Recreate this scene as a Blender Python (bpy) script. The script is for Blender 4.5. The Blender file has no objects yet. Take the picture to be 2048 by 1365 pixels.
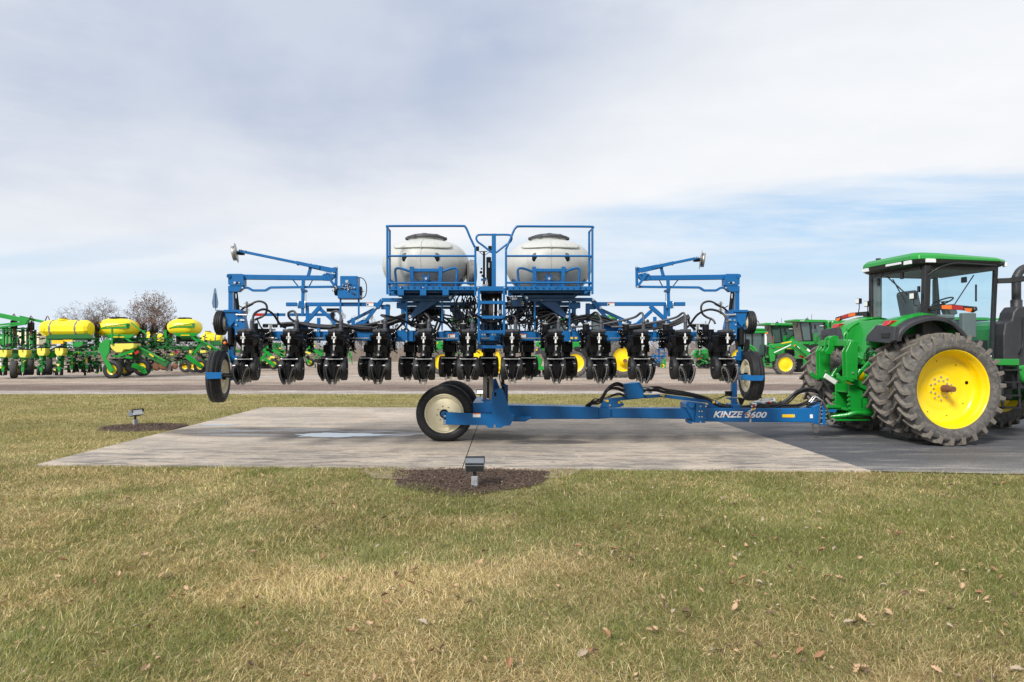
import bpy, math, random
import numpy as np
from mathutils import Vector, Matrix
random.seed(7)
R = math.radians
pi = math.pi
SC = bpy.context.scene
COL = SC.collection
F = 1365.0          # focal length in pixels of a 2048 wide frame
EYE = 1.785         # height of the camera
HY = 697.0          # row of the horizon

# ------------------------------------------------------------------ camera
cd = bpy.data.cameras.new('camera'); cam = bpy.data.objects.new('camera', cd); COL.objects.link(cam)
cam.location = (0, 0, EYE); cam.rotation_euler = (R(90), 0, 0)
cd.sensor_width = 36.0; cd.lens = 36.0 * F / 2048.0
cd.shift_y = (HY - 682.5) / 2048.0
cd.clip_start = 0.1; cd.clip_end = 6000
SC.camera = cam

# ------------------------------------------------------------------ node helper
class NT:
    def __init__(s, tree): s.t = tree
    def new(s, kind, **kw):
        n = s.t.nodes.new(kind)
        for k, v in kw.items(): setattr(n, k, v)
        return n
    def link(s, a, b): s.t.links.new(a, b)
    def put(s, sock, v):
        if isinstance(v, bpy.types.NodeSocket): s.t.links.new(v, sock)
        else: sock.default_value = v
    def m(s, op, a, b=0.0, c=0.0, clamp=False):
        n = s.new('ShaderNodeMath', operation=op, use_clamp=clamp)
        s.put(n.inputs[0], a); s.put(n.inputs[1], b); s.put(n.inputs[2], c)
        return n.outputs[0]
    def ramp(s, v, lo, hi, a=0.0, b=1.0, smooth=True):
        n = s.new('ShaderNodeMapRange', interpolation_type='SMOOTHSTEP' if smooth else 'LINEAR')
        s.put(n.inputs[0], v); s.put(n.inputs[1], lo); s.put(n.inputs[2], hi); s.put(n.inputs[3], a); s.put(n.inputs[4], b)
        return n.outputs[0]
    def mix(s, f, a, b, mode='MIX'):
        n = s.new('ShaderNodeMix', data_type='RGBA', blend_type=mode)
        s.put(n.inputs[0], f); 
        s.put(n.inputs[6], a if isinstance(a, bpy.types.NodeSocket) else tuple(a)+((1,) if len(a) == 3 else ()))
        s.put(n.inputs[7], b if isinstance(b, bpy.types.NodeSocket) else tuple(b)+((1,) if len(b) == 3 else ()))
        return n.outputs[2]
    def noise(s, vec, scale, detail=3, rough=0.55, dist=0.0):
        n = s.new('ShaderNodeTexNoise'); s.put(n.inputs['Vector'], vec)
        n.inputs['Scale'].default_value = scale; n.inputs['Detail'].default_value = detail
        n.inputs['Roughness'].default_value = rough; n.inputs['Distortion'].default_value = dist
        return n.outputs[0]
    def mapping(s, vec, scale=(1, 1, 1), loc=(0, 0, 0), rot=(0, 0, 0)):
        n = s.new('ShaderNodeMapping'); s.put(n.inputs[0], vec)
        n.inputs['Location'].default_value = loc; n.inputs['Rotation'].default_value = rot; n.inputs['Scale'].default_value = scale
        return n.outputs[0]

def new_mat(name):
    m = bpy.data.materials.new(name); m.use_nodes = True
    t = NT(m.node_tree); b = m.node_tree.nodes['Principled BSDF']
    return m, t, b

MATS = {}
def mat(name, col, rough=0.5, metal=0.0, var=0.10, scale=6.0, dirt=None, dirt_amt=0.0, bump=0.0, bscale=60.0, spec=0.5, coat=0.0, alpha=None):
    m, t, b = new_mat(name)
    co = t.new('ShaderNodeTexCoord').outputs['Object']
    n = t.noise(co, scale, 4, 0.6)
    c2 = tuple(min(1, c * (1 - var)) for c in col); c3 = tuple(min(1, c * (1 + var)) for c in col)
    c = t.mix(n, c2, c3)
    if dirt:
        nd = t.noise(co, scale * 1.7, 6, 0.7, 0.4)
        c = t.mix(t.ramp(nd, 0.62 - 0.35 * dirt_amt, 0.8, 0, min(1, dirt_amt * 1.6)), c, dirt)
    t.link(c, b.inputs['Base Color'])
    t.link(t.ramp(t.noise(co, scale * 2.3, 3), 0.3, 0.7, rough * 0.8, min(1, rough * 1.2)), b.inputs['Roughness'])
    b.inputs['Metallic'].default_value = metal
    b.inputs['Specular IOR Level'].default_value = spec
    b.inputs['Coat Weight'].default_value = coat
    if bump:
        bp = t.new('ShaderNodeBump'); bp.inputs['Strength'].default_value = bump; bp.inputs['Distance'].default_value = 0.01
        t.link(t.noise(co, bscale, 4), bp.inputs['Height']); t.link(bp.outputs[0], b.inputs['Normal'])
    MATS[name] = m
    return m

# ------------------------------------------------------------------ mesh builder
ORG = {}
def _v(p): return Vector(p)
class MB:
    def __init__(s): s.v = []; s.f = []; s.m = []; s.s = []; s.names = []
    def mi(s, name):
        if name not in s.names: s.names.append(name)
        return s.names.index(name)
    def add(s, vs, fs, m, smooth=False):
        o = len(s.v); s.v += [tuple(p) for p in vs]; k = s.mi(m)
        for f in fs: s.f.append([i + o for i in f]); s.m.append(k); s.s.append(smooth)
    def box(s, c, d, m, rz=0.0, M=None, ch=0.0):
        hx, hy, hz = d[0] / 2, d[1] / 2, d[2] / 2
        vs = [Vector((x, y, z)) for z in (-hz, hz) for y in (-hy, hy) for x in (-hx, hx)]
        Q = M if M is not None else Matrix.Rotation(rz, 3, 'Z')
        vs = [Q @ p + _v(c) for p in vs]
        s.add(vs, [(0, 2, 3, 1), (4, 5, 7, 6), (0, 1, 5, 4), (2, 6, 7, 3), (0, 4, 6, 2), (1, 3, 7, 5)], m)
    def bar(s, a, b, w, h, m, up=(0, 0, 1)):
        """rectangular bar from a to b; h measured along 'up', w across"""
        a = _v(a); b = _v(b); d = b - a; L = d.length
        if L < 1e-6: return
        x = d / L; u = _v(up); y = u.cross(x)
        if y.length < 1e-4: y = Vector((0, 1, 0)).cross(x)
        y.normalize(); z = x.cross(y)
        s.box((a + b) / 2, (L, w, h), m, M=Matrix((x, y, z)).transposed())
    def tube(s, pts, r, m, seg=8, cap=True, r2=None, closed=False):
        pts = [_v(p) for p in pts]; n = len(pts)
        if n < 2: return
        vs = []; t0 = (pts[1] - pts[0]).normalized()
        ref = Vector((0, 0, 1)) if abs(t0.z) < 0.9 else Vector((1, 0, 0))
        u = t0.cross(ref).normalized(); prev = t0
        for i, p in enumerate(pts):
            if closed: t = (pts[(i + 1) % n] - pts[i - 1])
            else: t = pts[min(i + 1, n - 1)] - pts[max(i - 1, 0)]
            if t.length < 1e-9: t = prev.copy()
            t.normalize()
            ax = prev.cross(t)
            if ax.length > 1e-6: u = Matrix.Rotation(prev.angle(t), 3, ax.normalized()) @ u
            u = (u - t * u.dot(t)).normalized(); w = t.cross(u); prev = t
            rr = r if r2 is None else r + (r2 - r) * i / (n - 1)
            for k in range(seg):
                a = 2 * pi * k / seg; vs.append(p + (u * math.cos(a) + w * math.sin(a)) * rr)
        fs = []
        for i in range(n if closed else n - 1):
            j = (i + 1) % n
            for k in range(seg):
                k2 = (k + 1) % seg; fs.append((i * seg + k, i * seg + k2, j * seg + k2, j * seg + k))
        s.add(vs, fs, m, True)
        if cap and not closed:
            s.add(vs[:seg], [tuple(range(seg))[::-1]], m); s.add(vs[-seg:], [tuple(range(seg))], m)
    def hose(s, pts, r, m, seg=6, sub=5, closed=False):
        s.tube(spline(pts, sub, closed), r, m, seg, closed=closed)
    def lathe(s, prof, c, axis, m, seg=32, smooth=True, sc=(1, 1), arc=None):
        """prof: list of (radius, offset along axis)"""
        c = _v(c); ax = _v(axis).normalized()
        ref = Vector((0, 0, 1)) if abs(ax.z) < 0.9 else Vector((1, 0, 0))
        u = (ref - ax * ref.dot(ax)).normalized(); w = ax.cross(u)
        vs = []; full = arc is None; ns = seg if full else seg + 1
        for r, h in prof:
            for k in range(ns):
                a = 2 * pi * k / seg if full else arc[0] + (arc[1] - arc[0]) * k / seg
                vs.append(c + ax * h + (u * math.cos(a) * sc[1] + w * math.sin(a) * sc[0]) * r)
        fs = []
        for i in range(len(prof) - 1):
            for k in range(seg):
                k2 = (k + 1) % ns
                fs.append((i * ns + k, (i + 1) * ns + k, (i + 1) * ns + k2, i * ns + k2))
        s.add(vs, fs, m, smooth)
    def cyl(s, a, b, r, m, seg=16, r2=None):
        a = _v(a); b = _v(b); L = (b - a).length; r2 = r if r2 is None else r2
        s.lathe([(r, 0), (r2, L)], a, b - a, m, seg)
        s.lathe([(0.0001, 0), (r, 0)], a, b - a, m, seg, False); s.lathe([(r2, L), (0.0001, L)], a, b - a, m, seg, False)
    def prism(s, poly, fn0, fn1, m):
        """poly: 2-D points; fn0/fn1 map them to the two faces"""
        n = len(poly); A = [_v(fn0(*p)) for p in poly]; B = [_v(fn1(*p)) for p in poly]
        area = sum(poly[i][0] * poly[(i + 1) % n][1] - poly[(i + 1) % n][0] * poly[i][1] for i in range(n))
        f = [tuple(range(n)), tuple(range(2 * n - 1, n - 1, -1))] + [(i, (i + 1) % n + 0, (i + 1) % n + n, i + n)[::-1] for i in range(n)]
        s.add(A + B, f, m)
    def bolt(s, c, d, r, m, h=0.012):
        c = _v(c); d = _v(d).normalized(); s.cyl(c, c + d * h, r, m, 6)
    def sphere(s, c, r, m, seg=12, sc=(1, 1, 1)):
        vs = []; c = _v(c); n = seg // 2
        for i in range(n + 1):
            th = pi * i / n
            for k in range(seg):
                a = 2 * pi * k / seg
                vs.append(c + Vector((math.sin(th) * math.cos(a) * r * sc[0], math.sin(th) * math.sin(a) * r * sc[1], math.cos(th) * r * sc[2])))
        s.add(vs, [(i * seg + k, (i + 1) * seg + k, (i + 1) * seg + (k + 1) % seg, i * seg + (k + 1) % seg) for i in range(n) for k in range(seg)], m, True)
    def move(s, d, rz=0.0, start=0):
        Q = Matrix.Rotation(rz, 3, 'Z')
        s.v[start:] = [tuple(Q @ _v(p) + _v(d)) for p in s.v[start:]]
    def build(s, name, parent=None, at=None, bevel=0.0, label=None, recalc=True):
        me = bpy.data.meshes.new(name)
        if at is None: at = ORG.get(parent.name, Vector()) if parent else Vector()
        at = _v(at)
        me.from_pydata([tuple(_v(p) - at) for p in s.v], [], s.f)
        for nme in s.names: me.materials.append(MATS[nme])
        me.polygons.foreach_set('material_index', s.m); me.polygons.foreach_set('use_smooth', s.s)
        if recalc:
            import bmesh
            bm = bmesh.new(); bm.from_mesh(me); bmesh.ops.recalc_face_normals(bm, faces=bm.faces); bm.to_mesh(me); bm.free()
        me.update()
        o = bpy.data.objects.new(name, me); COL.objects.link(o)
        ORG[o.name] = at
        if parent: o.parent = parent; o.location = at - ORG.get(parent.name, Vector())
        else: o.location = at
        if bevel:
            b = o.modifiers.new('bevel', 'BEVEL'); b.width = bevel; b.segments = 1; b.limit_method = 'ANGLE'; b.angle_limit = R(40)
        if label: o['label'] = label
        return o

def spline(pts, sub=5, closed=False):
    P = [_v(p) for p in pts]; n = len(P); out = []
    rng = range(n) if closed else range(n - 1)
    for i in rng:
        if closed: a, b, c, d = P[i - 1], P[i], P[(i + 1) % n], P[(i + 2) % n]
        else: a, b, c, d = P[max(i - 1, 0)], P[i], P[i + 1], P[min(i + 2, n - 1)]
        for k in range(sub):
            t = k / sub
            out.append(0.5 * ((2 * b) + (c - a) * t + (2 * a - 5 * b + 4 * c - d) * t * t + (3 * b - a - 3 * c + d) * t ** 3))
    if not closed: out.append(P[-1])
    return out

def tag(o, label=None, cat=None, group=None, kind=None):
    if label: o['label'] = label
    if cat: o['category'] = cat
    if group: o['group'] = group
    if kind: o['kind'] = kind
    return o
def empty(name, loc=(0, 0, 0), rz=0.0, org=None):
    o = bpy.data.objects.new(name, None); COL.objects.link(o); o.location = loc; o.rotation_euler = (0, 0, rz)
    o.empty_display_size = 0.2
    ORG[o.name] = Vector(loc) if org is None else Vector(org)
    return o
def copy_tree(o, parent=None):
    c = o.copy(); COL.objects.link(c); ORG[c.name] = ORG.get(o.name, Vector())
    if parent: c.parent = parent
    for ch in list(o.children): copy_tree(ch, c)
    return c
def text_mesh(name, body, size, at, parent, m, rot=(R(90), 0, 0), shear=0.0, bold=0.0, depth=0.002, width=None, align='CENTER', mb=None, height=None):
    """raised lettering, centred on 'at'"""
    cu = bpy.data.curves.new(name, 'FONT'); cu.body = body; cu.size = size; cu.shear = shear; cu.offset = bold; cu.extrude = depth
    cu.align_x = 'CENTER'; cu.align_y = 'CENTER'; cu.resolution_u = 3
    to = bpy.data.objects.new(name, cu); COL.objects.link(to)
    bpy.context.view_layer.update()
    me = bpy.data.meshes.new_from_object(to.evaluated_get(bpy.context.evaluated_depsgraph_get()))
    bpy.data.objects.remove(to); bpy.data.curves.remove(cu)
    n = len(me.vertices); co = np.empty(n * 3); me.vertices.foreach_get('co', co); co = co.reshape(-1, 3)
    lo, hi = co.min(0), co.max(0); c = (lo + hi) / 2; c[2] = 0
    co = co - c
    if width: co[:, 0] *= width / (hi[0] - lo[0])
    if height: co[:, 1] *= height / (hi[1] - lo[1])
    me.vertices.foreach_set('co', co.ravel()); me.materials.clear(); me.materials.append(MATS[m]); me.update()
    me.name = name
    o = bpy.data.objects.new(name, me); COL.objects.link(o)
    ORG[o.name] = _v(at); o.parent = parent; o.location = _v(at) - ORG.get(parent.name, Vector()); o.rotation_euler = rot
    return o
# ------------------------------------------------------------------ light and sky
SUN_EL, SUN_AZ = R(38), R(215)      # azimuth clockwise from +Y
w = bpy.data.worlds.new('World'); SC.world = w; w.use_nodes = True
t = NT(w.node_tree); bg = w.node_tree.nodes['Background']
sky = t.new('ShaderNodeTexSky', sky_type='NISHITA'); sky.sun_disc = False
sky.sun_elevation = SUN_EL; sky.sun_rotation = SUN_AZ; sky.air_density = 1.3; sky.dust_density = 1.2; sky.ozone_density = 1.2
gen = t.new('ShaderNodeTexCoord').outputs['Generated']
sep = t.new('ShaderNodeSeparateXYZ'); t.link(gen, sep.inputs[0]); X, Y, Z = sep.outputs
az = t.m('ARCTAN2', X, Y); el = t.m('ARCSINE', Z)
cmb = t.new('ShaderNodeCombineXYZ'); t.link(az, cmb.inputs[0]); t.link(el, cmb.inputs[1]); ae = cmb.outputs[0]
def S(px): return math.atan((px - 1024) / F)
def E(py): return math.atan((HY - py) / F)
warp = t.noise(t.mapping(ae, (1.6, 3.4, 1)), 1.6, 6, 0.62)
warp2 = t.noise(t.mapping(ae, (1.0, 6.0, 1), (3.1, 1.7, 0), (0, 0, R(-10))), 2.6, 7, 0.62)
w1 = t.m('SUBTRACT', warp, 0.5); w2 = t.m('SUBTRACT', warp2, 0.5)
# elevation of the lower rim of the grey sheet: a line rising from left to right
line = t.m('ADD', t.m('MULTIPLY', az, 0.20), E(330))
d = t.m('ADD', t.m('SUBTRACT', el, line), t.m('MULTIPLY', w1, 0.16))
d = t.m('ADD', d, t.m('MULTIPLY', w2, 0.05))
grey = t.ramp(d, -0.08, 0.16)
grey = t.m('MULTIPLY', grey, t.ramp(t.m('ADD', az, t.m('MULTIPLY', w1, 0.5)), 0.42, -0.18, 0.22, 1.0))
grey = t.m('MULTIPLY', grey, t.ramp(t.m('ADD', az, t.m('MULTIPLY', w2, 0.3)), -0.80, -0.45, 0.45, 1.0))
soft = t.noise(t.mapping(ae, (1.5, 2.2, 1), (0.3, 5, 0)), 1.4, 5, 0.55)
grey = t.m('MULTIPLY', grey, t.ramp(soft, 0.3, 0.65, 0.65, 1.05))
band = t.m('MULTIPLY', t.ramp(el, E(520), E(430)), t.ramp(el, E(300), E(400), 0, 1))
cl = t.mix(grey, (7.5, 7.65, 7.9), (3.75, 4.4, 5.75))
low = t.ramp(el, E(470), E(600), 0, 1)
cl = t.mix(t.m('MULTIPLY', low, 0.75), cl, (5.9, 6.85, 7.85))
# blue openings on the right between the sheet and the horizon
elg = t.m('ARCTAN2', Z, t.m('MAXIMUM', Y, 0.05))
strv = t.new('ShaderNodeCombineXYZ'); t.link(az, strv.inputs[0]); t.link(elg, strv.inputs[1]); strv = strv.outputs[0]
def gap(px, py, wx, wy, tilt=0.0):
    a = t.m('SUBTRACT', az, S(px)); e = t.m('SUBTRACT', elg, E(py))
    e = t.m('SUBTRACT', e, t.m('MULTIPLY', a, tilt))
    a = t.m('DIVIDE', a, wx / F); e = t.m('DIVIDE', t.m('ADD', e, t.m('MULTIPLY', w2, 0.055)), wy / F)
    q = t.m('ADD', t.m('MULTIPLY', a, a), t.m('MULTIPLY', e, e))
    return t.ramp(q, 1.3, 0.0)
g = gap(1720, 440, 600, 78, 0.03)
g = t.m('MAXIMUM', g, t.m('MULTIPLY', gap(2000, 400, 380, 60, 0.04), 0.95))
g = t.m('MAXIMUM', g, t.m('MULTIPLY', gap(1500, 520, 760, 62, 0.02), 0.68))
g = t.m('MAXIMUM', g, t.m('MULTIPLY', gap(820, 560, 660, 55, 0.0), 0.48))
g = t.m('MAXIMUM', g, t.m('MULTIPLY', gap(1780, 590, 350, 22, 0.0), 0.45))
g = t.m('MAXIMUM', g, t.m('MULTIPLY', gap(1500, 600, 300, 18, 0.0), 0.30))
g = t.m('MAXIMUM', g, t.m('MULTIPLY', gap(180, 500, 300, 24, 0.2), 0.30))
streak = t.noise(t.mapping(strv, (0.6, 5.5, 1), (1, 9, 0), (0, 0, R(-3))), 3.2, 6, 0.62, 0.3)
g = t.m('MULTIPLY', g, t.ramp(streak, 0.36, 0.66, 0.95, 0.35))
g = t.m('MULTIPLY', g, t.ramp(Y, -0.1, 0.2))      # overcast behind the viewer
g = t.m('MAXIMUM', g, 0.0)
blue = t.mix(0.65, sky.outputs[0], (2.3, 4.9, 8.2))
c = t.mix(g, cl, blue)
fine = t.noise(t.mapping(ae, (2.5, 7.0, 1), (7, 2, 0), (0, 0, R(-12))), 3.0, 8, 0.6)
c = t.mix(1.0, c, t.mix(fine, (0.93, 0.94, 0.95), (1.06, 1.05, 1.04)), 'MULTIPLY')
c = t.mix(t.ramp(Z, -0.01, -0.06), c, (1.6, 1.5, 1.3))
t.link(c, bg.inputs[0]); bg.inputs[1].default_value = 0.084
w.cycles.sampling_method = 'MANUAL' if hasattr(w.cycles, 'sampling_method') else 'AUTOMATIC'
try: w.cycles.sample_map_resolution = 512
except Exception: pass

sl = bpy.data.lights.new('sun', 'SUN'); sun = bpy.data.objects.new('sun', sl); COL.objects.link(sun)
sl.energy = 2.9; sl.angle = R(14); sl.color = (1.0, 0.95, 0.88)
sd = Vector((math.sin(SUN_AZ) * math.cos(SUN_EL), math.cos(SUN_AZ) * math.cos(SUN_EL), math.sin(SUN_EL)))
sun.rotation_euler = sd.to_track_quat('Z', 'Y').to_euler(); sun.location = sd * 50
SC.view_settings.view_transform = 'Standard'; SC.view_settings.look = 'None'
SC.view_settings.exposure = 0.55; SC.view_settings.gamma = 1.0
SC.cycles.use_denoising = True
SC.cycles.max_bounces = 6; SC.cycles.transparent_max_bounces = 12
try: SC.cycles.use_fast_gi = False
except Exception: pass

# ------------------------------------------------------------------ ground surfaces
def ground_mat(name, build):
    m, t, b = new_mat(name); co = t.new('ShaderNodeTexCoord').outputs['Object']; build(t, b, co); MATS[name] = m; return m
def bump_to(t, b, h, strength, dist):
    bp = t.new('ShaderNodeBump'); bp.inputs['Strength'].default_value = strength; bp.inputs['Distance'].default_value = dist
    t.link(h, bp.inputs['Height']); t.link(bp.outputs[0], b.inputs['Normal'])

PAD = [(-7.30, 10.44), (5.22, 9.93), (4.86, 20.3), (-7.52, 20.7)]
def g_field(t, b, co):
    n = t.noise(co, 0.15, 6, 0.7); c = t.mix(t.ramp(n, 0.35, 0.65), (0.20, 0.155, 0.10), (0.30, 0.25, 0.17))
    c = t.mix(t.ramp(t.noise(co, 2.2, 6, 0.75), 0.4, 0.75), c, (0.12, 0.10, 0.06)); t.link(c, b.inputs[0]); b.inputs['Roughness'].default_value = 1
    bump_to(t, b, t.noise(co, 3, 6, 0.8), 0.6, 0.3)
ground_mat('field_soil', g_field)
def sheet(name, pts, z, m, sub=None):
    mb = MB(); mb.add([(x, y, z) for x, y in pts], [tuple(range(len(pts)))], m); o = mb.build(name, recalc=False)
    return o
o = sheet('ground', [(-1500, -60), (1500, -60), (1500, 3000), (-1500, 3000)], -0.06, 'field_soil'); tag(o, 'flat brown field reaching the horizon', 'ground', kind='structure')

def g_gravel(t, b, co):
    st = t.mapping(co, (0.12, 1.0, 1))
    n1 = t.noise(st, 0.55, 6, 0.65, 0.3); n2 = t.noise(co, 9, 6, 0.8); n3 = t.noise(co, 0.35, 5, 0.6)
    sepn = t.new('ShaderNodeSeparateXYZ'); t.link(co, sepn.inputs[0]); y = sepn.outputs[1]
    c = t.mix(t.ramp(n1, 0.33, 0.66), (0.26, 0.205, 0.165), (0.40, 0.33, 0.275))
    c = t.mix(t.ramp(t.noise(st, 1.6, 7, 0.75), 0.55, 0.75, 0, 0.8), c, (0.45, 0.40, 0.36))
    yw = t.m('ADD', y, t.m('MULTIPLY', t.m('SUBTRACT', n3, 0.5), 3.0))
    dark = t.m('MULTIPLY', t.ramp(yw, 28.6, 30.0), t.ramp(yw, 35.5, 33.0))
    c = t.mix(t.m('MULTIPLY', dark, t.ramp(n1, 0.2, 0.6, 0.5, 0.95)), c, (0.15, 0.112, 0.095))
    c = t.mix(t.m('MULTIPLY', t.ramp(yw, 29.6, 28.6), t.ramp(n1, 0.3, 0.6, 0.25, 0.75)), c, (0.38, 0.355, 0.34))
    lime = t.m('MULTIPLY', t.ramp(yw, 41.0, 42.0), t.ramp(yw, 47, 44))
    c = t.mix(t.m('MULTIPLY', lime, t.ramp(n1, 0.4, 0.6, 0.1, 0.7)), c, (0.44, 0.42, 0.40))
    c = t.mix(1.0, c, t.mix(t.ramp(n2, 0.32, 0.68), (0.66, 0.66, 0.66), (1.34, 1.34, 1.34)), 'MULTIPLY')
    n6 = t.noise(t.mapping(co, (0.35, 1, 1)), 1.6, 9, 0.8); c = t.mix(1.0, c, t.mix(t.ramp(n6, 0.34, 0.66), (0.72, 0.71, 0.70), (1.26, 1.27, 1.28)), 'MULTIPLY')
    vo = t.new('ShaderNodeTexVoronoi'); vo.inputs['Scale'].default_value = 26; t.link(co, vo.inputs['Vector'])
    c = t.mix(t.ramp(vo.outputs['Distance'], 0.12, 0.05, 0, 0.5), c, (0.5, 0.47, 0.44))
    t.link(c, b.inputs[0]); b.inputs['Roughness'].default_value = 0.95; b.inputs['Specular IOR Level'].default_value = 0.2
    bump_to(t, b, t.m('ADD', n2, t.m('MULTIPLY', n1, 3)), 0.5, 0.04)
ground_mat('gravel', g_gravel)
o = sheet('gravel_lot', [(-140, 27.0), (160, 26.6), (160, 92), (-140, 92)], -0.030, 'gravel'); tag(o, 'brown and grey gravel yard behind the lawn', 'gravel yard', kind='structure')

def lawn_color(t, co):
    big = t.noise(co, 0.28, 4, 0.6); mid = t.noise(co, 1.3, 5, 0.65); fin = t.noise(co, 14, 4, 0.7)
    c = t.mix(t.ramp(t.m('ADD', t.m('MULTIPLY', big, 0.5), t.m('MULTIPLY', mid, 0.5)), 0.40, 0.60), (0.20, 0.20, 0.08), (0.36, 0.30, 0.16))
    c = t.mix(t.ramp(fin, 0.45, 0.75, 0, 0.6), c, (0.42, 0.35, 0.19))
    return t.mix(t.ramp(fin, 0.45, 0.25, 0, 0.5), c, (0.07, 0.075, 0.03)), fin
def g_lawn(t, b, co):
    c, fin = lawn_color(t, co); t.link(c, b.inputs[0]); b.inputs['Roughness'].default_value = 1; b.inputs['Specular IOR Level'].default_value = 0.1
    bump_to(t, b, t.noise(co, 24, 5, 0.8), 0.8, 0.05)
ground_mat('turf', g_lawn)
LAWN = [(-90, -10), (90, -10), (90, 26.7), (-90, 27.1)]
o = sheet('lawn', LAWN, -0.022, 'turf'); tag(o, 'flat lawn of green and straw coloured turf', 'lawn', kind='structure')

def g_conc(t, b, co):
    st = t.mapping(co, (0.22, 1.0, 1), rot=(0, 0, R(2)))
    n1 = t.noise(co, 0.45, 5, 0.6); n2 = t.noise(st, 1.6, 7, 0.7, 0.4); n3 = t.noise(co, 40, 4, 0.75); n4 = t.noise(st, 5.5, 8, 0.75, 0.8)
    c = t.mix(t.ramp(n1, 0.35, 0.65), (0.38, 0.325, 0.268), (0.51, 0.437, 0.36))
    sp = t.new('ShaderNodeSeparateXYZ'); t.link(co, sp.inputs[0]); x, y = sp.outputs[0], sp.outputs[1]
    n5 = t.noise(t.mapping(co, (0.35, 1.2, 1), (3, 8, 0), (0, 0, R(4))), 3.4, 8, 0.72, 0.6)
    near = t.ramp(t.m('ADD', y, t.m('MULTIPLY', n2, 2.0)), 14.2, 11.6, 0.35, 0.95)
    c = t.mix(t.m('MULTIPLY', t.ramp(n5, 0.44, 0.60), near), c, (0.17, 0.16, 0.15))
    c = t.mix(t.m('MULTIPLY', t.ramp(n2, 0.52, 0.40), 0.45), c, (0.24, 0.225, 0.21))
    c = t.mix(t.ramp(n4, 0.56, 0.68, 0, 0.8), c, (0.56, 0.50, 0.42))
    # faint arcs left by turning tyres, hairline cracks
    wv = t.new('ShaderNodeTexWave', wave_type='RINGS'); wv.inputs['Scale'].default_value = 0.55; wv.inputs['Distortion'].default_value = 2.5; wv.inputs['Detail'].default_value = 3; t.link(t.mapping(co, (1, 1.6, 1), (9, -9, 0)), wv.inputs['Vector'])
    c = t.mix(t.m('MULTIPLY', t.ramp(wv.outputs['Fac'], 0.86, 0.98, 0, 0.5), t.ramp(n1, 0.45, 0.6)), c, (0.52, 0.46, 0.39))
    g1 = t.noise(t.mapping(co, (0.5, 1, 1)), 11, 8, 0.8); c = t.mix(1.0, c, t.mix(t.ramp(g1, 0.3, 0.7, smooth=False), (0.74, 0.74, 0.75), (1.22, 1.21, 1.19)), 'MULTIPLY')
    # wet strip left of the wheel with a dark rim
    def blob(cx, cy, rx, ry, rot=0.0):
        dx = t.m('SUBTRACT', x, cx); dy = t.m('SUBTRACT', y, cy)
        if rot:
            dx, dy = t.m('ADD', t.m('MULTIPLY', dx, math.cos(rot)), t.m('MULTIPLY', dy, math.sin(rot))), t.m('SUBTRACT', t.m('MULTIPLY', dy, math.cos(rot)), t.m('MULTIPLY', dx, math.sin(rot)))
        q = t.m('ADD', t.m('POWER', t.m('ABSOLUTE', t.m('DIVIDE', dx, rx)), 2.0), t.m('POWER', t.m('ABSOLUTE', t.m('DIVIDE', dy, ry)), 2.0))
        return t.m('ADD', q, t.m('MULTIPLY', t.m('SUBTRACT', n2, 0.5), 1.3))
    w = blob(-5.3, 14.6, 1.9, 0.75); w = t.m('MINIMUM', w, blob(-3.3, 14.2, 1.45, 0.62)); w = t.m('MINIMUM', w, blob(-1.9, 14.3, 0.5, 0.22)); w = t.m('MINIMUM', w, blob(0.75, 12.95, 0.75, 0.28))
    wet = t.ramp(w, 1.25, 0.75)
    rim = t.m('MULTIPLY', t.ramp(w, 1.8, 1.05), 0.6)
    c = t.mix(rim, c, (0.15, 0.115, 0.08)); c = t.mix(t.m('MULTIPLY', wet, 0.85), c, (0.07, 0.052, 0.038))
    ru = t.m('MULTIPLY', t.ramp(blob(-4.0, 17.2, 0.9, 0.5), 1.1, 0.5), t.ramp(t.noise(st, 6, 4), 0.5, 0.62)); c = t.mix(t.m('MULTIPLY', ru, 0.7), c, (0.40, 0.20, 0.07))
    # darker patch under the mast and the tongue
    under_dark = t.ramp(blob(1.0, 13.7, 2.6, 1.1), 1.4, 0.3, 0, 0.35); c = t.mix(under_dark, c, (0.16, 0.15, 0.14))
    # lighter brushed skid marks
    sk = t.noise(t.mapping(co, (2.0, 0.5, 1), rot=(0, 0, R(-40))), 2.2, 6, 0.6)
    c = t.mix(t.m('MULTIPLY', t.ramp(sk, 0.64, 0.70, 0, 0.5), t.ramp(y, 13.5, 11.5)), c, (0.52, 0.46, 0.38))
    c = t.mix(1.0, c, t.mix(t.ramp(n3, 0.3, 0.7), (0.78, 0.78, 0.78), (1.2, 1.2, 1.2)), 'MULTIPLY')
    t.link(c, b.inputs[0]); t.link(t.m('MAXIMUM', t.ramp(w, 0.6, 1.2, 0.0, 0.9), t.ramp(t.noise(st, 2.4, 5, 0.6), 0.42, 0.62, 0.22, 0.62)), b.inputs['Roughness']); b.inputs['Specular IOR Level'].default_value = 0.35
    bump_to(t, b, t.m('ADD', n3, n4), 0.25, 0.01)
ground_mat('concrete', g_conc)
mb = MB()
def side(pts, z0, z1, mb, m):
    n = len(pts); vs = [(x, y, z0) for x, y in pts] + [(x, y, z1) for x, y in pts]
    mb.add(vs, [tuple(range(n, 2 * n))] + [(i, (i + 1) % n, (i + 1) % n + n, i + n) for i in range(n)], m)
JX = -0.74                                        # saw-cut joint across the slab
a0 = (JX - 0.008, 10.17); b0 = (JX - 0.10 - 0.008, 20.48); a1 = (JX + 0.008, 10.17); b1 = (JX - 0.10 + 0.008, 20.48)
side([PAD[0], a0, b0, PAD[3]], -0.08, 0.004, mb, 'concrete'); side([a1, PAD[1], PAD[2], b1], -0.08, 0.004, mb, 'concrete')
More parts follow.
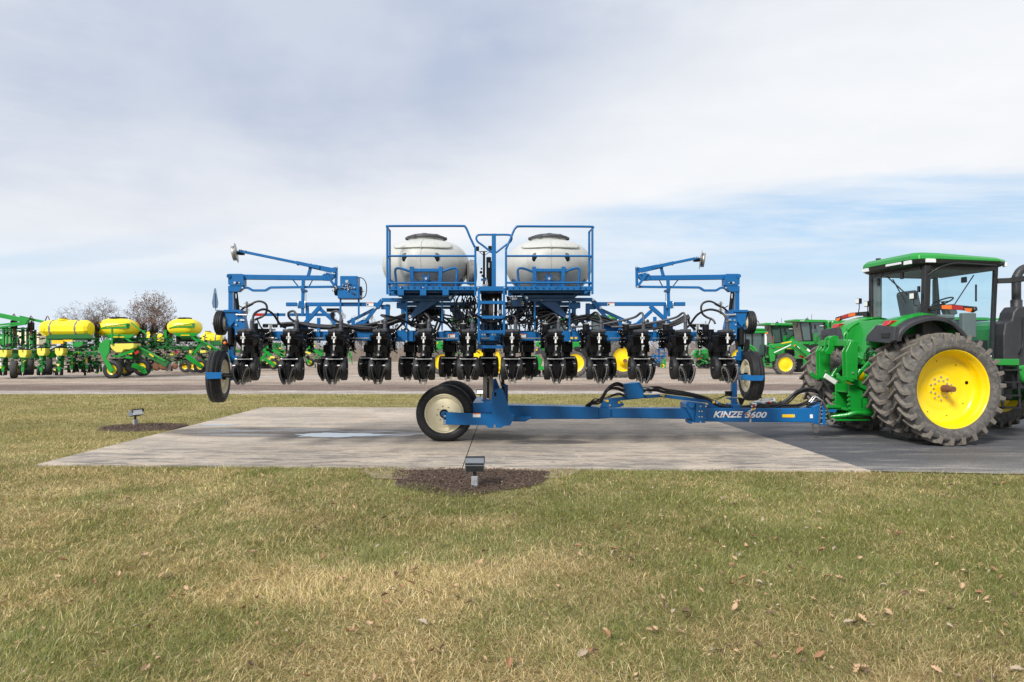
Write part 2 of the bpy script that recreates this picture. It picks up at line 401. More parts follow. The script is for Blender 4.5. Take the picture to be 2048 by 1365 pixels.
o = mb.build('concrete_pad'); tag(o, 'grey concrete slab carrying the blue planter', 'concrete pad', kind='structure')

def g_asph(t, b, co):
    st = t.mapping(co, (0.18, 1.0, 1)); n1 = t.noise(st, 0.8, 6, 0.6); n2 = t.noise(co, 30, 4, 0.8); n3 = t.noise(st, 3.0, 7, 0.75, 0.3)
    sp = t.new('ShaderNodeSeparateXYZ'); t.link(co, sp.inputs[0]); y = sp.outputs[1]
    c = t.mix(t.ramp(n1, 0.3, 0.7), (0.055, 0.058, 0.068), (0.105, 0.105, 0.112))
    dust = t.m('ADD', t.ramp(n3, 0.50, 0.72, 0, 0.7), t.m('MULTIPLY', t.ramp(y, 10.9, 9.7), t.ramp(n3, 0.35, 0.6, 0, 0.9)), clamp=True)
    c = t.mix(dust, c, (0.30, 0.285, 0.265))
    c = t.mix(1.0, c, t.mix(t.ramp(n2, 0.3, 0.7), (0.6, 0.6, 0.6), (1.5, 1.5, 1.5)), 'MULTIPLY')
    n7 = t.noise(t.mapping(co, (0.4, 1, 1)), 7, 9, 0.8); c = t.mix(t.ramp(n7, 0.55, 0.75, 0, 0.6), c, (0.27, 0.26, 0.245))
    t.link(c, b.inputs[0]); b.inputs['Roughness'].default_value = 0.75; b.inputs['Specular IOR Level'].default_value = 0.4
    bump_to(t, b, t.m('ADD', n2, n3), 0.35, 0.01)
ground_mat('asphalt', g_asph)
o = sheet('asphalt_road', [(5.23, 9.93), (7.0, 9.72), (60, 7.9), (60, 21.5), (4.87, 20.3)], -0.002, 'asphalt'); tag(o, 'dark worn asphalt under the large green tractor', 'asphalt', kind='structure')

# shallow puddle lying on the slab
m, t, b = new_mat('water'); b.inputs[0].default_value = (0.12, 0.11, 0.10, 1); b.inputs['Roughness'].default_value = 0.03; b.inputs['Specular IOR Level'].default_value = 0.8; b.inputs['IOR'].default_value = 1.5; b.inputs['Coat Weight'].default_value = 0.6; b.inputs['Coat IOR'].default_value = 1.6; MATS['water'] = m
def puddle(name, cx, cy, rx, ry, tip, label):
    mb = MB(); n = 120; pts = []
    for k in range(n):
        a = 2 * pi * k / n; c, s_ = math.cos(a), math.sin(a)
        r = 1 + 0.10 * math.sin(3 * a + 1) + 0.08 * math.sin(7 * a) + 0.05 * math.sin(13 * a + 2) + 0.04 * math.sin(23 * a)
        yy = ry * s_ * r * (1 - 0.55 * max(0, c) ** 2 * tip)
        pts.append((cx + rx * c * r, cy + yy, 0.0085))
    mb.add(pts, [tuple(range(n))], 'water'); o = mb.build(name, recalc=False); tag(o, label, 'puddle', kind='structure'); return o
puddle('puddle', -3.50, 14.0, 0.95, 0.34, 1.0, 'bright shallow puddle on the slab left of the transport wheel')
puddle('puddle', -8.05 + 1.2, 15.9, 0.45, 0.14, 0.3, 'small puddle at the left edge of the slab')
# ------------------------------------------------------------------ materials of the machines
mat('blue_paint', (0.0015, 0.112, 0.33), 0.36, var=0.12, scale=3, dirt=(0.02, 0.115, 0.26), dirt_amt=0.22, spec=0.4, bump=0.04, bscale=25)
mat('dark_blue_paint', (0.004, 0.06, 0.17), 0.4, var=0.15, scale=4)
mat('blue_grey', (0.10, 0.17, 0.27), 0.45, var=0.1)
mat('black_paint', (0.0035, 0.0037, 0.0045), 0.40, var=0.3, scale=12, spec=0.2)
mat('black_plastic', (0.008, 0.008, 0.010), 0.52, var=0.2, spec=0.22)
mat('grey_plastic', (0.045, 0.048, 0.058), 0.5, var=0.15, dirt=(0.12, 0.12, 0.13), dirt_amt=0.2)
mat('rubber', (0.010, 0.0105, 0.013), 0.62, var=0.25, scale=8, dirt=(0.05, 0.048, 0.045), dirt_amt=0.25, bump=0.25, bscale=120)
mat('old_rubber', (0.045, 0.046, 0.047), 0.85, var=0.3, scale=10, dirt=(0.17, 0.155, 0.135), dirt_amt=0.45, bump=0.5, bscale=70)
mat('lug_rubber', (0.085, 0.081, 0.077), 0.9, var=0.4, scale=7, dirt=(0.23, 0.21, 0.185), dirt_amt=0.6, bump=0.5, bscale=60)
mat('hose', (0.014, 0.014, 0.016), 0.42, var=0.25, scale=20)
mat('corrugated_hose', (0.055, 0.06, 0.075), 0.5, var=0.2, scale=20)
mat('zinc', (0.62, 0.62, 0.60), 0.32, 0.85, var=0.15, scale=20)
mat('steel', (0.42, 0.41, 0.39), 0.38, 0.9, var=0.25, scale=14, dirt=(0.2, 0.16, 0.12), dirt_amt=0.3)
mat('worn_steel', (0.22, 0.217, 0.213), 0.45, 0.15, var=0.35, scale=30)
mat('mast_steel', (0.17, 0.15, 0.135), 0.55, 0.3, var=0.25, scale=5, dirt=(0.09, 0.08, 0.07), dirt_amt=0.4)
mat('lug_top', (0.165, 0.148, 0.128), 0.92, var=0.3, scale=16, dirt=(0.10, 0.09, 0.08), dirt_amt=0.5, bump=0.5, bscale=60)
mat('rust', (0.17, 0.075, 0.04), 0.85, var=0.4, scale=25)
mat('cream_paint', (0.82, 0.745, 0.52), 0.36, var=0.04, scale=5, dirt=(0.55, 0.48, 0.33), dirt_amt=0.1)
mat('white_decal', (0.75, 0.75, 0.76), 0.4, var=0.03)
mat('white_paint', (0.80, 0.80, 0.80), 0.35, var=0.02)
mat('yellow_decal', (0.85, 0.52, 0.01), 0.4, var=0.04)
mat('orange_decal', (0.75, 0.20, 0.03), 0.4, var=0.04)
mat('red_reflector', (0.40, 0.015, 0.015), 0.3, var=0.1)
mat('amber_lens', (0.85, 0.17, 0.01), 0.2, var=0.1)
mat('red_lens', (0.45, 0.01, 0.012), 0.2, var=0.1)
mat('lens_glass', (0.72, 0.74, 0.76), 0.12, var=0.05)
mat('chain_steel', (0.20, 0.18, 0.16), 0.5, 0.8, var=0.4, scale=40)
# translucent rotomoulded polyethylene, grown dusty
m, t, b = new_mat('tank_poly'); co = t.new('ShaderNodeTexCoord').outputs['Object']
c = t.mix(t.noise(co, 1.3, 5, 0.6), (0.42, 0.435, 0.42), (0.55, 0.56, 0.53)); c = t.mix(t.ramp(t.noise(t.mapping(co, (3, 3, 0.8)), 2.5, 6, 0.7), 0.5, 0.75, 0, 0.6), c, (0.35, 0.355, 0.34))
t.link(c, b.inputs[0]); b.inputs['Roughness'].default_value = 0.42; b.inputs['Subsurface Weight'].default_value = 0.15; b.inputs['Subsurface Radius'].default_value = (0.06, 0.06, 0.05); MATS['tank_poly'] = m
bump_to(t, b, t.noise(co, 45, 3), 0.08, 0.01)

# ------------------------------------------------------------------ planter frame of reference
PA = R(3.07); PC, PS = math.cos(PA), math.sin(PA); PO = (-0.063, 13.0)
def L(px, py, v):
    """point seen at (px, py) of the photograph in the plane v metres behind the tool bar's face"""
    k = (px - 1024) / F
    tt = (k * (PO[1] + v * PC) - PO[0] + v * PS) / (PC - k * PS)
    D = PO[1] + tt * PS + v * PC
    return Vector((PO[0] + tt * PC - v * PS, D, EYE - (py - HY) * D / F))
def W(t_, v, z): return Vector((PO[0] + t_ * PC - v * PS, PO[1] + t_ * PS + v * PC, z))
def G(px, py, D): return Vector(((px - 1024) * D / F, D, EYE - (py - HY) * D / F))   # the same for a plane square to the view
VV = Vector((-PS, PC, 0))
def lplate(mb, poly, v, th, m): mb.prism(poly, lambda x, y: L(x, y, v), lambda x, y: L(x, y, v) + VV * th, m)
def gplate(mb, poly, D, th, m): mb.prism(poly, lambda x, y: G(x, y, D), lambda x, y: G(x, y, D) + Vector((0, th, 0)), m)
def lrect(mb, x0, y0, x1, y1, v, th, m): lplate(mb, [(x0, y0), (x1, y0), (x1, y1), (x0, y1)], v, th, m)
def grect(mb, x0, y0, x1, y1, D, th, m): gplate(mb, [(x0, y0), (x1, y0), (x1, y1), (x0, y1)], D, th, m)
def lbar(mb, a, b, hpx, v, th, m, v2=None):
    A = L(a[0], a[1], v); B = L(b[0], b[1], v if v2 is None else v2); mb.bar(A, B, th, hpx * A.y / F, m)
def lbolt(mb, x, y, v, r=0.022, m='zinc'):
    p = L(x, y, v); mb.cyl(p + VV * 0.01, p - VV * 0.02, r, m, 8)

planter = empty('seed_planter', (-0.5, 13.9, 0)); tag(planter, 'long blue folding seed planter raised across the concrete slab, two pale round tanks on top', 'seed planter')
ORG[planter.name] = Vector((-0.5, 13.9, 0))
P_ = planter
TB = 0.178
ZB = 2.015

# main tool bar with clamps, drive shaft, decals
mb = MB()
def tbar(t0, t1, v, z, h, d, m='blue_paint', mb_=None): (mb_ or mb).bar(W(t0, v + d / 2, z), W(t1, v + d / 2, z), d, h, m)
tbar(-5.02, -2.18, 0, ZB, TB, TB); tbar(-1.98, 1.02, 0.02, ZB, TB, TB); tbar(1.25, 4.55, 0, ZB, TB, TB)
tbar(-2.35, -1.80, -0.015, ZB, 0.21, 0.22); tbar(0.92, 1.36, -0.015, ZB, 0.21, 0.22)
mb.build('toolbar', P_, bevel=0.012)
for x, y0, y1 in [(637, 636, 686), (706, 636, 686), (813, 600, 684), (884, 600, 684), (1069.5, 603, 684), (1139.5, 600, 684), (1241, 637, 684), (1310, 634, 684)]:
    wd = 3.4 if y0 > 620 else 1.7
    mb = MB(); lrect(mb, x - wd, y0, x + wd, y1, -0.055, 0.03, 'blue_paint')
    lbolt(mb, x, 662, -0.055, 0.018); lbolt(mb, x, 683, -0.055, 0.018)
    mb.build('clamp_post', P_, bevel=0.004)
for a, b_ in [(524, 555), (610, 648), (700, 738), (872, 915), (962, 980), (1044, 1085), (1219, 1262), (1305, 1348), (1392, 1424)]:
    mb = MB(); mb.cyl(L(a, 677, -0.10), L(b_, 677, -0.10), 0.011, 'steel', 8); mb.build('drive_shaft', P_)
for x, y in [(1038, 672), (896, 672), (733, 609), (1215, 609)]:
    mb = MB(); lrect(mb, x, y - 3.4, x + 14, y + 3.4, -0.008 if y > 650 else 0.08, 0.004, 'white_decal'); lrect(mb, x, y - 3.4, x + 14, y - 1.9, -0.010 if y > 650 else 0.078, 0.002, 'orange_decal')
    lrect(mb, x + 1, y - 1, x + 4, y + 2.3, -0.010 if y > 650 else 0.078, 0.002, 'black_plastic')
    mb.build('warning_decal', P_)
for x, y, w_, v in ((1141, 676.5, 5, -0.07), (1149.5, 676.5, 5, -0.07), (817, 600, 5, -0.02), (1130, 599, 5, -0.02)):
    mb = MB(); lrect(mb, x, y - 2, x + w_, y + 2, v, 0.004, 'yellow_decal'); mb.build('yellow_sticker', P_)

# ------------------------------------------------------------------ row unit (local frame: x right, y away from the camera)
def gauge_wheel(mb, cx, cy, cz, yaw=0.0):
    ax = Vector((math.cos(yaw), math.sin(yaw), 0)); c = Vector((cx, cy, cz)); r = 0.203
    mb.lathe([(0.05, -0.045), (0.13, -0.05), (0.15, -0.058), (0.185, -0.058), (r, -0.045), (r + 0.004, 0), (r, 0.045), (0.185, 0.058), (0.15, 0.058), (0.13, 0.05), (0.05, 0.045)], c, ax, 'rubber', 28)
    mb.lathe([(0.001, -0.05), (0.05, -0.048), (0.06, -0.03), (0.13, -0.035)], c, ax, 'black_paint', 20)
    mb.lathe([(0.13, 0.035), (0.06, 0.03), (0.05, 0.048), (0.001, 0.05)], c, ax, 'black_paint', 20)
    mb.cyl(c - ax * 0.065, c + ax * 0.065, 0.014, 'zinc', 8)
def closing_wheel(mb, c, ax, r=0.165):
    c = _v(c); ax = _v(ax).normalized(); ref = Vector((0, 0, 1)); u = (ref - ax * ref.dot(ax)).normalized(); w_ = ax.cross(u); n = 22
    ring = []; inn = []
    for k in range(n * 4):
        a = 2 * pi * k / (n * 4); rr = r if k % 4 in (0, 1) else r - 0.014
        d = u * math.cos(a) + w_ * math.sin(a); ring.append(c + d * rr); inn.append(c + d * (r - 0.048))
    for h, fl in ((0.014, 0), (-0.014, 1)):
        vs = [p + ax * h for p in inn] + [p + ax * (h * 0.75) for p in ring]; N = n * 4
        mb.add(vs, [(k, (k + 1) % N, N + (k + 1) % N, N + k) for k in range(N)], 'worn_steel')
    mb.lathe([(r - 0.046, 0.014), (0.05, 0.018), (0.001, 0.016)], c, ax, 'black_paint', 24); mb.lathe([(0.001, -0.016), (0.05, -0.018), (r - 0.046, -0.014)], c, ax, 'black_paint', 24)
    mb.cyl(c - ax * 0.028, c + ax * 0.028, 0.026, 'black_paint', 10)
    for k in range(3):
        a = 2 * pi * k / 3 + 0.3; d = u * math.cos(a) + w_ * math.sin(a)
        for s_ in (-1, 1): mb.cyl(c + d * 0.085, c + d * 0.085 + ax * 0.022 * s_, 0.006, 'worn_steel', 6)
rnd = random.Random(3)
def row_unit(push=False):
    """z measured from the ground; the origin is on the tool bar's face"""
    root = MB(); b = root
    # parallel arms and mounting head
    b.box((0, -0.03, 2.0), (0.30, 0.06, 0.30), 'black_paint'); b.box((-0.12, -0.03, 1.86), (0.06, 0.05, 0.16), 'black_paint'); b.box((0.12, -0.03, 1.86), (0.06, 0.05, 0.16), 'black_paint')
    for s_ in (-1, 1):
        b.bar((s_ * 0.10, -0.04, 2.06), (s_ * 0.10, -0.46, 1.96), 0.03, 0.07, 'black_paint'); b.bar((s_ * 0.10, -0.04, 1.90), (s_ * 0.10, -0.46, 1.80), 0.03, 0.07, 'black_paint')
        b.prism([(-0.30, 2.05), (-0.44, 2.08), (-0.62, 1.98), (-0.84, 1.80), (-0.90, 1.66), (-0.76, 1.60), (-0.56, 1.66), (-0.40, 1.76)], lambda y, z, s=s_: (s * 0.05, y, z), lambda y, z, s=s_: (s * 0.075, y, z), 'black_paint')
    b.box((0, -0.52, 1.84), (0.20, 0.14, 0.42), 'black_paint')
    b.box((0, -0.72, 1.66), (0.14, 0.50, 0.26), 'black_paint'); b.box((0.0, -0.80, 1.78), (0.20, 0.40, 0.14), 'black_paint')
    # seed meter, its round housing and the motor with bright bolts at one side
    b.cyl((0.02, -0.66, 1.83), (0.14, -0.66, 1.83), 0.135, 'black_plastic', 20); b.cyl((-0.13, -0.60, 1.80), (-0.02, -0.60, 1.80), 0.10, 'black_plastic', 16)
    for k in range(7): b.bolt((0.143, -0.66 + 0.11 * math.cos(k * 0.9), 1.83 + 0.11 * math.sin(k * 0.9)), (1, 0, 0), 0.010, 'zinc')
    for i in range(34):                      # fittings, pins and bolt heads around the head
        x = rnd.choice((-1, 1)) * rnd.uniform(0.09, 0.19); y = rnd.uniform(-0.32, -0.02); z = rnd.uniform(1.70, 2.16)
        b.sphere((x, y, z), rnd.uniform(0.007, 0.013), 'zinc', 6)
    for i in range(9):
        x = rnd.choice((-1, 1)) * rnd.uniform(0.08, 0.18); z = rnd.uniform(1.75, 2.12)
        b.tube([(x, -0.06, z), (x + rnd.uniform(-.04, .04), -0.12, z + rnd.uniform(-.05, .05)), (x + rnd.uniform(-.06, .06), -0.2, z + rnd.uniform(-.1, .06))], 0.010, rnd.choice(['black_plastic', 'black_paint', 'hose']), 6)
        b.box((x, -0.11, z), (0.045, 0.05, 0.04), 'black_plastic')
    # shank down to the discs
    b.prism([(-0.44, 1.55), (-0.74, 1.66), (-1.04, 1.62), (-1.10, 1.46), (-1.0, 1.30), (-0.80, 1.24), (-0.62, 1.34)], lambda y, z: (-0.03, y, z), lambda y, z: (0.03, y, z), 'black_paint')
    b.bar((0, -0.86, 1.74), (0, -1.10, 1.56), 0.085, 0.13, 'black_paint')
    for s_ in (-1, 1): b.bar((s_ * 0.03, -1.02, 1.58), (s_ * 0.07, -1.02, 1.47), 0.03, 0.05, 'black_paint')
    # opener discs inside the gauge wheels
    for s_ in (-1, 1): b.lathe([(0.001, 0.004), (0.187, 0), (0.001, -0.004)], (s_ * 0.025, -0.87, 1.375), (1, s_ * 0.08, 0), 'worn_steel', 28, False)
    b.bar((-0.14, -1.13, 1.60), (0.14, -1.13, 1.60), 0.014, 0.014, 'zinc'); b.box((0, -1.08, 1.60), (0.24, 0.06, 0.05), 'black_paint'); 
    for s_ in (-1, 1): b.cyl((s_ * 0.115, -1.13, 1.60), (s_ * 0.145, -1.13, 1.60), 0.014, 'zinc', 8)
    if push:
        b.cyl((0, -0.92, 1.98), (0, -0.92, 1.66), 0.045, 'black_paint', 10)
    else:
        # closing arm, its down-pressure spring and bright T handle
        b.cyl((0, -1.18, 1.84), (0, -1.18, 1.74), 0.016, 'zinc', 8); b.cyl((0.0, -1.18, 1.80), (0.03, -1.19, 1.835), 0.012, 'zinc', 6); b.cyl((0, -1.16, 1.86), (0, -1.12, 1.74), 0.03, 'black_paint', 10)
        b.cyl((0, -1.17, 1.75), (0, -1.17, 1.65), 0.030, 'black_plastic', 12, 0.07); b.bolt((0, -1.235, 1.675), (0, -1, 0), 0.018, 'zinc')
    return root
def closing_frame(b, dy):
    b.prism([(-0.088, 1.50), (0.088, 1.50), (0.072, 1.45), (0.032, 1.29), (0.024, 1.215), (-0.024, 1.215), (-0.032, 1.29), (-0.072, 1.45)], lambda x, z: (x, -1.04 + dy, z), lambda x, z: (x, -1.09 + dy, z), 'black_paint')
    b.bar((0, -0.86 + dy, 1.56), (0, -1.07 + dy, 1.46), 0.09, 0.06, 'black_paint')
    b.box((0, -1.112 + dy, 1.235), (0.042, 0.03, 0.044), 'worn_steel')
    b.prism([(-0.055, 1.475), (-0.035, 1.475), (-0.008, 1.28), (-0.025, 1.28)], lambda x, z: (x, -1.093 + dy, z), lambda x, z: (x, -1.103 + dy, z), 'black_plastic')
    b.prism([(0.055, 1.475), (0.035, 1.475), (0.008, 1.28), (0.025, 1.28)], lambda x, z: (x, -1.093 + dy, z), lambda x, z: (x, -1.103 + dy, z), 'black_plastic')
    for s_ in (-1, 1):
        b.cyl((s_ * 0.065, -1.10 + dy, 1.492), (s_ * 0.125, -1.10 + dy, 1.492), 0.015, 'zinc', 8); b.box((s_ * 0.06, -1.10 + dy, 1.49), (0.045, 0.03, 0.035), 'black_plastic')
        b.bar((s_ * 0.03, -1.06 + dy, 1.34), (s_ * 0.075, -1.05 + dy, 1.33), 0.03, 0.04, 'black_paint')
        b.sphere((s_ * 0.022, -1.095 + dy, 1.165), 0.008, 'zinc', 6)
row_proto = None
TL = [-4.572 + 0.762 * i for i in range(12)]
def make_row(name, push):
    dy = 0.0
    b = row_unit(push); o = b.build(name, None, at=(0, 0, 0)); o.parent = P_
    if not push:
        b = MB(); b.box((0.0, -1.00, 2.045), (0.215, 0.30, 0.055), 'black_plastic'); b.box((-0.045, -1.04, 2.088), (0.13, 0.20, 0.045), 'grey_plastic'); b.box((0.045, -1.04, 2.098), (0.16, 0.16, 0.05), 'grey_plastic'); b.box((0.02, -1.02, 2.07), (0.24, 0.18, 0.02), 'black_plastic')
        b.prism([(-0.155, 2.02), (0.155, 2.02), (0.15, 1.93), (0.10, 1.80), (0.06, 1.72), (-0.06, 1.72), (-0.10, 1.80), (-0.15, 1.93)], lambda x, z: (x, -0.82, z), lambda x, z: (x, -1.12 + 0.22 * max(0, (1.93 - z)) / 0.2, z), 'black_plastic')
        b.box((0, -0.97, 1.995), (0.325, 0.34, 0.028), 'black_paint')
        h = b.build('meter_box', o, at=(0, 0, 0), bevel=0.006)
        b = MB(); b.box((0, -1.165, 1.985), (0.022, 0.016, 0.13), 'white_paint'); b.box((0, -1.165, 1.965), (0.066, 0.016, 0.026), 'white_paint')
        for s_ in (-1, 1): b.cyl((s_ * 0.026, -1.172, 1.978), (s_ * 0.026, -1.185, 1.978), 0.014, 'zinc', 8); b.cyl((s_ * 0.026, -1.172, 1.952), (s_ * 0.026, -1.185, 1.952), 0.014, 'zinc', 8)
        b.cyl((0, -1.165, 1.93), (0, -1.165, 1.875), 0.017, 'white_paint', 8); b.build('latch', o, at=(0, 0, 0))
        b = MB(); b.cyl((-0.09, -0.28, 2.12), (-0.09, -0.28, 2.235), 0.062, 'black_plastic', 16); b.cyl((-0.09, -0.28, 2.235), (-0.09, -0.28, 2.25), 0.066, 'zinc', 16); b.cyl((-0.09, -0.28, 2.25), (-0.09, -0.28, 2.30), 0.012, 'zinc', 8)
        b.box((-0.09, -0.28, 2.10), (0.15, 0.15, 0.03), 'black_paint'); b.build('pressure_cylinder', o, at=(0, 0, 0))
        b = MB(); b.tube([(0.075, -0.95, 2.11), (0.075, -0.95, 2.19), (0.08, -0.93, 2.28)], 0.034, 'corrugated_hose', 12)
        for k in range(6): b.lathe([(0.034, 0), (0.038, 0.006), (0.034, 0.012)], (0.075, -0.95, 2.12 + 0.025 * k), (0, 0, 1), 'corrugated_hose', 12)
        b.build('air_spout', o, at=(0, 0, 0))
    for s_ in (-1, 1):
        b = MB(); gauge_wheel(b, s_ * 0.122, -0.92, 1.43, s_ * 0.10); b.bar((s_ * 0.05, -1.03, 1.53), (s_ * 0.055, -0.92, 1.43), 0.03, 0.06, 'black_paint'); b.build('gauge_wheel', o, at=(0, 0, 0))
    b = MB(); closing_frame(b, -0.2); b.build('closing_arm', o, at=(0, 0, 0))
    for s_ in (-1, 1):
        b = MB(); closing_wheel(b, (s_ * 0.078, -1.29, 1.325), (1, -s_ * 0.01, -s_ * 0.27)); b.build('closing_wheel', o, at=(0, 0, 0))
    return o
def place_row(o, t_, v): p = W(t_, v, 0); o.location = p - ORG[planter.name]; o.rotation_euler = (0, 0, PA)
ru = make_row('row_unit', False)
for i, t_ in enumerate(TL):
    o = ru if i == 0 else copy_tree(ru, P_); place_row(o, t_ , 0)
pu = make_row('push_row_unit', True)
for i, k in enumerate([-3.5 + j for j in range(-1, 9)]):
    o = pu if i == 0 else copy_tree(pu, P_); place_row(o, 0.762 * k, 1.20)

# ------------------------------------------------------------------ wheels of the planter
def ribbed_tyre(mb, c, ax, r, w_, rim_r, m='rubber', ribs=3, seg=48):
    h = w_ / 2; pr = [(rim_r, -h * 0.82), (rim_r + 0.25 * (r - rim_r), -h), (rim_r + 0.65 * (r - rim_r), -h), (r - 0.03, -h * 0.93), (r - 0.008, -h * 0.78)]
    g = []
    n = ribs * 2 + 1
    for k in range(n):
        a0 = -h * 0.74 + (h * 1.48) * k / n; a1 = -h * 0.74 + (h * 1.48) * (k + 1) / n
        rr = r + 0.004 * (1 - ((a0 + a1) / 2 / h) ** 2) * 2
        if k % 2: g += [(rr - 0.012, a0 + 0.004), (rr - 0.012, a1 - 0.004)] if w_ / n < 0.03 else [(rr, a0), (rr, (a0 + a1) / 2 - 0.006), (rr - 0.012, (a0 + a1) / 2 - 0.004), (rr - 0.012, (a0 + a1) / 2 + 0.004), (rr, (a0 + a1) / 2 + 0.006), (rr, a1)]
        else: g += [(rr, a0), (rr, a1)]
    pr += g + [(a, -b_) for a, b_ in reversed(pr)]
    mb.lathe(pr, c, ax, m, seg)
def rim(mb, c, ax, r, w_, m, depth=0.3, bolts=8, bolt_r=0.10, hub=0.05, seg=40, side=1):
    h = w_ / 2
    for s_ in (side, -side):
        q = depth if s_ == side else 0.7
        P = [(r + 0.012, h * 0.86), (r + 0.002, h * 0.93), (r - 0.010, h * 0.91), (r - 0.020, h * 0.74), (r - 0.030, h * (1 - q) + 0.045), (r - 0.050, h * (1 - q) + 0.015), (r * 0.82, h * (1 - q) - 0.012), (r * 0.74, h * (1 - q) - 0.004), (r * 0.68, h * (1 - q) + 0.015), (r * 0.45, h * (1 - q) + 0.015), (0.001, h * (1 - q) + 0.015)]
        mb.lathe([(a, b_ * s_) for a, b_ in P], c, ax, m, seg)
    z = h * (1 - depth) + 0.015
    c = _v(c); ax = _v(ax).normalized() * side; ref = Vector((0, 0, 1)); u = (ref - ax * ref.dot(ax)).normalized(); w2 = ax.cross(u)
    for k in range(bolts):
        a = 2 * pi * k / bolts + 0.2; d = u * math.cos(a) + w2 * math.sin(a); p = c + d * bolt_r + ax * z; mb.cyl(p, p + ax * 0.012, 0.010, 'black_paint' if m == 'cream_paint' and r > 0.3 else 'zinc', 6)
    mb.cyl(c + ax * z, c + ax * (z + 0.05), hub, 'black_paint', 16)

def wheel_part(parent, c, ax, r, w_, rr, m_t='rubber', ribs=3, side=1, name='wheel', **kw):
    wh = empty('%s' % name, (0, 0, 0)); wh.parent = parent; wh.location = _v(c) - ORG[parent.name]; ORG[wh.name] = _v(c)
    b = MB(); ribbed_tyre(b, c, ax, r, w_, rr, m_t, ribs); b.build('tyre', wh)
    b = MB(); rim(b, c, ax, rr, w_, 'cream_paint', side=side, **kw); b.build('rim', wh)
    return wh
# four transport wheels under the cart (two in front, two behind)
for D in (13.0, 14.68):
    wheel_part(P_, (-1.295, D + 0.20, 0.538), (0, -1, 0), 0.538, 0.40, 0.365, 'rubber', 4, name='transport_wheel', depth=0.28, bolts=8, bolt_r=0.14, hub=0.085)
# lift wheels at both ends of the tool bar, held off the ground
def yaxis(b_): return Vector((math.cos(b_), math.sin(b_), 0))
cL = L(437, 753.6, -0.28) ; aL = yaxis(R(9.6)); wheel_part(P_, cL + aL * 0.0, aL, 0.465, 0.245, 0.30, name='lift_wheel', depth=0.5, bolts=6, bolt_r=0.09, hub=0.06, side=1)
cR = L(1502, 752, -0.28); aR = yaxis(R(-1.3)); wheel_part(P_, cR, aR, 0.465, 0.245, 0.30, name='lift_wheel', depth=0.5, bolts=6, bolt_r=0.09, hub=0.06, side=-1)
cl = L(442, 646.5, 0.0); wheel_part(P_, cl, yaxis(R(5)), 0.222, 0.16, 0.125, name='contact_wheel', depth=0.2, bolts=5, bolt_r=0.05, hub=0.03, side=1)
cr = L(1498.5, 645.5, 0.05); wheel_part(P_, cr, yaxis(R(3)), 0.222, 0.16, 0.125, name='contact_wheel', depth=0.2, bolts=5, bolt_r=0.05, hub=0.03, side=-1)
# ------------------------------------------------------------------ frames above the bar
def mirror(x): return x
def poly_bar(mb, pts, hpx, v, th, m='blue_paint'):
    for a, b_ in zip(pts, pts[1:]): lbar(mb, a, b_, hpx, v, th, m)

# left wing brace
mb = MB()
lrect(mb, 571.5, 605.2, 753, 612.8, 0.09, 0.075, 'blue_paint')
lrect(mb, 611, 613, 617, 652, 0.10, 0.05, 'blue_paint'); lbar(mb, (641, 613), (606, 652), 8, 0.095, 0.06, 'blue_paint'); lbar(mb, (641, 619), (673, 648), 7, 0.10, 0.05, 'blue_paint')
lplate(mb, [(603, 645), (616, 645), (616, 663), (598, 663)], 0.08, 0.02, 'blue_paint'); lplate(mb, [(666, 640), (678, 650), (678, 663), (662, 663)], 0.08, 0.02, 'blue_paint')
lplate(mb, [(749, 611), (762, 597), (768, 600), (758, 618), (751, 619)], 0.04, 0.10, 'blue_paint')
lbar(mb, (764, 600.5), (815, 600.5), 7.5, 0.04, 0.08, 'blue_paint'); lbar(mb, (753, 615), (726, 650), 6.5, 0.06, 0.06, 'blue_paint'); lbar(mb, (748, 619), (695, 646), 6, 0.20, 0.05, 'dark_blue_paint')
lplate(mb, [(711, 646), (737, 634), (740, 663), (706, 663)], 0.12, 0.03, 'blue_paint')
lrect(mb, 771, 609, 779, 668, 0.10, 0.08, 'blue_paint'); lrect(mb, 762, 610, 780, 619, 0.095, 0.08, 'blue_paint')
for x, y in [(750, 616), (765, 599), (729, 638)]: lbolt(mb, x, y, 0.03, 0.024)
mb.build('wing_brace', P_, bevel=0.006)
mb = MB()
lrect(mb, 1195, 604.5, 1371, 612.2, 0.09, 0.075, 'blue_paint')
lrect(mb, 1328, 612.5, 1334.5, 652, 0.10, 0.05, 'blue_paint'); lbar(mb, (1300, 612.5), (1341, 649), 8, 0.095, 0.06, 'blue_paint'); lbar(mb, (1303, 622), (1272, 651), 7, 0.10, 0.05, 'blue_paint')
lplate(mb, [(1332, 641), (1345, 645), (1347, 663), (1330, 663)], 0.08, 0.02, 'blue_paint'); lplate(mb, [(1266, 648), (1280, 642), (1284, 663), (1264, 663)], 0.08, 0.02, 'blue_paint')
lplate(mb, [(1180, 598), (1186, 597), (1203, 611), (1199, 619), (1192, 617)], 0.04, 0.10, 'blue_paint')
lbar(mb, (1142, 600), (1184, 600), 7.5, 0.04, 0.08, 'blue_paint'); lbar(mb, (1192, 612), (1225, 650), 6.5, 0.06, 0.06, 'blue_paint'); lbar(mb, (1200, 619), (1262, 647), 6, 0.20, 0.05, 'dark_blue_paint')
lplate(mb, [(1210, 636), (1240, 647), (1243, 663), (1206, 663)], 0.12, 0.03, 'blue_paint')
lrect(mb, 1172, 607, 1180, 668, 0.10, 0.08, 'blue_paint'); lrect(mb, 1172, 608, 1192, 619, 0.095, 0.08, 'blue_paint')
for x, y in [(1186, 600), (1201, 616), (1220, 637)]: lbolt(mb, x, y, 0.03, 0.024)
mb.build('wing_brace', P_, bevel=0.006)

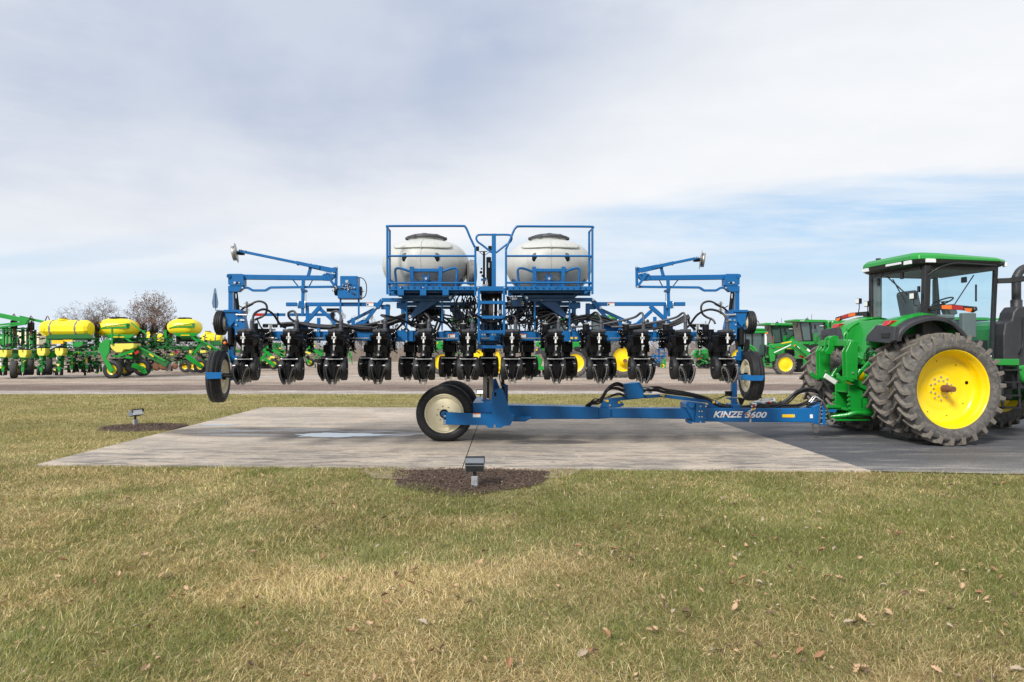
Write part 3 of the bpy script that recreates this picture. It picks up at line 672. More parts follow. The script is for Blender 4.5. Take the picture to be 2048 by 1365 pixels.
# fold-up row marker arms: mast, beams, linkage and disc
def marker(X, name='marker_arm', v=0.12, XA=None, YA=None, disc=(473.2, 506.5), sg=1):
    XA = XA or X; YA = YA or (lambda y: y)
    """X maps a left-hand column to the photographed column on this side"""
    f = lambda pts: [(X(a, b_), b_) for a, b_ in pts]
    mk = empty(name, (0, 0, 0)); c = L(X(463, 600), 600, v); mk.parent = P_; mk.location = c - ORG[planter.name]; ORG[mk.name] = c.copy()
    mb = MB()
    lplate(mb, f([(456.5, 583), (469, 583), (469, 625), (456.5, 625)]), v, 0.12, 'blue_paint'); lplate(mb, f([(465, 585), (468, 585), (468, 622), (465, 622)]), v - 0.01, 0.01, 'blue_grey')
    lplate(mb, f([(456, 550), (459, 548), (484, 548), (487, 552), (487, 571), (482, 572), (460, 572), (456, 568)]), v - 0.03, 0.18, 'blue_paint')
    lplate(mb, f([(456, 572), (479, 572), (487, 573), (483, 578), (476, 584), (456, 584)]), v - 0.02, 0.15, 'blue_paint')
    lplate(mb, f([(471, 565), (480, 564), (480, 567.5), (471, 568)]), v - 0.034, 0.005, 'black_paint')
    for x, y, r in [(457.5, 552.5, 0.034), (470, 566, 0.024), (479, 566, 0.014), (485.5, 576, 0.016)]: lbolt(mb, X(x, y), y, v - 0.03, r)
    mb.cyl(L(X(457.5, 0), 552.5, v - 0.06), L(X(457.5, 0), 552.5, v + 0.2), 0.04, 'blue_paint', 14)
    mb.build('mast', mk, bevel=0.006)
    mb = MB()
    lplate(mb, f([(484, 549.3), (511, 549.8), (645, 551.3), (645, 561), (511, 559.6), (484, 559.3)]), v + 0.02, 0.08, 'blue_paint')
    lplate(mb, f([(644, 550), (652, 545), (668, 549), (672, 545), (670, 553), (663, 560), (655, 561.5), (644, 561)]), v, 0.11, 'blue_paint')
    lplate(mb, f([(584, 560), (587, 560), (600, 576), (597, 576)]), v + 0.03, 0.02, 'dark_blue_paint'); lplate(mb, f([(624, 560), (626, 560), (618, 576), (615, 576)]), v + 0.03, 0.02, 'dark_blue_paint')
    mb.build('beam', mk, bevel=0.006)
    mb = MB(); poly_bar(mb, [(X(486, 0), 576), (X(496, 0), 576), (X(506, 0), 581.5), (X(531, 0), 581.5), (X(541, 0), 575.5), (X(671, 0), 574)], 4.6, v + 0.03, 0.04)
    lplate(mb, f([(670.5, 533.5), (673, 532.5), (675.2, 534), (674.5, 574), (671, 577), (668.5, 573)]), v + 0.02, 0.03, 'blue_paint')
    lbar(mb, (X(651, 0), 547), (X(670, 0), 573), 5, v - 0.02, 0.03, 'blue_paint')
    for x, y in [(651, 547), (665, 547), (671, 574), (673, 534.5)]: lbolt(mb, X(x, y), y, v - 0.03, 0.018)
    mb.build('linkage', mk, bevel=0.004)
    mb = MB()
    A = (XA(478, 0), YA(502.2)); B = (XA(595, 0), YA(526.3)); Cc = (X(640, 0), 536)
    lbar(mb, A, B, 5.4, v + 0.03, 0.05, 'blue_paint'); lbar(mb, (XA(593, 0), YA(525.8)), Cc, 6.8, v + 0.02, 0.07, 'blue_paint')
    lplate(mb, f([(608, 528), (631, 529.5), (664, 536), (671, 534), (674, 534), (671, 546), (661, 545.5), (618, 536)]), v + 0.01, 0.09, 'blue_paint')
    lplate(mb, f([(617.5, 536), (623, 537.5), (618.5, 554), (612.5, 553)]), v + 0.02, 0.05, 'blue_paint'); lplate(mb, f([(617, 534.5), (621, 535), (621, 538), (617, 537.5)]), v + 0.01, 0.03, 'black_paint')
    lplate(mb, [(XA(594, 0), 522.5), (XA(597, 0), 523), (XA(596, 0), 531), (XA(593, 0), 530.5)], v + 0.012, 0.085, 'blue_paint')
    lbolt(mb, X(622.5, 0), 527.5, v + 0.0, 0.012); lbolt(mb, XA(482, 0), YA(500), v, 0.012); lbolt(mb, XA(491, 0), YA(501.5), v, 0.012)
    mb.build('disc_arm', mk, bevel=0.005)
    mb = MB()
    c = L(disc[0], disc[1], v + 0.05); ax = Vector((-sg * 1.0, 0.0, 0.0)) 
    ax = Matrix.Rotation(R(-9 * sg), 3, 'Y') @ ax
    ax = Matrix.Rotation(R(13 * sg), 3, 'Z') @ ax
    ax = ax.normalized()
    mb.lathe([(0.001, -0.02), (0.07, -0.018), (0.185, 0.0), (0.188, 0.004), (0.185, 0.006), (0.07, -0.008), (0.001, -0.01)], c, ax, 'steel', 36)
    mb.lathe([(0.001, 0.03), (0.02, 0.03), (0.138, 0.012), (0.138, 0.075), (0.130, 0.078), (0.02, 0.06), (0.001, 0.06)], c, ax, 'steel', 36)
    mb.cyl(c - ax * 0.10, c - ax * 0.0, 0.035, 'black_paint', 12); mb.box(c - ax * 0.09 - Vector((0, 0, 0.02)), (0.10, 0.06, 0.06), 'black_paint')
    mb.build('marker_disc', mk)
    mb = MB()
    lplate(mb, f([(603, 560), (609.5, 560), (609, 578), (607, 633), (602, 633), (602.5, 578)]), v - 0.04, 0.04, 'blue_paint')
    lplate(mb, f([(601, 577), (613, 580), (614, 584), (609, 585.5), (602, 583)]), v - 0.06, 0.08, 'dark_blue_paint'); lplate(mb, f([(596, 602.5), (610, 602.5), (610, 616), (608, 617.5), (597, 617.5), (596, 616)]), v - 0.055, 0.02, 'blue_paint')
    for x in (596, 610): mb.tube([L(X(x, 0), 603, v + 0.08), L(X(x, 0), 601.5, v - 0.05), L(X(x, 0), 616.5, v - 0.07), L(X(x, 0), 616, v + 0.08)], 0.010, 'zinc', 6)
    for k in range(5): mb.tube([L(X(611.5 + (k % 2), 0), 587 + k * 3, v - 0.03), L(X(612.5 - (k % 2), 0), 590 + k * 3, v - 0.03)], 0.006, 'chain_steel', 5)
    mb.build('rest_post', mk, bevel=0.003)
    mb = MB(); mb.cyl(L(X(471.5, 0), 584, v - 0.03), L(X(476, 0), 622, v - 0.03), 0.034, 'black_paint', 12); mb.cyl(L(X(472, 0), 588, v - 0.066), L(X(472.5, 0), 597, v - 0.066), 0.008, 'white_decal', 6); mb.build('cylinder', mk)
    return mk
marker(lambda x, y: x)
XR2 = lambda x, y: 1478.5 + (x - 457) * (1273 - 1478.5) / (673 - 457)
marker(XR2, v=0.12, XA=lambda x, y: 1396.5 - (x - 478) * (1396.5 - 1346) / 117, YA=lambda y: 516.2 + (y - 502.2) * 10.4 / 24.1, disc=(1401.5, 520), sg=-1)

# gear boxes and wheel yokes at both ends
def endbox(X, vz):
    f = lambda pts: [(X(a), b_) for a, b_ in pts]
    mb = MB(); v = -0.12
    lplate(mb, f([(449, 624), (458, 622), (481, 622), (483, 630), (483, 657), (453, 660), (452, 640)]), v + 0.05, 0.30, 'blue_paint')
    lplate(mb, f([(470, 630), (479, 624), (484, 628), (490, 655), (489, 676), (470, 679), (469, 650)]), v - 0.02, 0.22, 'blue_paint')
    lplate(mb, f([(454, 646), (467, 634), (473, 638), (460, 654)]), v + 0.0, 0.05, 'blue_paint'); lplate(mb, f([(447, 620), (482, 620), (482, 624.5), (447, 624.5)]), v + 0.02, 0.34, 'blue_paint')
    for x, y in [(474, 629), (490, 630), (484, 640), (475, 641), (474, 669), (477, 662), (473, 650)]: lbolt(mb, X(x), y, v - 0.025, 0.016)
    mb.cyl(L(X(472), 630, v - 0.05), L(X(494), 630.5, v - 0.05), 0.016, 'zinc', 10); mb.cyl(L(X(480), 641, v - 0.05), L(X(489), 641, v - 0.05), 0.011, 'zinc', 10)
    mb.cyl(L(X(453), 644, v + 0.12), L(X(461), 644, v + 0.12), 0.045, 'steel', 14)
    mb.tube([L(X(434), 640, v + 0.12), L(X(427), 643, v + 0.1), L(X(425), 648, v + 0.1), L(X(429), 652, v + 0.1), L(X(431), 648, v + 0.1)], 0.012, 'steel', 6)
    mb.build('end_gearbox', P_, bevel=0.008)
    mb = MB()
    lplate(mb, f([(455, 658), (470, 658), (470, 676), (466, 700), (457, 700), (455, 680)]), v + 0.05, 0.14, 'black_paint')
    lplate(mb, f([(444, 680), (452, 678), (456, 690), (455, 705), (449, 705), (444, 695)]), v - 0.06, 0.02, 'black_plastic')
    mb.cyl(L(X(461), 655, v), L(X(461), 690, v), 0.045, 'black_plastic', 14)
    lplate(mb, f([(461, 694), (466, 694), (466, 712), (476, 712), (476, 720), (460, 722)]), v + 0.0, 0.05, 'blue_paint')
    lplate(mb, f([(454, 700), (470, 705), (472, 730), (468, 760), (460, 762), (463, 730)]), v + 0.12, 0.03, 'blue_paint')
    mb.cyl(L(X(443), 751, -0.24), L(X(468), 752, -0.24), 0.04, 'black_paint', 12)
    mb.build('wheel_yoke', P_, bevel=0.005)
endbox(lambda x: x, 0)
endbox(lambda x: 1941.5 - x + 2.0, 0)
mb = MB(); mb.lathe([(0.001, 0), (0.028, 0), (0.030, 0.02), (0.02, 0.035), (0.001, 0.036)], L(450.5, 686.5, -0.185), -VV, 'amber_lens', 16); mb.build('reflector', P_)
# scraper plates beside the lift wheels
mb = MB(); lplate(mb, [(410.5, 744), (414, 745.2), (442.5, 745), (443.5, 757.5), (415, 758.8), (412.5, 757)], -0.80, 0.02, 'blue_paint'); mb.bar(L(441, 751, -0.78), L(462, 752, -0.2), 0.10, 0.03, 'black_paint'); mb.build('wheel_scraper', P_, bevel=0.003)
mb = MB(); lplate(mb, [(1484, 750), (1499, 749.5), (1502, 751.5), (1529, 751.5), (1525.5, 762), (1501, 762), (1493, 761), (1484, 760)], -0.80, 0.02, 'blue_paint'); lplate(mb, [(1476, 750), (1493, 750), (1493, 761), (1474, 761)], -0.78, 0.03, 'blue_grey'); mb.build('wheel_scraper', P_, bevel=0.003)
# slow moving vehicle emblem seen from behind its plate
mb = MB(); lplate(mb, [(428.6, 577), (431.6, 577), (436.6, 606), (435.2, 616.5), (425.8, 616.5), (423.8, 606)], 0.25, 0.006, 'blue_grey'); lplate(mb, [(429.8, 587), (430.8, 587), (431.4, 616), (430.4, 616)], 0.24, 0.01, 'dark_blue_paint')
mb.tube([L(431, 616, 0.25), L(431.5, 621, 0.25), L(452, 622, 0.2)], 0.010, 'blue_grey', 6); mb.build('tail_emblem', P_)
# far light bar with reflective tape
mb = MB(); lrect(mb, 509, 627, 531, 632.6, 1.3, 0.05, 'red_reflector'); lrect(mb, 531, 627, 571, 632.6, 1.3, 0.05, 'blue_paint'); lrect(mb, 571, 627, 579, 632.6, 1.3, 0.05, 'white_decal'); lrect(mb, 579, 627, 670, 632.6, 1.3, 0.05, 'blue_paint')
lrect(mb, 554, 626, 556.5, 650, 1.28, 0.02, 'black_paint'); lrect(mb, 653, 617, 678, 624, 1.0, 0.05, 'black_paint'); lrect(mb, 664, 624, 668, 640, 1.0, 0.05, 'black_paint'); mb.build('light_bar', P_)

# spring coil stacks, row-shut-off clusters and looping end hoses
def end_clutter(X):
    mb = MB()
    for k in range(8):
        c = L(X(493.5), 605 + 2.9 * k, -0.05); r = (0.028, 0.05, 0.034, 0.055, 0.03, 0.05, 0.06, 0.035)[k]
        mb.lathe([(0.001, 0), (r, 0), (r, 0.006), (0.001, 0.006)], c, (0, 0, 1), 'steel', 14, False)
    mb.cyl(L(X(493.5), 603.5, -0.05), L(X(493.8), 629, -0.05), 0.018, 'worn_steel', 10); mb.build('spring_stack', P_)
    mb = MB()
    for x in (529, 548):
        for k in range(3): mb.cyl(L(X(x + k * 2), 650, 0.0), L(X(x + k * 2), 656, 0.0), 0.02, 'worn_steel', 8); mb.cyl(L(X(x - 3), 652, 0.0), L(X(x + 7), 652, 0.0), 0.028, 'black_paint', 10)
        mb.cyl(L(X(x), 658, 0.05), L(X(x), 662, 0.05), 0.03, 'zinc', 8)
    mb.bar(L(X(526), 649, 0.03), L(X(556), 649, 0.03), 0.02, 0.02, 'steel'); mb.bar(L(X(541), 649, -0.08), L(X(541.5), 684, -0.08), 0.03, 0.035, 'worn_steel')
    mb.cyl(L(X(536), 677, -0.12), L(X(548), 677, -0.12), 0.03, 'steel', 10)
    mb.build('shaft_drive', P_)
    mb = MB()
    mb.hose([L(X(x), y, v) for x, y, v in [(480, 623, 0), (488, 616, -0.05), (500, 610, -0.1), (512, 604, -0.1), (522, 603.5, -0.1), (531, 608, -0.1), (534, 617, -0.1), (531, 628, -0.1), (522, 635, -0.1), (510, 640, -0.15), (505, 648, -0.2)]], 0.020, 'hose', 8)
    mb.hose([L(X(x), y, v) for x, y, v in [(478, 612, 0), (486, 615.5, 0), (496, 614, -0.05), (506, 609, -0.1)]], 0.010, 'hose', 6)
    mb.hose([L(X(x), y, v) for x, y, v in [(513, 636, -0.1), (517, 645, -0.1), (522, 655, -0.1), (530, 662, -0.05)]], 0.014, 'hose', 6)
    mb.build('hydraulic_hose', P_)
end_clutter(lambda x: x); end_clutter(lambda x: 1441.5 + (493.5 - x) * 0.97)

# compressor box on two legs (left)
mb = MB()
lplate(mb, [(680, 552.2), (714.8, 552.2), (714.8, 571.5), (680, 571.5)], 0.0, 0.30, 'blue_paint'); lrect(mb, 675, 571.5, 718.5, 597.5, -0.03, 0.36, 'blue_paint')
mb.build('pump_box', P_, bevel=0.01)
mb = MB(); lrect(mb, 679, 597.5, 682.5, 660, 0.04, 0.03, 'blue_paint'); mb.build('pump_leg', P_); mb = MB(); lrect(mb, 715.5, 597.5, 719, 636, 0.04, 0.03, 'blue_paint'); mb.build('pump_leg', P_, bevel=0.003)
for x, s_ in ((675, -1), (718.5, 1)):
    mb = MB(); p = L(x, 582.5, 0.14); mb.cyl(p, p + Vector((0.045 * s_, 0, 0)), 0.095, 'black_plastic', 20, 0.085); mb.cyl(p, p + Vector((0.09 * s_, 0, 0)), 0.015, 'zinc', 8); mb.build('side_fan', P_)
mb = MB(); p = L(694, 563.5, -0.06); mb.cyl(p, p - VV * 0.03, 0.028, 'zinc', 14)
for x, y, r in [(686, 571, .018), (692, 572, .02), (697, 568, .025), (700, 574, .015), (709, 576.5, .02), (704, 577, .014), (690, 578, .012), (697, 580, .016), (673, 577, .02), (665, 581, .014)]: mb.sphere(L(x, y, -0.05), r, 'steel', 8)
mb.cyl(L(681, 576, -0.04), L(704, 577, -0.04), 0.012, 'blue_grey', 8); mb.cyl(L(695, 563, -0.05), L(696, 583, -0.05), 0.01, 'steel', 8)
mb.hose([L(x, y, v) for x, y, v in [(714, 555.5, 0.1), (725, 557, 0.1), (732, 567, 0.1), (733, 582, 0.1), (730, 593, 0.1), (723, 597, 0.1), (715, 593, 0), (708, 588, -.05), (702, 585, -.05)]], 0.010, 'corrugated_hose', 6)
mb.hose([L(x, y, v) for x, y, v in [(662, 576, 0), (668, 574, -0.05), (676, 577, -0.06), (684, 576, -0.06)]], 0.008, 'hose', 6)
mb.build('pump_fittings', P_)

# ------------------------------------------------------------------ centre platform, tanks, rails, ladder
mb = MB()
for x0, x1 in ((779, 953), (1014, 1183)):
    lrect(mb, x0, 573, x1, 581, -0.42, 0.012, 'blue_paint'); 
    mb.prism([(x0, 581), (x1, 581), (x1, 583), (x0, 583)], lambda x, y: L(x, 576, -0.40), lambda x, y: L(x, 576, 0.35), 'dark_blue_paint')
    n = 14
    for k in range(n + 1):
        a = W((L(x0, 575, -0.4).x * (1 - k / n) + L(x1, 575, -0.4).x * k / n) , 0, 0).x
        tx = L(x0, 575, -0.4).x * (1 - k / n) + L(x1, 575, -0.4).x * k / n
        mb.box((tx - 0.02, 12.95 + tx * PS, 2.90), (0.02, 0.78, 0.03), 'dark_blue_paint', rz=PA)
    for k in range(5): 
        A = L(x0 + 2, 576, -0.36 + 0.18 * k); B = L(x1 - 2, 576, -0.36 + 0.18 * k); A.z = B.z = 2.885; mb.bar(A, B, 0.03, 0.03, 'blue_paint')
    lrect(mb, x0 + 2, 582, x1 - 2, 586.5, -0.30, 0.04, 'dark_blue_paint'); lrect(mb, x0 + 2, 578, x1 - 2, 592, 0.36, 0.04, 'blue_paint')
for x in (795, 840, 885): lrect(mb, x, 579, x + 12.5, 590.5, -0.425, 0.012, 'blue_paint'); lbolt(mb, x + 6, 575.7, -0.42, 0.012); lplate(mb, [(x, 590.5), (x + 12.5, 590.5), (x + 12.5, 592.5), (x, 592.5)], -0.41, 0.25, 'blue_paint')
for x in (1071, 1116, 1161): lbolt(mb, x, 575.5, -0.42, 0.010, 'black_paint')
lplate(mb, [(779, 583), (790, 583), (784, 590), (779, 585)], -0.40, 0.01, 'blue_paint'); lplate(mb, [(1184, 573), (1184, 581), (1169, 589), (1169, 582), (1178, 580)], -0.40, 0.01, 'blue_paint')
mb.build('platform', P_, bevel=0.003)
def railing(pts_front, xs_post, ys, back_x):
    mb = MB(); v = -0.42; r = 0.021
    mb.hose([L(x, y, v) for x, y in pts_front], r, 'blue_paint', 10, 4)
    xo = pts_front[0][0]; xi = xs_post
    for y in ys: mb.cyl(L(xo, y, v), L(xi, y, v), 0.019, 'blue_paint', 10)
    A = L(xo, pts_front[0][1] + 1, v); bt = L(xo, 589, v); mb.cyl(A, bt, r, 'blue_paint', 10)
    off = VV * 0.36
    mb.cyl(A + off, bt + off, r, 'blue_paint', 10)
    for y in (pts_front[0][1] + 1.5,) + tuple(ys): mb.cyl(L(xo, y, v), L(xo, y, v) + off, 0.017, 'blue_paint', 8)
    mb.build('railing', P_)
railing([(774.6, 453.2), (778, 452.6), (850, 452.4), (922, 452.4), (929, 453.4), (933, 458), (941, 477), (949, 494), (950.6, 503), (950.6, 592)], 950.6, (512.5, 566.5), 780)
railing([(1184.8, 456), (1180, 453.8), (1100, 453.4), (1040, 453.2), (1033, 455), (1028, 461), (1019, 483), (1012.5, 498), (1012, 505), (1012, 590)], 1012, (512.5, 566.0), 1178)

mat('old_grey_poly', (0.12, 0.12, 0.115), 0.5, var=0.15)
mat('tank_lid', (0.055, 0.055, 0.065), 0.5, var=0.1)
def tank(cx, dx=0.0, v=0.92):
    c = L(cx, 520, v); D = c.y; k = D / F; z = lambda y: EYE - (y - HY) * k
    tk = empty('seed_tank', (0, 0, 0)); tk.parent = P_; tk.location = c - ORG[planter.name]; ORG[tk.name] = c.copy()
    prof = [(36, 478.5), (36, 483), (42, 485.5), (54, 489), (66, 495), (75, 503), (81, 512), (85, 522), (86.5, 532), (85.5, 542), (82, 552), (76, 563), (67, 575), (54, 588), (38, 598), (16, 606)]
    pr = [(a * k, z(b_)) for a, b_ in prof]
    mb = MB(); mb.lathe(spline2(pr), (c.x, c.y, 0), (0, 0, 1), 'tank_poly', 64)
    # raised band on the shoulder
    def surf(px, py, out):
        X = (px - cx) * k; r0 = np.interp(py, [b_ for a, b_ in prof], [a for a, b_ in prof]) * k
        r1 = r0 + out; yy = math.sqrt(max(0.02, r1 * r1 - X * X)); return (c.x + X, c.y - yy, z(py))
    band = []
    for k2 in range(40):
        a = 2 * pi * k2 / 40; ca, sa = math.cos(a), math.sin(a)
        ex = 57 * math.copysign(abs(ca) ** 0.45, ca); ey = 7.2 * math.copysign(abs(sa) ** 0.6, sa); band.append((cx + ex, 500.5 + ey))
    o0 = [surf(x, y, 0.0) for x, y in band]; rows = [o0]
    for sc_, out in ((0.985, 0.035), (0.9, 0.045), (0.6, 0.05), (0.3, 0.05)): rows.append([surf(cx + (x - cx) * sc_, 500.5 + (y - 500.5) * (sc_ if sc_ < 0.95 else 0.93), out) for x, y in band])
    vs = [p for r_ in rows for p in r_] + [surf(cx, 500.5, 0.05)]; fs = []
    for i in range(len(rows) - 1):
        for j in range(40): fs.append((i * 40 + j, i * 40 + (j + 1) % 40, (i + 1) * 40 + (j + 1) % 40, (i + 1) * 40 + j))
    i = len(rows) - 1; fs += [(i * 40 + j, i * 40 + (j + 1) % 40, len(vs) - 1) for j in range(40)]
    mb.add(vs, fs, 'tank_poly', True)
    mb.tube([surf(cx, y, 0.055 if 493 < y < 508 else 0.004) for y in range(486, 560, 3)], 0.006, 'tank_poly', 5)
    mb.build('tank_body', tk)
    mb = MB()
    for x in (-30, 29): mb.lathe([(0.001, 0.012), (0.050, 0.010), (0.060, 0.0), (0.060, -0.05)], surf(cx + x, 528, 0.0), (0.0, -1, -0.10), 'black_plastic', 20, sc=(1, 1.15)); mb.lathe([(0.001, 0.006), (0.060, 0.0), (0.060, -0.05)], surf(cx + x, 523.5, 0.0), (0.0, -1, 0.15), 'old_grey_poly', 20, sc=(1, 1.1))
    mb.build('port', tk)
    mb = MB(); zz = z(478.5)
    mb.lathe([(0.0001, 0.078), (0.10, 0.076), (0.26, 0.072), (0.29, 0.066), (0.395, 0.028), (0.405, 0.022), (0.405, -0.015), (0.38, -0.02), (0.365, 0.0)], (c.x, c.y, zz), (0, 0, 1), 'tank_lid', 48)
    for k2 in range(6):
        a = 2 * pi * k2 / 6; mb.box((c.x + 0.395 * math.cos(a), c.y + 0.395 * math.sin(a), zz + 0.004), (0.05, 0.10, 0.05), 'tank_lid', rz=a)
        a += pi / 6 if k2 % 3 else 0; mb.box((c.x + 0.25 * math.cos(a), c.y + 0.25 * math.sin(a), zz + 0.066), (0.07, 0.09, 0.02), 'tank_lid', rz=a)
    mb.build('lid', tk, bevel=0.006)
    mb = MB(); vv = v - 0.86
    q = lambda x, y, s_=1: L(cx + s_ * (x - 849), y, vv)
    for s_ in (1, -1):
        mb.hose([L(cx + s_ * dx_, y, vv) for dx_, y in [(59, 576), (61, 556), (62, 541), (58, 537), (48, 538), (37, 542), (29, 545)]], 0.024, 'blue_paint', 8, 3)
        mb.bar(L(cx + s_ * 29.5, 534, vv), L(cx + s_ * 27, 582, vv), 0.06, 0.07, 'blue_paint', up=(1, 0, 0)); mb.bar(L(cx + s_ * 5, 548, vv), L(cx + s_ * 5, 578, vv), 0.03, 0.04, 'dark_blue_paint', up=(1, 0, 0))
        mb.bar(L(cx + s_ * 48, 588, vv + 0.2), L(cx + s_ * 72, 560, vv + 0.5), 0.05, 0.05, 'dark_blue_paint')
    mb.bar(L(cx - 30, 541, vv), L(cx + 30, 541, vv), 0.05, 0.06, 'blue_paint'); mb.bar(L(cx - 29, 564, vv), L(cx + 29, 564, vv), 0.05, 0.045, 'dark_blue_paint'); mb.bar(L(cx - 29, 569, vv), L(cx + 29, 569, vv), 0.04, 0.10, 'dark_blue_paint')
    p = L(cx, 558.5, vv - 0.03); mb.cyl(p, p - VV * 0.05, 0.06, 'blue_paint', 16); mb.cyl(p, p - VV * 0.075, 0.024, 'zinc', 12); mb.bar(L(cx, 560, vv - 0.04), L(cx, 580, vv - 0.04), 0.04, 0.06, 'blue_paint', up=(1, 0, 0))
    mb.build('cradle', tk, bevel=0.004)
    mb = MB(); mb.cyl((c.x, c.y, z(600)), (c.x, c.y, z(612)), 0.30, 'dark_blue_paint', 24, 0.22); mb.cyl((c.x, c.y, z(612)), (c.x, c.y, z(640)), 0.20, 'black_paint', 24); mb.box((c.x, c.y, z(626)), (0.7, 0.5, 0.12), 'black_paint')
    for k2 in range(11): mb.cyl((c.x - 0.36 + 0.07 * k2, c.y - 0.25, z(620)), (c.x - 0.36 + 0.07 * k2, c.y - 0.34, z(624)), 0.024, 'black_plastic', 8)
    mb.build('air_manifold', tk)
    return tk
def spline2(pr, sub=4):
    P = spline([(a, b_, 0) for a, b_ in pr], sub); return [(p.x, p.y) for p in P]
tank(852.5); tank(1097.5)

# frame below the platform
mb = MB()
for s_, cx in ((1, 850), (-1, 1104)):
    X = lambda x: cx + s_ * (x - 850)
    lplate(mb, [(X(816), 636), (X(824), 637.5), (X(876), 604), (X(866), 600), (X(841), 603)], 0.02, 0.02, 'dark_blue_paint'); lbolt(mb, X(820), 633.5, 0.01, 0.03); lbolt(mb, X(871), 599.5, 0.0, 0.024)
    lplate(mb, [(X(797), 590), (X(903), 590), (X(896), 596), (X(804), 596)], -0.1, 0.5, 'dark_blue_paint')
    lbar(mb, (X(790), 600), (X(900), 600), 6.5, 0.02, 0.08, 'dark_blue_paint'); lbar(mb, (X(795), 608.5), (X(945), 608.5), 7, 0.25, 0.12, 'blue_paint')
    lrect(mb, min(X(802), X(810)), 597, max(X(802), X(810)), 664, 0.14, 0.06, 'blue_paint'); lrect(mb, min(X(793), X(812)), 606, max(X(793), X(812)), 617, 0.12, 0.06, 'blue_paint')
    lbar(mb, (X(912), 586), (X(899), 603), 5, -0.05, 0.06, 'blue_paint'); lbolt(mb, X(901), 596, -0.06, 0.03)
    lplate(mb, [(X(830), 640), (X(865), 640), (X(852), 650), (X(842), 650)], 0.5, 0.3, 'dark_blue_paint'); lplate(mb, [(X(900), 612), (X(912), 612), (X(935), 635), (X(938), 650), (X(920), 646), (X(905), 630)], 0.45, 0.2, 'dark_blue_paint')
    lbar(mb, (X(900), 622), (X(950), 606), 7, 0.35, 0.08, 'dark_blue_paint'); lbar(mb, (X(800), 616), (X(946), 616), 5, 0.5, 0.1, 'dark_blue_paint')
mb.build('centre_frame', P_, bevel=0.004)

# guide mast with twin hydraulic cylinders, tall handle post
mb = MB()
p = lambda x, y, v=0.0: L(x, y, v)
lrect(mb, 983.6, 467.5, 992, 574, -0.40, 0.07, 'blue_paint')
for s_ in (1, -1):
    X = lambda x: 988 + s_ * (x - 988)
    mb.hose([L(X(x), y, -0.37) for x, y in [(984, 470), (961, 470), (954.5, 472), (952.6, 478), (956, 484.5), (965, 491), (984, 506)]], 0.019, 'blue_paint', 10, 4)
mb.build('handle_post', P_, bevel=0.004)
mb = MB()
for x0, x1 in ((965.9, 974.5), (977, 985.9)): grect(mb, x0, 600, x1, 803, 13.78, 0.30, 'mast_steel')
grect(mb, 973, 600, 979, 803, 13.86, 0.16, 'black_paint'); 
mb.cyl(G(975.7, 805, 13.76), G(975.7, 640, 13.76), 0.014, 'black_paint', 8)
for x in (974.6, 977): mb.bolt(G(x, 798, 13.74), (0, -1, 0), 0.014, 'zinc')
mb.build('guide_mast', P_, bevel=0.008)
mb = MB()
mb.cyl(L(977.5, 515, 0.25), L(977.5, 600, 0.25), 0.048, 'black_paint', 16); mb.cyl(L(968, 504, 0.25), L(968, 600, 0.25), 0.022, 'black_paint', 10); mb.cyl(L(983, 523, 0.3), L(983, 600, 0.3), 0.03, 'black_paint', 10)
mb.cyl(L(978, 526, 0.19), L(978, 536, 0.19), 0.014, 'zinc', 8); mb.cyl(L(973, 560, 0.18), L(975, 572, 0.18), 0.018, 'zinc', 8); lrect(mb, 965, 569, 975, 573, 0.1, 0.1, 'steel')
for x, y, r in [(962, 545, .03), (965, 552, .025), (969, 557, .03), (963, 538, .02)]: mb.sphere(L(x, y, 0.2), r, 'black_paint', 8)
lbar(mb, (962, 560), (975, 560), 4, 0.2, 0.06, 'dark_blue_paint'); mb.build('lift_cylinder', P_)
mb = MB()
for x, y in ((954.5, 498), (980, 497)):
    mb.box(L(x, y, 0.2), (0.065, 0.05, 0.085), 'black_plastic', rz=0.2); mb.cyl(L(x + 3, y + 5, 0.2), L(968, 512, 0.22), 0.006, 'black_paint', 6)
mb.cyl(L(960, 503.5, 0.22), L(975, 503.5, 0.22), 0.008, 'black_paint', 6); mb.cyl(L(968, 503, 0.22), L(968, 515, 0.22), 0.018, 'black_paint', 8); mb.build('work_light', P_)
mb = MB(); c = L(940.5, 546, 0.5); mb.cyl(c, c + Vector((0.10, 0.02, 0)), 0.26, 'steel', 28, 0.25); mb.cyl(c - Vector((0.05, 0.01, 0)), c, 0.24, 'worn_steel', 28); 
for k in range(14): a = 2 * pi * k / 14; mb.bolt(c + Vector((0.10, 0.25 * math.cos(a) * .95, 0.25 * math.sin(a) * .95)), (1, 0, 0), 0.01, 'zinc')
mb.build('vacuum_fan', P_)

# ladder
mb = MB(); v = -0.52
for x0 in (955.3, 1005.8): lrect(mb, x0, 582, x0 + 4.6, 697.5, v, 0.05, 'blue_paint')
for y in (602.3, 632, 661.2, 691.3): lrect(mb, 959.9, y, 1005.8, y + 6, v + 0.004, 0.14 if y < 690 else 0.05, 'blue_paint')
lrect(mb, 953.5, 573, 1011, 582, v, 0.04, 'blue_paint'); lrect(mb, 956, 576, 1009, 584, v + 0.05, 0.5, 'dark_blue_paint')
for x in (956.5, 1008.5): lbolt(mb, x, 575.8, v, 0.014)
mb.build('ladder', P_, bevel=0.003)
mb = MB()
lrect(mb, 962, 584, 1004, 596, 0.05, 0.3, 'black_paint'); lrect(mb, 963, 594, 969, 700, 0.15, 0.3, 'dark_blue_paint'); lrect(mb, 998, 594, 1004, 672, 0.2, 0.2, 'dark_blue_paint')
for x in (964.5, 969.5, 985, 990): lbolt(mb, x, 669.5, -0.05, 0.018)
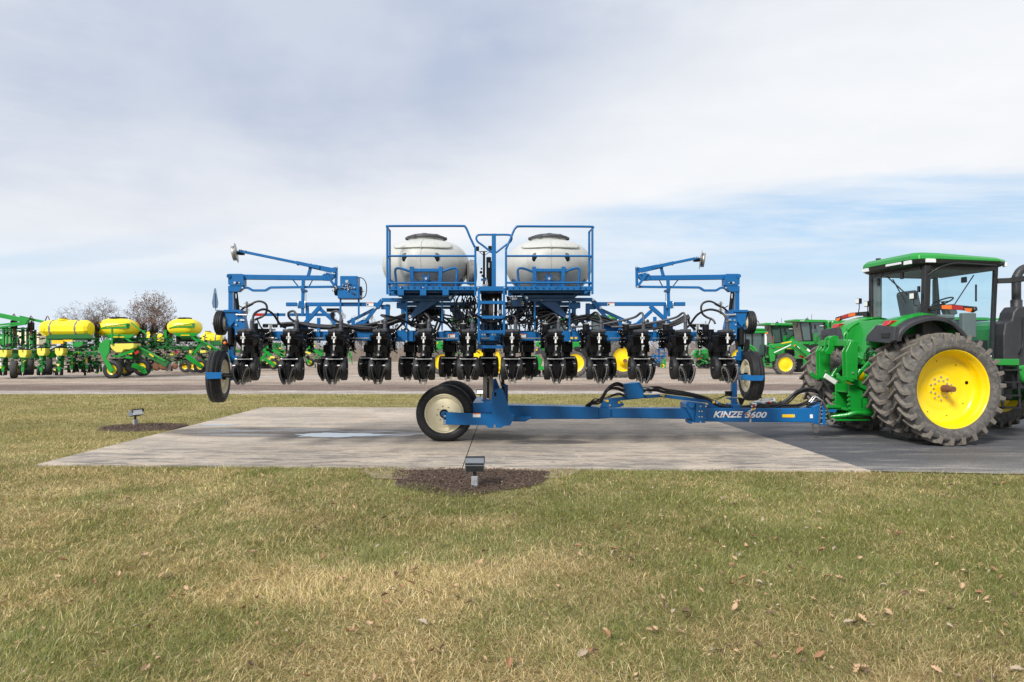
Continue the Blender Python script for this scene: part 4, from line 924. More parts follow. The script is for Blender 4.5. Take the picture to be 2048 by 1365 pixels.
lrect(mb, 962, 650, 1005, 690, 0.22, 0.2, 'dark_blue_paint'); mb.cyl(L(974, 590, 0.0), L(974, 668, 0.0), 0.035, 'black_paint', 10); mb.cyl(L(992, 590, 0.05), L(991, 660, 0.05), 0.03, 'black_paint', 10); lbolt(mb, 999, 624, 0.0, 0.04)
mb.cyl(L(990, 640, -0.02), L(990, 655, -0.02), 0.05, 'black_paint', 10)
mb.build('mast_carriage', P_, bevel=0.004)
# hydraulic valve block
mb = MB(); lrect(mb, 1022, 593.5, 1043.3, 613.5, -0.05, 0.14, 'dark_blue_paint'); lrect(mb, 1024, 595, 1034, 600, -0.053, 0.004, 'white_decal')
for k in range(5):
    for s_, x in ((-1, 1022), (1, 1043.3)): mb.cyl(L(x, 597 + 3.6 * k, 0.0), L(x + s_ * rnd.uniform(4, 9), 597 + 3.6 * k, 0.0), 0.014, rnd.choice(['zinc', 'black_paint', 'steel']), 8)
mb.cyl(L(1046, 593, 0.0), L(1046, 598, 0.0), 0.02, 'black_paint', 8); mb.cyl(L(1016, 593, 0.0), L(1016, 600, 0.0), 0.02, 'black_paint', 8); mb.build('valve_block', P_, bevel=0.005)

# ------------------------------------------------------------------ seed and air hoses: every row unit's hose is its own part
rh = random.Random(11)
for i, t_ in enumerate(TL):
    a = W(t_ + 0.08, -0.93, 2.28); s_ = 1 if i < 6 else -1
    mb = MB()
    if i == 0: pts = [a, W(t_ + 0.10, -0.85, 2.40), W(t_ + 0.18, -0.6, 2.48), W(t_ + 0.28, -0.4, 2.40), W(t_ + 0.35, -0.2, 2.22), W(t_ + .42, -0.1, 2.16)]
    elif i == 11: pts = [a, W(t_ + 0.02, -0.85, 2.42), W(t_ - 0.12, -0.6, 2.50), W(t_ - 0.28, -0.4, 2.42), W(t_ - 0.38, -0.2, 2.22), W(t_ - .45, -0.1, 2.14)]
    elif i in (1, 2): pts = [a, W(t_ + 0.06, -0.88, 2.36), W(t_ - 0.03, -0.75, 2.44), W(t_ - 0.16, -0.6, 2.41), W(t_ - 0.14, -0.45, 2.30), W(t_ + .12, -0.3, 2.20), W(t_ + .5, -0.15, 2.17)]
    elif i in (9, 10): pts = [a, W(t_ + 0.08, -0.9, 2.38), W(t_ + 0.05, -0.85, 2.42), W(t_ - 0.05, -0.7, 2.34), W(t_ - 0.4, -0.5, 2.26), W(t_ - .8, -0.3, 2.20), W(t_ - 1.1, -0.15, 2.19)]
    else: pts = [a, W(t_ + 0.07, -0.9, 2.33), W(t_ + 0.0, -0.8, 2.37 + .03 * (i % 3)), W(t_ + 0.12 * s_ * (1 + i % 2), -0.5, 2.33), W(t_ + (.3 + .1 * (i % 2)) * s_, -0.1, 2.27), W(t_ + .6 * s_, 0.3, 2.34), W(t_ + .8 * s_, 0.6, 2.42)]
    mb.hose(pts, 0.021, 'corrugated_hose' if i in (1, 2, 9, 10) else 'hose', 8); mb.build('seed_hose', P_)
def bundle(pts, n, r, spread, name, m='hose', seg=6):
    mb = MB()
    for k in range(n):
        off = [Vector((rh.uniform(-1, 1), rh.uniform(-1, 1), rh.uniform(-1, 1))) * spread for _ in range(2)]
        q = [p_ + (off[0] * (1 - j / len(pts)) + off[1] * (j / len(pts))) + Vector((0, 0, rh.uniform(-.01, .01))) for j, p_ in enumerate(pts)]
        mb.hose(q, r * rh.uniform(0.85, 1.15), m, seg, 4)
    return mb.build(name, P_)
def LL(pts): return [L(x, y, v) for x, y, v in pts]
bundle(LL([(560, 652, 0.0), (600, 650, -0.02), (640, 655, -0.03), (690, 656, -0.03), (740, 651, -0.02), (775, 641, 0), (800, 634, 0.1), (830, 625, 0.3)]), 5, 0.024, 0.05, 'hose_bundle', 'hose')
bundle(LL([(700, 655, -0.02), (740, 658, -0.02), (780, 648, -0.02), (805, 640, 0), (825, 648, 0.05), (845, 658, 0.1)]), 3, 0.028, 0.04, 'hose_bundle')
bundle(LL([(1376, 633, -0.05), (1345, 650, -0.03), (1300, 656, -0.03), (1250, 655, -0.02), (1210, 648, 0), (1180, 638, 0.05), (1150, 636, 0.1), (1120, 645, 0.2)]), 5, 0.024, 0.05, 'hose_bundle')
bundle(LL([(1330, 648, 0.0), (1290, 652, -0.02), (1240, 652, -0.03), (1215, 640, 0), (1180, 633, 0.05), (1140, 640, 0.1), (1110, 655, 0.2)]), 3, 0.026, 0.04, 'hose_bundle')
bundle(LL([(1392, 658, 0.0), (1380, 645, -0.05), (1377, 632, -0.05), (1360, 642, -0.03), (1330, 652, 0)]), 2, 0.020, 0.02, 'hose_bundle')
bundle(LL([(1285, 656, -0.2), (1296, 640, -0.15), (1290, 650, -0.1), (1250, 658, -0.05)]), 2, 0.020, 0.02, 'hose_bundle')
# thin hydraulic lines hanging under the platform
for side_, (xa, xb) in enumerate(((905, 956), (1012, 1075))):
    mb = MB()
    for k in range(30):
        x0 = rh.uniform(xa, xb); x1 = x0 + rh.uniform(-30, 30); y1 = rh.uniform(625, 664); v0 = rh.uniform(-0.1, 0.5)
        q = [(x0, rh.uniform(588, 600), v0), (x0 + rh.uniform(-8, 8), rh.uniform(605, 625), v0 - 0.05), ((x0 + x1) / 2 + rh.uniform(-12, 12), y1 + rh.uniform(4, 16) * 0.6, v0), (x1, y1, v0 + rh.uniform(-.1, .2)), (x1 + rh.uniform(-20, 20), y1 - rh.uniform(4, 20), v0 + 0.2)]
        mb.hose(LL(q), rh.uniform(0.007, 0.013), 'hose', 5, 5)
    mb.build('hydraulic_lines', P_)
for side_, (xa, xb, cx) in enumerate(((800, 905, 850), (1060, 1160, 1104))):
    mb = MB()
    for k in range(11):
        x0 = cx - 36 + 7 * k; x1 = xa + (xb - xa) * (k + rh.uniform(-.5, .5)) / 10
        q = [(x0, 623, 0.55), (x0 + rh.uniform(-5, 5), 632, 0.4), ((x0 + x1) / 2, rh.uniform(636, 648), 0.3), (x1, rh.uniform(640, 655), 0.2), (x1 + rh.uniform(-15, 15), 664, 0.2)]
        mb.hose(LL(q), 0.022, 'hose', 6, 5)
    for k in range(6):
        x0 = rh.uniform(xa, xb); q = [(x0 - 50, rh.uniform(640, 655), 0.1), (x0 - 20, rh.uniform(626, 650), 0.1), (x0 + 15, rh.uniform(626, 645), 0.1), (x0 + 40, rh.uniform(645, 662), 0.15)]
        mb.hose(LL(q), 0.017, 'hose', 6, 5)
    mb.build('air_hoses', P_)
mb = MB()
for k in range(70):
    x = rh.choice([rh.uniform(905, 955), rh.uniform(1012, 1090), rh.uniform(785, 860), rh.uniform(1130, 1180)]); p_ = L(x, rh.uniform(630, 664), rh.uniform(-0.05, 0.3))
    if rh.random() < 0.6: mb.sphere(p_, rh.uniform(0.01, 0.022), rh.choice(['zinc', 'steel', 'black_paint']), 6)
    else: mb.cyl(p_, p_ + Vector((rh.uniform(-.05, .05), 0.0, rh.uniform(-.05, .05))), rh.uniform(0.008, 0.02), rh.choice(['zinc', 'steel', 'black_plastic', 'dark_blue_paint']), 7)
mb.build('hose_fittings', P_)
for x, y in ((806, 655), (1146, 651), (1178, 648)):
    mb = MB(); c = L(x, y, -0.1); mb.box(c, (0.06, 0.012, 0.055), 'white_decal', M=Matrix.Rotation(0.8, 3, 'Y')); mb.cyl(c, c - VV * 0.01, 0.008, 'black_paint', 6); mb.build('marker_tag', P_)

# ------------------------------------------------------------------ cart, carrier plates and tongue
mb = MB()
pl = [(877, 968), (1385, 992), (1385, 762), (1425, 727), (1480, 717), (1505, 740), (1583, 990), (1615, 995), (1615, 1040), (1575, 1112), (1520, 1112), (1480, 1135), (1427, 1135), (1420, 1100), (1405, 1100), (1398, 1135), (1350, 1135), (1320, 1108), (877, 1102)]
gplate(mb, [(720 + a / 5.25, 640 + b_ / 5.25) for a, b_ in pl], 12.90, 0.03, 'blue_paint')
for k, (a, b_) in enumerate([(890, 828), (890, 832.5), (890, 837), (890, 841.8), (890, 846.5)]): c = G(a, b_, 12.90); mb.cyl(c, c - Vector((0, 0.012, 0)), 0.017, 'zinc' if k in (1, 3, 4) else 'black_paint', 10)
c = G(990.5, 787, 12.90); mb.cyl(c, c - Vector((0, 0.004, 0)), 0.022, 'black_paint', 10); mb.cyl(c - Vector((0, 0, 0.035)), c - Vector((0, 0.004, 0.035)), 0.022, 'black_paint', 10)
mb.build('carrier_plate', P_, bevel=0.004)
mb = MB(); grect(mb, 945.8, 827, 961, 835, 12.897, 0.004, 'white_decal'); grect(mb, 945.8, 827, 961, 829, 12.894, 0.003, 'orange_decal'); mb.build('warning_decal', P_)
mb = MB()
gplate(mb, [(985, 760), (992, 757), (1000, 778), (1008, 820), (985, 822)], 14.95, 0.03, 'blue_paint'); gplate(mb, [(905, 824), (1010, 824), (1010, 845), (905, 845)], 15.0, 0.03, 'blue_paint')
mb.build('carrier_plate', P_, bevel=0.004)
mb = MB()
mb.cyl((-1.295, 12.93, 0.538), (-1.295, 15.0, 0.538), 0.055, 'dark_blue_paint', 14)
grect(mb, 945, 806, 990, 826, 13.15, 1.7, 'blue_paint'); grect(mb, 960, 826, 1006, 838, 13.0, 1.9, 'dark_blue_paint'); grect(mb, 963, 800, 989, 813, 13.70, 0.42, 'blue_paint')
grect(mb, 1007.5, 770, 1016, 812, 14.3, 0.06, 'blue_paint')
mb.cyl(G(1005, 752, 14.15), G(1008.5, 808, 14.15), 0.035, 'black_paint', 12); mb.hose([G(x, y, 14.1) for x, y in [(1001, 740), (999, 755), (1002, 768), (1004, 772)]], 0.012, 'hose', 6); mb.hose([G(x, y, 14.1) for x, y in [(1004, 740), (1003, 755), (1006, 766), (1012, 770)]], 0.012, 'hose', 6)
grect(mb, 1001, 770, 1011, 772.5, 14.05, 0.03, 'blue_paint')
mb.build('cart_frame', P_, bevel=0.006)
TD = 13.84
def tg(x): return TD - (x - 1200) * 0.0004      # the tongue comes a little nearer to the right
mb = MB()
def beam(x0, x1, yt0, yt1, yb0, yb1, off=0.0, m='blue_paint', th=0.30):
    A = [G(x0, yt0, tg(x0) + off), G(x1, yt1, tg(x1) + off), G(x1, yb1, tg(x1) + off), G(x0, yb0, tg(x0) + off)]; B = [p_ + Vector((0, th - 2 * off, 0)) for p_ in A]
    mb.add(A + B, [(0, 1, 2, 3), (4, 7, 6, 5), (0, 4, 5, 1), (1, 5, 6, 2), (2, 6, 7, 3), (3, 7, 4, 0)], m)
beam(1010, 1197, 810.8, 815, 838.5, 838.8, -0.10, th=0.26); beam(1195, 1222, 815.5, 817.5, 838.8, 836.5, -0.05, th=0.3); beam(1221, 1386, 817, 817.3, 836.5, 838.8)
beam(1404, 1640, 816.7, 817.6, 843.6, 845.8, -0.02, th=0.34)
gplate(mb, [(1004, 835), (1037, 833), (1064, 833.5), (1064, 836.5), (1050, 844), (1026, 843.8)], 13.40, 0.03, 'blue_paint')
mb.build('tongue_beam', P_, bevel=0.012)
mb = MB(); D2 = 13.62
gplate(mb, [(1372, 808), (1380, 804.5), (1412, 808), (1412, 846), (1387, 846), (1383, 836), (1372, 816)], D2 + 0.06, 0.5, 'blue_paint'); gplate(mb, [(1392, 807.5), (1413, 809), (1413, 846.5), (1390, 846), (1392, 826)], D2, 0.06, 'blue_paint'); gplate(mb, [(1377, 842), (1384, 842), (1385, 848), (1379, 848)], D2 + 0.05, 0.3, 'blue_paint')
mb.cyl(G(1383, 810, D2), G(1383, 810, D2 + 0.6), 0.06, 'blue_paint', 16)
for x, y in [(1398, 823), (1403.5, 823), (1398, 834), (1403.5, 834), (1411, 813), (1400.5, 813), (1411, 844.5), (1400.5, 844.5)]: mb.bolt(G(x, y, D2), (0, -1, 0), 0.016, 'zinc', 0.016)
mb.build('tongue_hinge', P_, bevel=0.008)
# hose support rail over the tongue
mb = MB()
def gbar(a, b_, hpx, D, th, m): A = G(a[0], a[1], D); B = G(b_[0], b_[1], D); mb.bar(A, B, th, hpx * D / F, m)
D3 = 13.9
gbar((1211, 801), (1254, 796.5), 6.5, D3, 0.08, 'blue_paint'); gbar((1252, 797), (1291, 793), 6.5, D3, 0.08, 'blue_paint'); gbar((1289, 794), (1323, 791.5), 6, D3, 0.08, 'blue_paint'); gbar((1321, 791.5), (1434, 805.5), 6.5, D3, 0.08, 'blue_paint')
gplate(mb, [(1199, 816), (1206, 803), (1213, 797), (1240, 802), (1249.5, 809), (1243, 814), (1232, 816), (1220, 816)], D3 - 0.05, 0.05, 'blue_paint'); gplate(mb, [(1412, 816.5), (1420, 805), (1437, 804), (1449, 816.5)], D3 - 0.03, 0.1, 'blue_paint')
for x, y in [(1210, 801.5), (1219.5, 811), (1321.5, 790), (1433.5, 805.5)]: mb.bolt(G(x, y, D3 - 0.06), (0, -1, 0), 0.020, 'zinc', 0.02)
mb.build('hose_rail', P_, bevel=0.005)
for x, y in [(1214.8, 802.3), (1238.5, 805.5), (1326.5, 791.2), (1427.5, 804.5)]: mb = MB(); grect(mb, x - 2.4, y - 2.4, x + 2.4, y + 2.4, D3 - 0.075, 0.006, 'yellow_decal'); mb.build('yellow_sticker', P_)
mb = MB(); grect(mb, 1564.5, 829.2, 1589.5, 835.2, tg(1575) - 0.028, 0.004, 'yellow_decal'); mb.build('yellow_sticker', P_); mb = MB(); grect(mb, 1620, 829.2, 1634, 836.8, tg(1630) - 0.028, 0.004, 'white_decal'); grect(mb, 1625.5, 829.4, 1633.8, 831, tg(1630) - 0.031, 0.003, 'red_reflector')
mb.build('warning_decal', P_)
mb = MB()
gplate(mb, [(1248, 768.5), (1280, 765), (1287.5, 777), (1287.5, 797), (1254.5, 799), (1249.5, 775)], D3 - 0.2, 0.34, 'blue_paint'); mb.build('hose_cover', P_, bevel=0.012)
sz = 13.6 * F / 13.82
text_mesh('brand_lettering', 'KINZE', 0.2, G(1456.5, 829.2, tg(1456) - 0.026), P_, 'white_paint', shear=0.30, bold=0.006, width=59 * 13.7 / F, height=12.6 * 13.7 / F, rot=(R(90), 0, -0.041))
text_mesh('number_lettering', '3600', 0.2, G(1511.5, 830.0, tg(1511) - 0.026), P_, 'white_paint', shear=0.30, bold=0.006, width=44 * 13.7 / F, height=12.6 * 13.7 / F, rot=(R(90), 0, -0.041))
mb = MB(); D4 = tg(1456) - 0.040; gplate(mb, [(1440, 831.7), (1484, 829.6), (1484, 830.0), (1440, 832.15)], D4, 0.004, 'red_reflector'); mb.build('lettering_stripe', P_)

# hitch end, chains, jack stand and hose coil
mb = MB()
gplate(mb, [(1626, 815), (1641, 809), (1641, 851), (1630, 848), (1626, 846)], tg(1640) - 0.03, 0.36, 'blue_paint'); grect(mb, 1645.5, 807, 1651.5, 851, tg(1650) - 0.1, 0.5, 'blue_paint'); grect(mb, 1641, 822, 1646, 840, tg(1640) + 0.02, 0.28, 'blue_paint')
for y in (814, 822, 829, 837, 848): mb.cyl(G(1640, y, tg(1640) - 0.08), G(1654, y, tg(1640) - 0.08), 0.016, 'zinc', 8)
gbar((1651, 823), (1671, 821.5), 5, 13.75, 0.10, 'blue_paint'); mb.build('hitch_plate', P_, bevel=0.004)
mb = MB(); gplate(mb, [(1652, 842), (1660, 840), (1666, 837), (1671, 838), (1671, 843), (1665, 850), (1660, 851)], 13.5, 0.03, 'steel'); mb.cyl(G(1665, 842, 13.49), G(1665, 842, 13.54), 0.022, 'black_paint', 10); mb.build('safety_hook', P_, bevel=0.004)
def chain(pts, n, name='safety_chain', r=0.022):
    q = spline(pts, 12); L_ = len(q); mb = MB()
    for k in range(n):
        i = int(k * (L_ - 2) / n); a = q[i]; d = (q[i + 1] - a).normalized(); s_ = Vector((0, 1, 0)) if k % 2 else Vector((0, 1, 0)).cross(d).normalized()
        ring = [a + d * (r * 1.25 * math.cos(t_)) + s_ * (r * 0.8 * math.sin(t_)) for t_ in [2 * pi * j / 9 for j in range(9)]]
        mb.tube(ring, 0.006, 'chain_steel', 5, closed=True)
    mb.build(name, P_)
chain([G(x, y, 13.55) for x, y in [(1646, 804), (1641, 812), (1640, 830), (1639, 845), (1640, 855), (1636, 863), (1631, 866), (1628, 862), (1626, 852), (1624, 846)]], 34)
chain([G(x, y, 13.5) for x, y in [(1646, 804), (1650, 812), (1655, 822), (1659, 832), (1662, 842)]], 18)
mb = MB(); D5 = 14.05
gplate(mb, [(1464.5, 752), (1474.5, 752), (1474.5, 803), (1480, 811), (1464, 811)], D5, 0.10, 'blue_paint'); grect(mb, 1466, 810, 1482, 820.5, 13.72, 0.45, 'blue_paint'); gplate(mb, [(1450, 796), (1465, 796), (1465, 802), (1458, 799)], D5, 0.04, 'blue_paint')
grect(mb, 1463.5, 795, 1475.5, 797, D5 - 0.01, 0.12, 'steel'); mb.build('jack_post', P_, bevel=0.004)
mb = MB(); grect(mb, 1452, 783, 1463.5, 793, D5, 0.08, 'black_plastic'); gplate(mb, [(1476, 795), (1487, 797), (1490, 800), (1484, 811), (1480, 810)], D5, 0.03, 'black_plastic'); mb.build('jack_bracket', P_)
mb = MB()
mb.cyl(G(1508, 806, 14.0), G(1545, 803.5, 14.0), 0.055, 'zinc', 16); mb.cyl(G(1500, 808, 13.95), G(1530, 808, 13.95), 0.04, 'steel', 12); mb.cyl(G(1545, 803, 13.97), G(1549, 802.5, 13.97), 0.075, 'zinc', 16)
mb.tube([G(x, y, 13.95) for x, y in [(1522, 802), (1524, 797), (1545, 798), (1547, 804)]], 0.015, 'zinc', 6); gbar((1519, 789), (1522, 797), 3, 13.95, 0.03, 'black_plastic')
grect(mb, 1506, 806, 1522, 813, 13.85, 0.15, 'blue_paint'); mb.build('ratchet_jack', P_)
mb = MB(); mb.sphere(G(1538, 806, 13.88), 0.035, 'red_lens', 8); gbar((1538, 803), (1539, 813), 2.5, 13.88, 0.02, 'red_lens'); mb.build('valve_handle', P_)
D6 = 13.9
bundle([G(x, y, D6) for x, y in [(1172, 815), (1182, 808), (1198, 806), (1203, 797), (1212, 783), (1224, 771), (1236, 769), (1250, 776)]], 4, 0.017, 0.05, 'hose_bundle')
bundle([G(x, y, D6) for x, y in [(1176, 814), (1188, 803), (1200, 801), (1215, 784), (1230, 778), (1250, 783)]], 4, 0.015, 0.05, 'hose_bundle')
bundle([G(x, y, D6 - 0.02) for x, y in [(1205, 800), (1222, 792), (1238, 788), (1250, 792)]], 3, 0.012, 0.03, 'hose_bundle')
bundle([G(x, y, D6 - 0.02) for x, y in [(1286, 781), (1300, 779), (1315, 778), (1330, 783), (1355, 786), (1385, 790), (1408, 796), (1422, 802), (1440, 811), (1470, 814), (1510, 814), (1545, 813), (1565, 806)]], 6, 0.017, 0.04, 'hose_bundle')
bundle([G(x, y, D6 - 0.05) for x, y in [(1500, 815), (1540, 813), (1562, 809), (1578, 797), (1592, 785), (1612, 779), (1632, 782), (1642, 792), (1641, 802), (1632, 810), (1616, 816)]], 7, 0.017, 0.06, 'hose_coil')
bundle([G(x, y, D6 - 0.08) for x, y in [(1560, 812), (1590, 812), (1610, 806), (1625, 795), (1638, 793), (1640, 804), (1630, 812), (1612, 817)]], 5, 0.015, 0.05, 'hose_coil')
mb = MB()
for k in range(2): mb.tube([G(x + 4 * k, y + 1.5 * k, 13.7) for x, y in [(1618, 804), (1626, 794), (1630, 792), (1640, 800)]], 0.012, 'zinc', 6)
for x, y, c_ in [(1286, 778, 'zinc'), (1292, 776, 'steel'), (1298, 777, 'zinc'), (1290, 784, 'zinc'), (1297, 785, 'steel')]: mb.cyl(G(x, y, 13.8), G(x + 7, y, 13.8), 0.016, c_, 8)
mb.build('hose_couplers', P_)
mb = MB()
for k, (x0, y0, x1, y1, c_) in enumerate([(1502, 814, 1512, 812, 'red_lens'), (1501, 820, 1511, 818, 'yellow_decal'), (1503, 808, 1513, 809, 'zinc'), (1496, 824, 1503, 821, 'zinc'), (1490, 831, 1494, 826, 'amber_lens'), (1500, 836, 1503, 831, 'orange_decal'), (1500, 845, 1501, 838, 'zinc')]):
    A = G(x0, y0, 13.70); B = G(x1, y1, 13.70); mb.cyl(A, B, 0.020, 'zinc', 8); mb.cyl(A.lerp(B, .3), A.lerp(B, .8), 0.024, c_, 8)
for q in ([(1512, 812), (1522, 808), (1529, 812), (1528, 822), (1518, 826), (1507, 830), (1502, 838)], [(1511, 818), (1520, 816), (1526, 818), (1520, 824), (1508, 828), (1495, 828)], [(1503, 821), (1512, 816), (1522, 814), (1540, 813)]):
    mb.hose([G(x, y, 13.74) for x, y in q], 0.014, 'hose', 6)
mb.cyl(G(1501, 845, 13.7), G(1501, 841, 13.7), 0.022, 'zinc', 8); mb.build('quick_couplers', P_)
bundle([G(x, y, D6) for x, y in [(1425, 800), (1438, 796), (1450, 791), (1458, 790)]], 2, 0.008, 0.02, 'wiring')
# ------------------------------------------------------------------ the large green tractor
mat('green_paint', (0.008, 0.26, 0.030), 0.30, var=0.06, scale=3, dirt=(0.08, 0.22, 0.08), dirt_amt=0.12, coat=0.3)
mat('dark_green_paint', (0.006, 0.12, 0.02), 0.45, var=0.25, scale=9, dirt=(0.05, 0.06, 0.03), dirt_amt=0.3)
mat('yellow_paint', (0.88, 0.62, 0.002), 0.33, var=0.05, scale=4, dirt=(0.55, 0.42, 0.08), dirt_amt=0.12, coat=0.2)
mat('charcoal_plastic', (0.030, 0.031, 0.037), 0.5, var=0.15, scale=5, dirt=(0.07, 0.07, 0.075), dirt_amt=0.3)
mat('cab_black', (0.012, 0.012, 0.014), 0.4, var=0.15)
mat('seat_fabric', (0.075, 0.08, 0.085), 0.85, var=0.15)
mat('cab_trim', (0.16, 0.16, 0.155), 0.7, var=0.15)
m, t, b = new_mat('cab_glass'); m.node_tree.nodes.remove(b)
tr = t.new('ShaderNodeBsdfTransparent'); tr.inputs[0].default_value = (0.82, 0.94, 0.97, 1); gl = t.new('ShaderNodeBsdfGlossy'); gl.inputs['Roughness'].default_value = 0.0; gl.inputs[0].default_value = (0.8, 0.85, 0.85, 1)
lw = t.new('ShaderNodeLayerWeight'); lw.inputs[0].default_value = 0.25; ms = t.new('ShaderNodeMixShader'); lw.inputs[0].default_value = 0.5; t.link(t.m('ADD', t.m('MULTIPLY', t.m('POWER', lw.outputs['Facing'], 4.0), 0.6), 0.03, clamp=True), ms.inputs[0]); t.link(tr.outputs[0], ms.inputs[1]); t.link(gl.outputs[0], ms.inputs[2])
t.link(ms.outputs[0], m.node_tree.nodes['Material Output'].inputs[0]); MATS['cab_glass'] = m

TA = R(6.5); TC, TS = math.cos(TA), math.sin(TA); TO = (7.857, 14.15)
tractor = empty('large_tractor', (TO[0], TO[1], 0), TA, org=(0, 0, 0)); tag(tractor, 'big green tractor with dual rear tyres and a glass cab, hitched to the planter tongue', 'tractor')
T_ = tractor
def TY(px, py, yl):
    """tractor-frame point seen at (px, py) in the upright plane y = yl"""
    k = (px - 1024) / F; xl = (k * (TO[1] + yl * TC) - TO[0] + yl * TS) / (TC - k * TS); D = TO[1] + xl * TS + yl * TC
    return Vector((xl, yl, EYE - (py - HY) * D / F))
def TXp(px, py, xl):
    k = (px - 1024) / F; yl = (k * (TO[1] + xl * TS) - TO[0] - xl * TC) / (-TS - k * TC); D = TO[1] + xl * TS + yl * TC
    return Vector((xl, yl, EYE - (py - HY) * D / F))
def typlate(mb, poly, y0, y1, m): mb.prism(poly, lambda a, b_: TY(a, b_, y0), lambda a, b_: TY(a, b_, y0) + Vector((0, y1 - y0, 0)), m)
def side_plate(mb, poly, y0, y1, m): mb.prism(poly, lambda a, b_: (a, y0, b_), lambda a, b_: (a, y1, b_), m)
def xzplate(mb, poly, y0, y1, m): side_plate(mb, poly, y0, y1, m)
def lug_tyre(mb, c, side, r, w_, rr, m='lug_rubber', lugs=26, lh=0.078):
    """c: centre, axis along y; chevron bars leading towards the top"""
    h = w_ / 2; rb = r - lh; c = _v(c)
    prof = [(rr, -h * 0.80), (rr + 0.03, -h * 0.97), (rr + 0.35 * (rb - rr), -h * 1.03), (rr + 0.75 * (rb - rr), -h), (rb - 0.02, -h * 0.93), (rb, -h * 0.8), (rb + 0.008, 0), (rb, h * 0.8), (rb - 0.02, h * 0.93), (rr + 0.75 * (rb - rr), h), (rr + 0.35 * (rb - rr), h * 1.03), (rr + 0.03, h * 0.97), (rr, h * 0.80)]
    mb.lathe(prof, c, (0, 1, 0), m, 72)
    def P(a, y, rad): return c + Vector((math.sin(a) * rad, y, math.cos(a) * rad))
    for s_ in (-1, 1):
        for k in range(lugs):
            a0 = 2 * pi * (k + (0.5 if s_ > 0 else 0)) / lugs
            # bar runs from just past the centre line out to the shoulder, sweeping backwards, then down the sidewall
            st = [(-0.04, 0.00, 0.028), (0.35, 0.10, 0.028), (0.72, 0.175, 0.031), (1.0, 0.195, 0.040)]
            outer = []
            for f_, da, hw in st:
                y = s_ * h * f_ * 1.0; a = a0 - side * da * 0.95
                top = r - (0.012 if f_ > 0.9 else 0) - (0.006 if f_ < 0 else 0)
                outer.append((a, y, hw / r, top))
            vs = []
            for a, y, hw, top in outer:
                vs += [P(a - hw * 1.2, y, rb - 0.02), P(a - hw * 0.82, y, top), P(a + hw * 0.82, y, top), P(a + hw * 1.2, y, rb - 0.02)]
            a, y, hw, top = outer[-1]; y2 = s_ * h * 1.005
            vs += [P(a - hw * 1.3, y2, rb - 0.10), P(a - hw * 0.8, s_ * h * 1.04, rb - 0.075), P(a + hw * 0.8, s_ * h * 1.04, rb - 0.075), P(a + hw * 1.3, y2, rb - 0.10)]
            fs = []
            for i in range(4):
                for j in range(3): fs.append((i * 4 + j, i * 4 + j + 1, (i + 1) * 4 + j + 1, (i + 1) * 4 + j))
            fs.append((0, 3, 2, 1)); mb.add(vs, fs, 'lug_top')
def dish_rim(mb, c, s_, r, w_, dish, m='yellow_paint', mb_bolts=True, bolt_r=0.15, nb=10, seg=64):
    """deep dished steel rim; s_ = -1 faces the camera side"""
    h = w_ / 2; P = [(r + 0.012, h * 0.80), (r, h * 0.84), (r - 0.012, h * 0.80), (r - 0.03, h * 0.70), (r - 0.035, h * 0.45), (r - 0.06, h * 0.40), (r - 0.065, h * 0.1), (r * 0.88, -dish * 0.55), (r * 0.80, -dish * 0.62), (r * 0.62, -dish * 0.70), (r * 0.55, -dish * 0.80), (r * 0.48, -dish * 0.72), (r * 0.40, -dish * 0.88), (r * 0.33, -dish * 0.82), (0.001, -dish * 0.82)]
    mb.lathe([(a, b_ * s_) for a, b_ in P], c, (0, 1, 0), m, seg)
    mb.lathe([(r + 0.012, -s_ * h * 0.8), (r - 0.012, -s_ * h * 0.8), (r - 0.04, -s_ * h * 0.5), (r - 0.08, -s_ * dish * 0.6 - s_ * 0.02)], c, (0, 1, 0), m, seg)
    y = -dish * 0.82 * s_
    if mb_bolts:
        for k in range(nb):
            for rad, ph in ((bolt_r, 0), (bolt_r * 1.45, 0.31)):
                a = 2 * pi * k / nb + ph; p = _v(c) + Vector((rad * math.cos(a), y, rad * math.sin(a))); mb.cyl(p, p + Vector((0, s_ * 0.022, 0)), 0.018, 'zinc', 8)
def t_wheel(c, s_, r, w_, rr, dish, name='rear_wheel', lugs=26, shaft=0.0, **kw):
    wh = empty(name, c, 0, org=c); wh.parent = T_
    mb = MB(); lug_tyre(mb, c, 1, r, w_, rr, lugs=lugs); mb.build('tyre', wh, bevel=0.004)
    mb = MB(); dish_rim(mb, c, s_, rr, w_, dish, **kw); 
    for k in range(8): a = 2 * pi * k / 8 + 0.2; p = _v(c) + Vector((rr * 0.72 * math.cos(a), -dish * 0.66 * s_, rr * 0.72 * math.sin(a))); mb.cyl(p, p + Vector((0, s_ * 0.006, 0)), 0.011 if k else 0.035, 'black_paint', 8)
    mb.build('rim', wh)
    if shaft: mb = MB(); mb.cyl((c[0], c[1], c[2]), (c[0], c[1] + s_ * shaft, c[2]), 0.052, 'rust', 18); mb.cyl((c[0], c[1] + s_ * 0.05, c[2]), (c[0], c[1] - s_ * 0.05, c[2]), 0.07, 'rust', 18); mb.build('axle_stub', wh)
    return wh
RR = 1.037
for y, s_ in ((-1.525, -1), (-0.80, -1), (0.80, 1), (1.525, 1)): t_wheel((0, y, RR), s_, RR, 0.47, 0.72, 0.16, shaft=0.20 if abs(y) > 1 else 0)
for y, s_ in ((-0.95, -1), (0.95, 1), (-1.62, -1)):
    if y == -1.62: continue
    t_wheel((3.25, y, 0.80), s_, 0.80, 0.44, 0.44, 0.12, name='front_wheel', lugs=22)
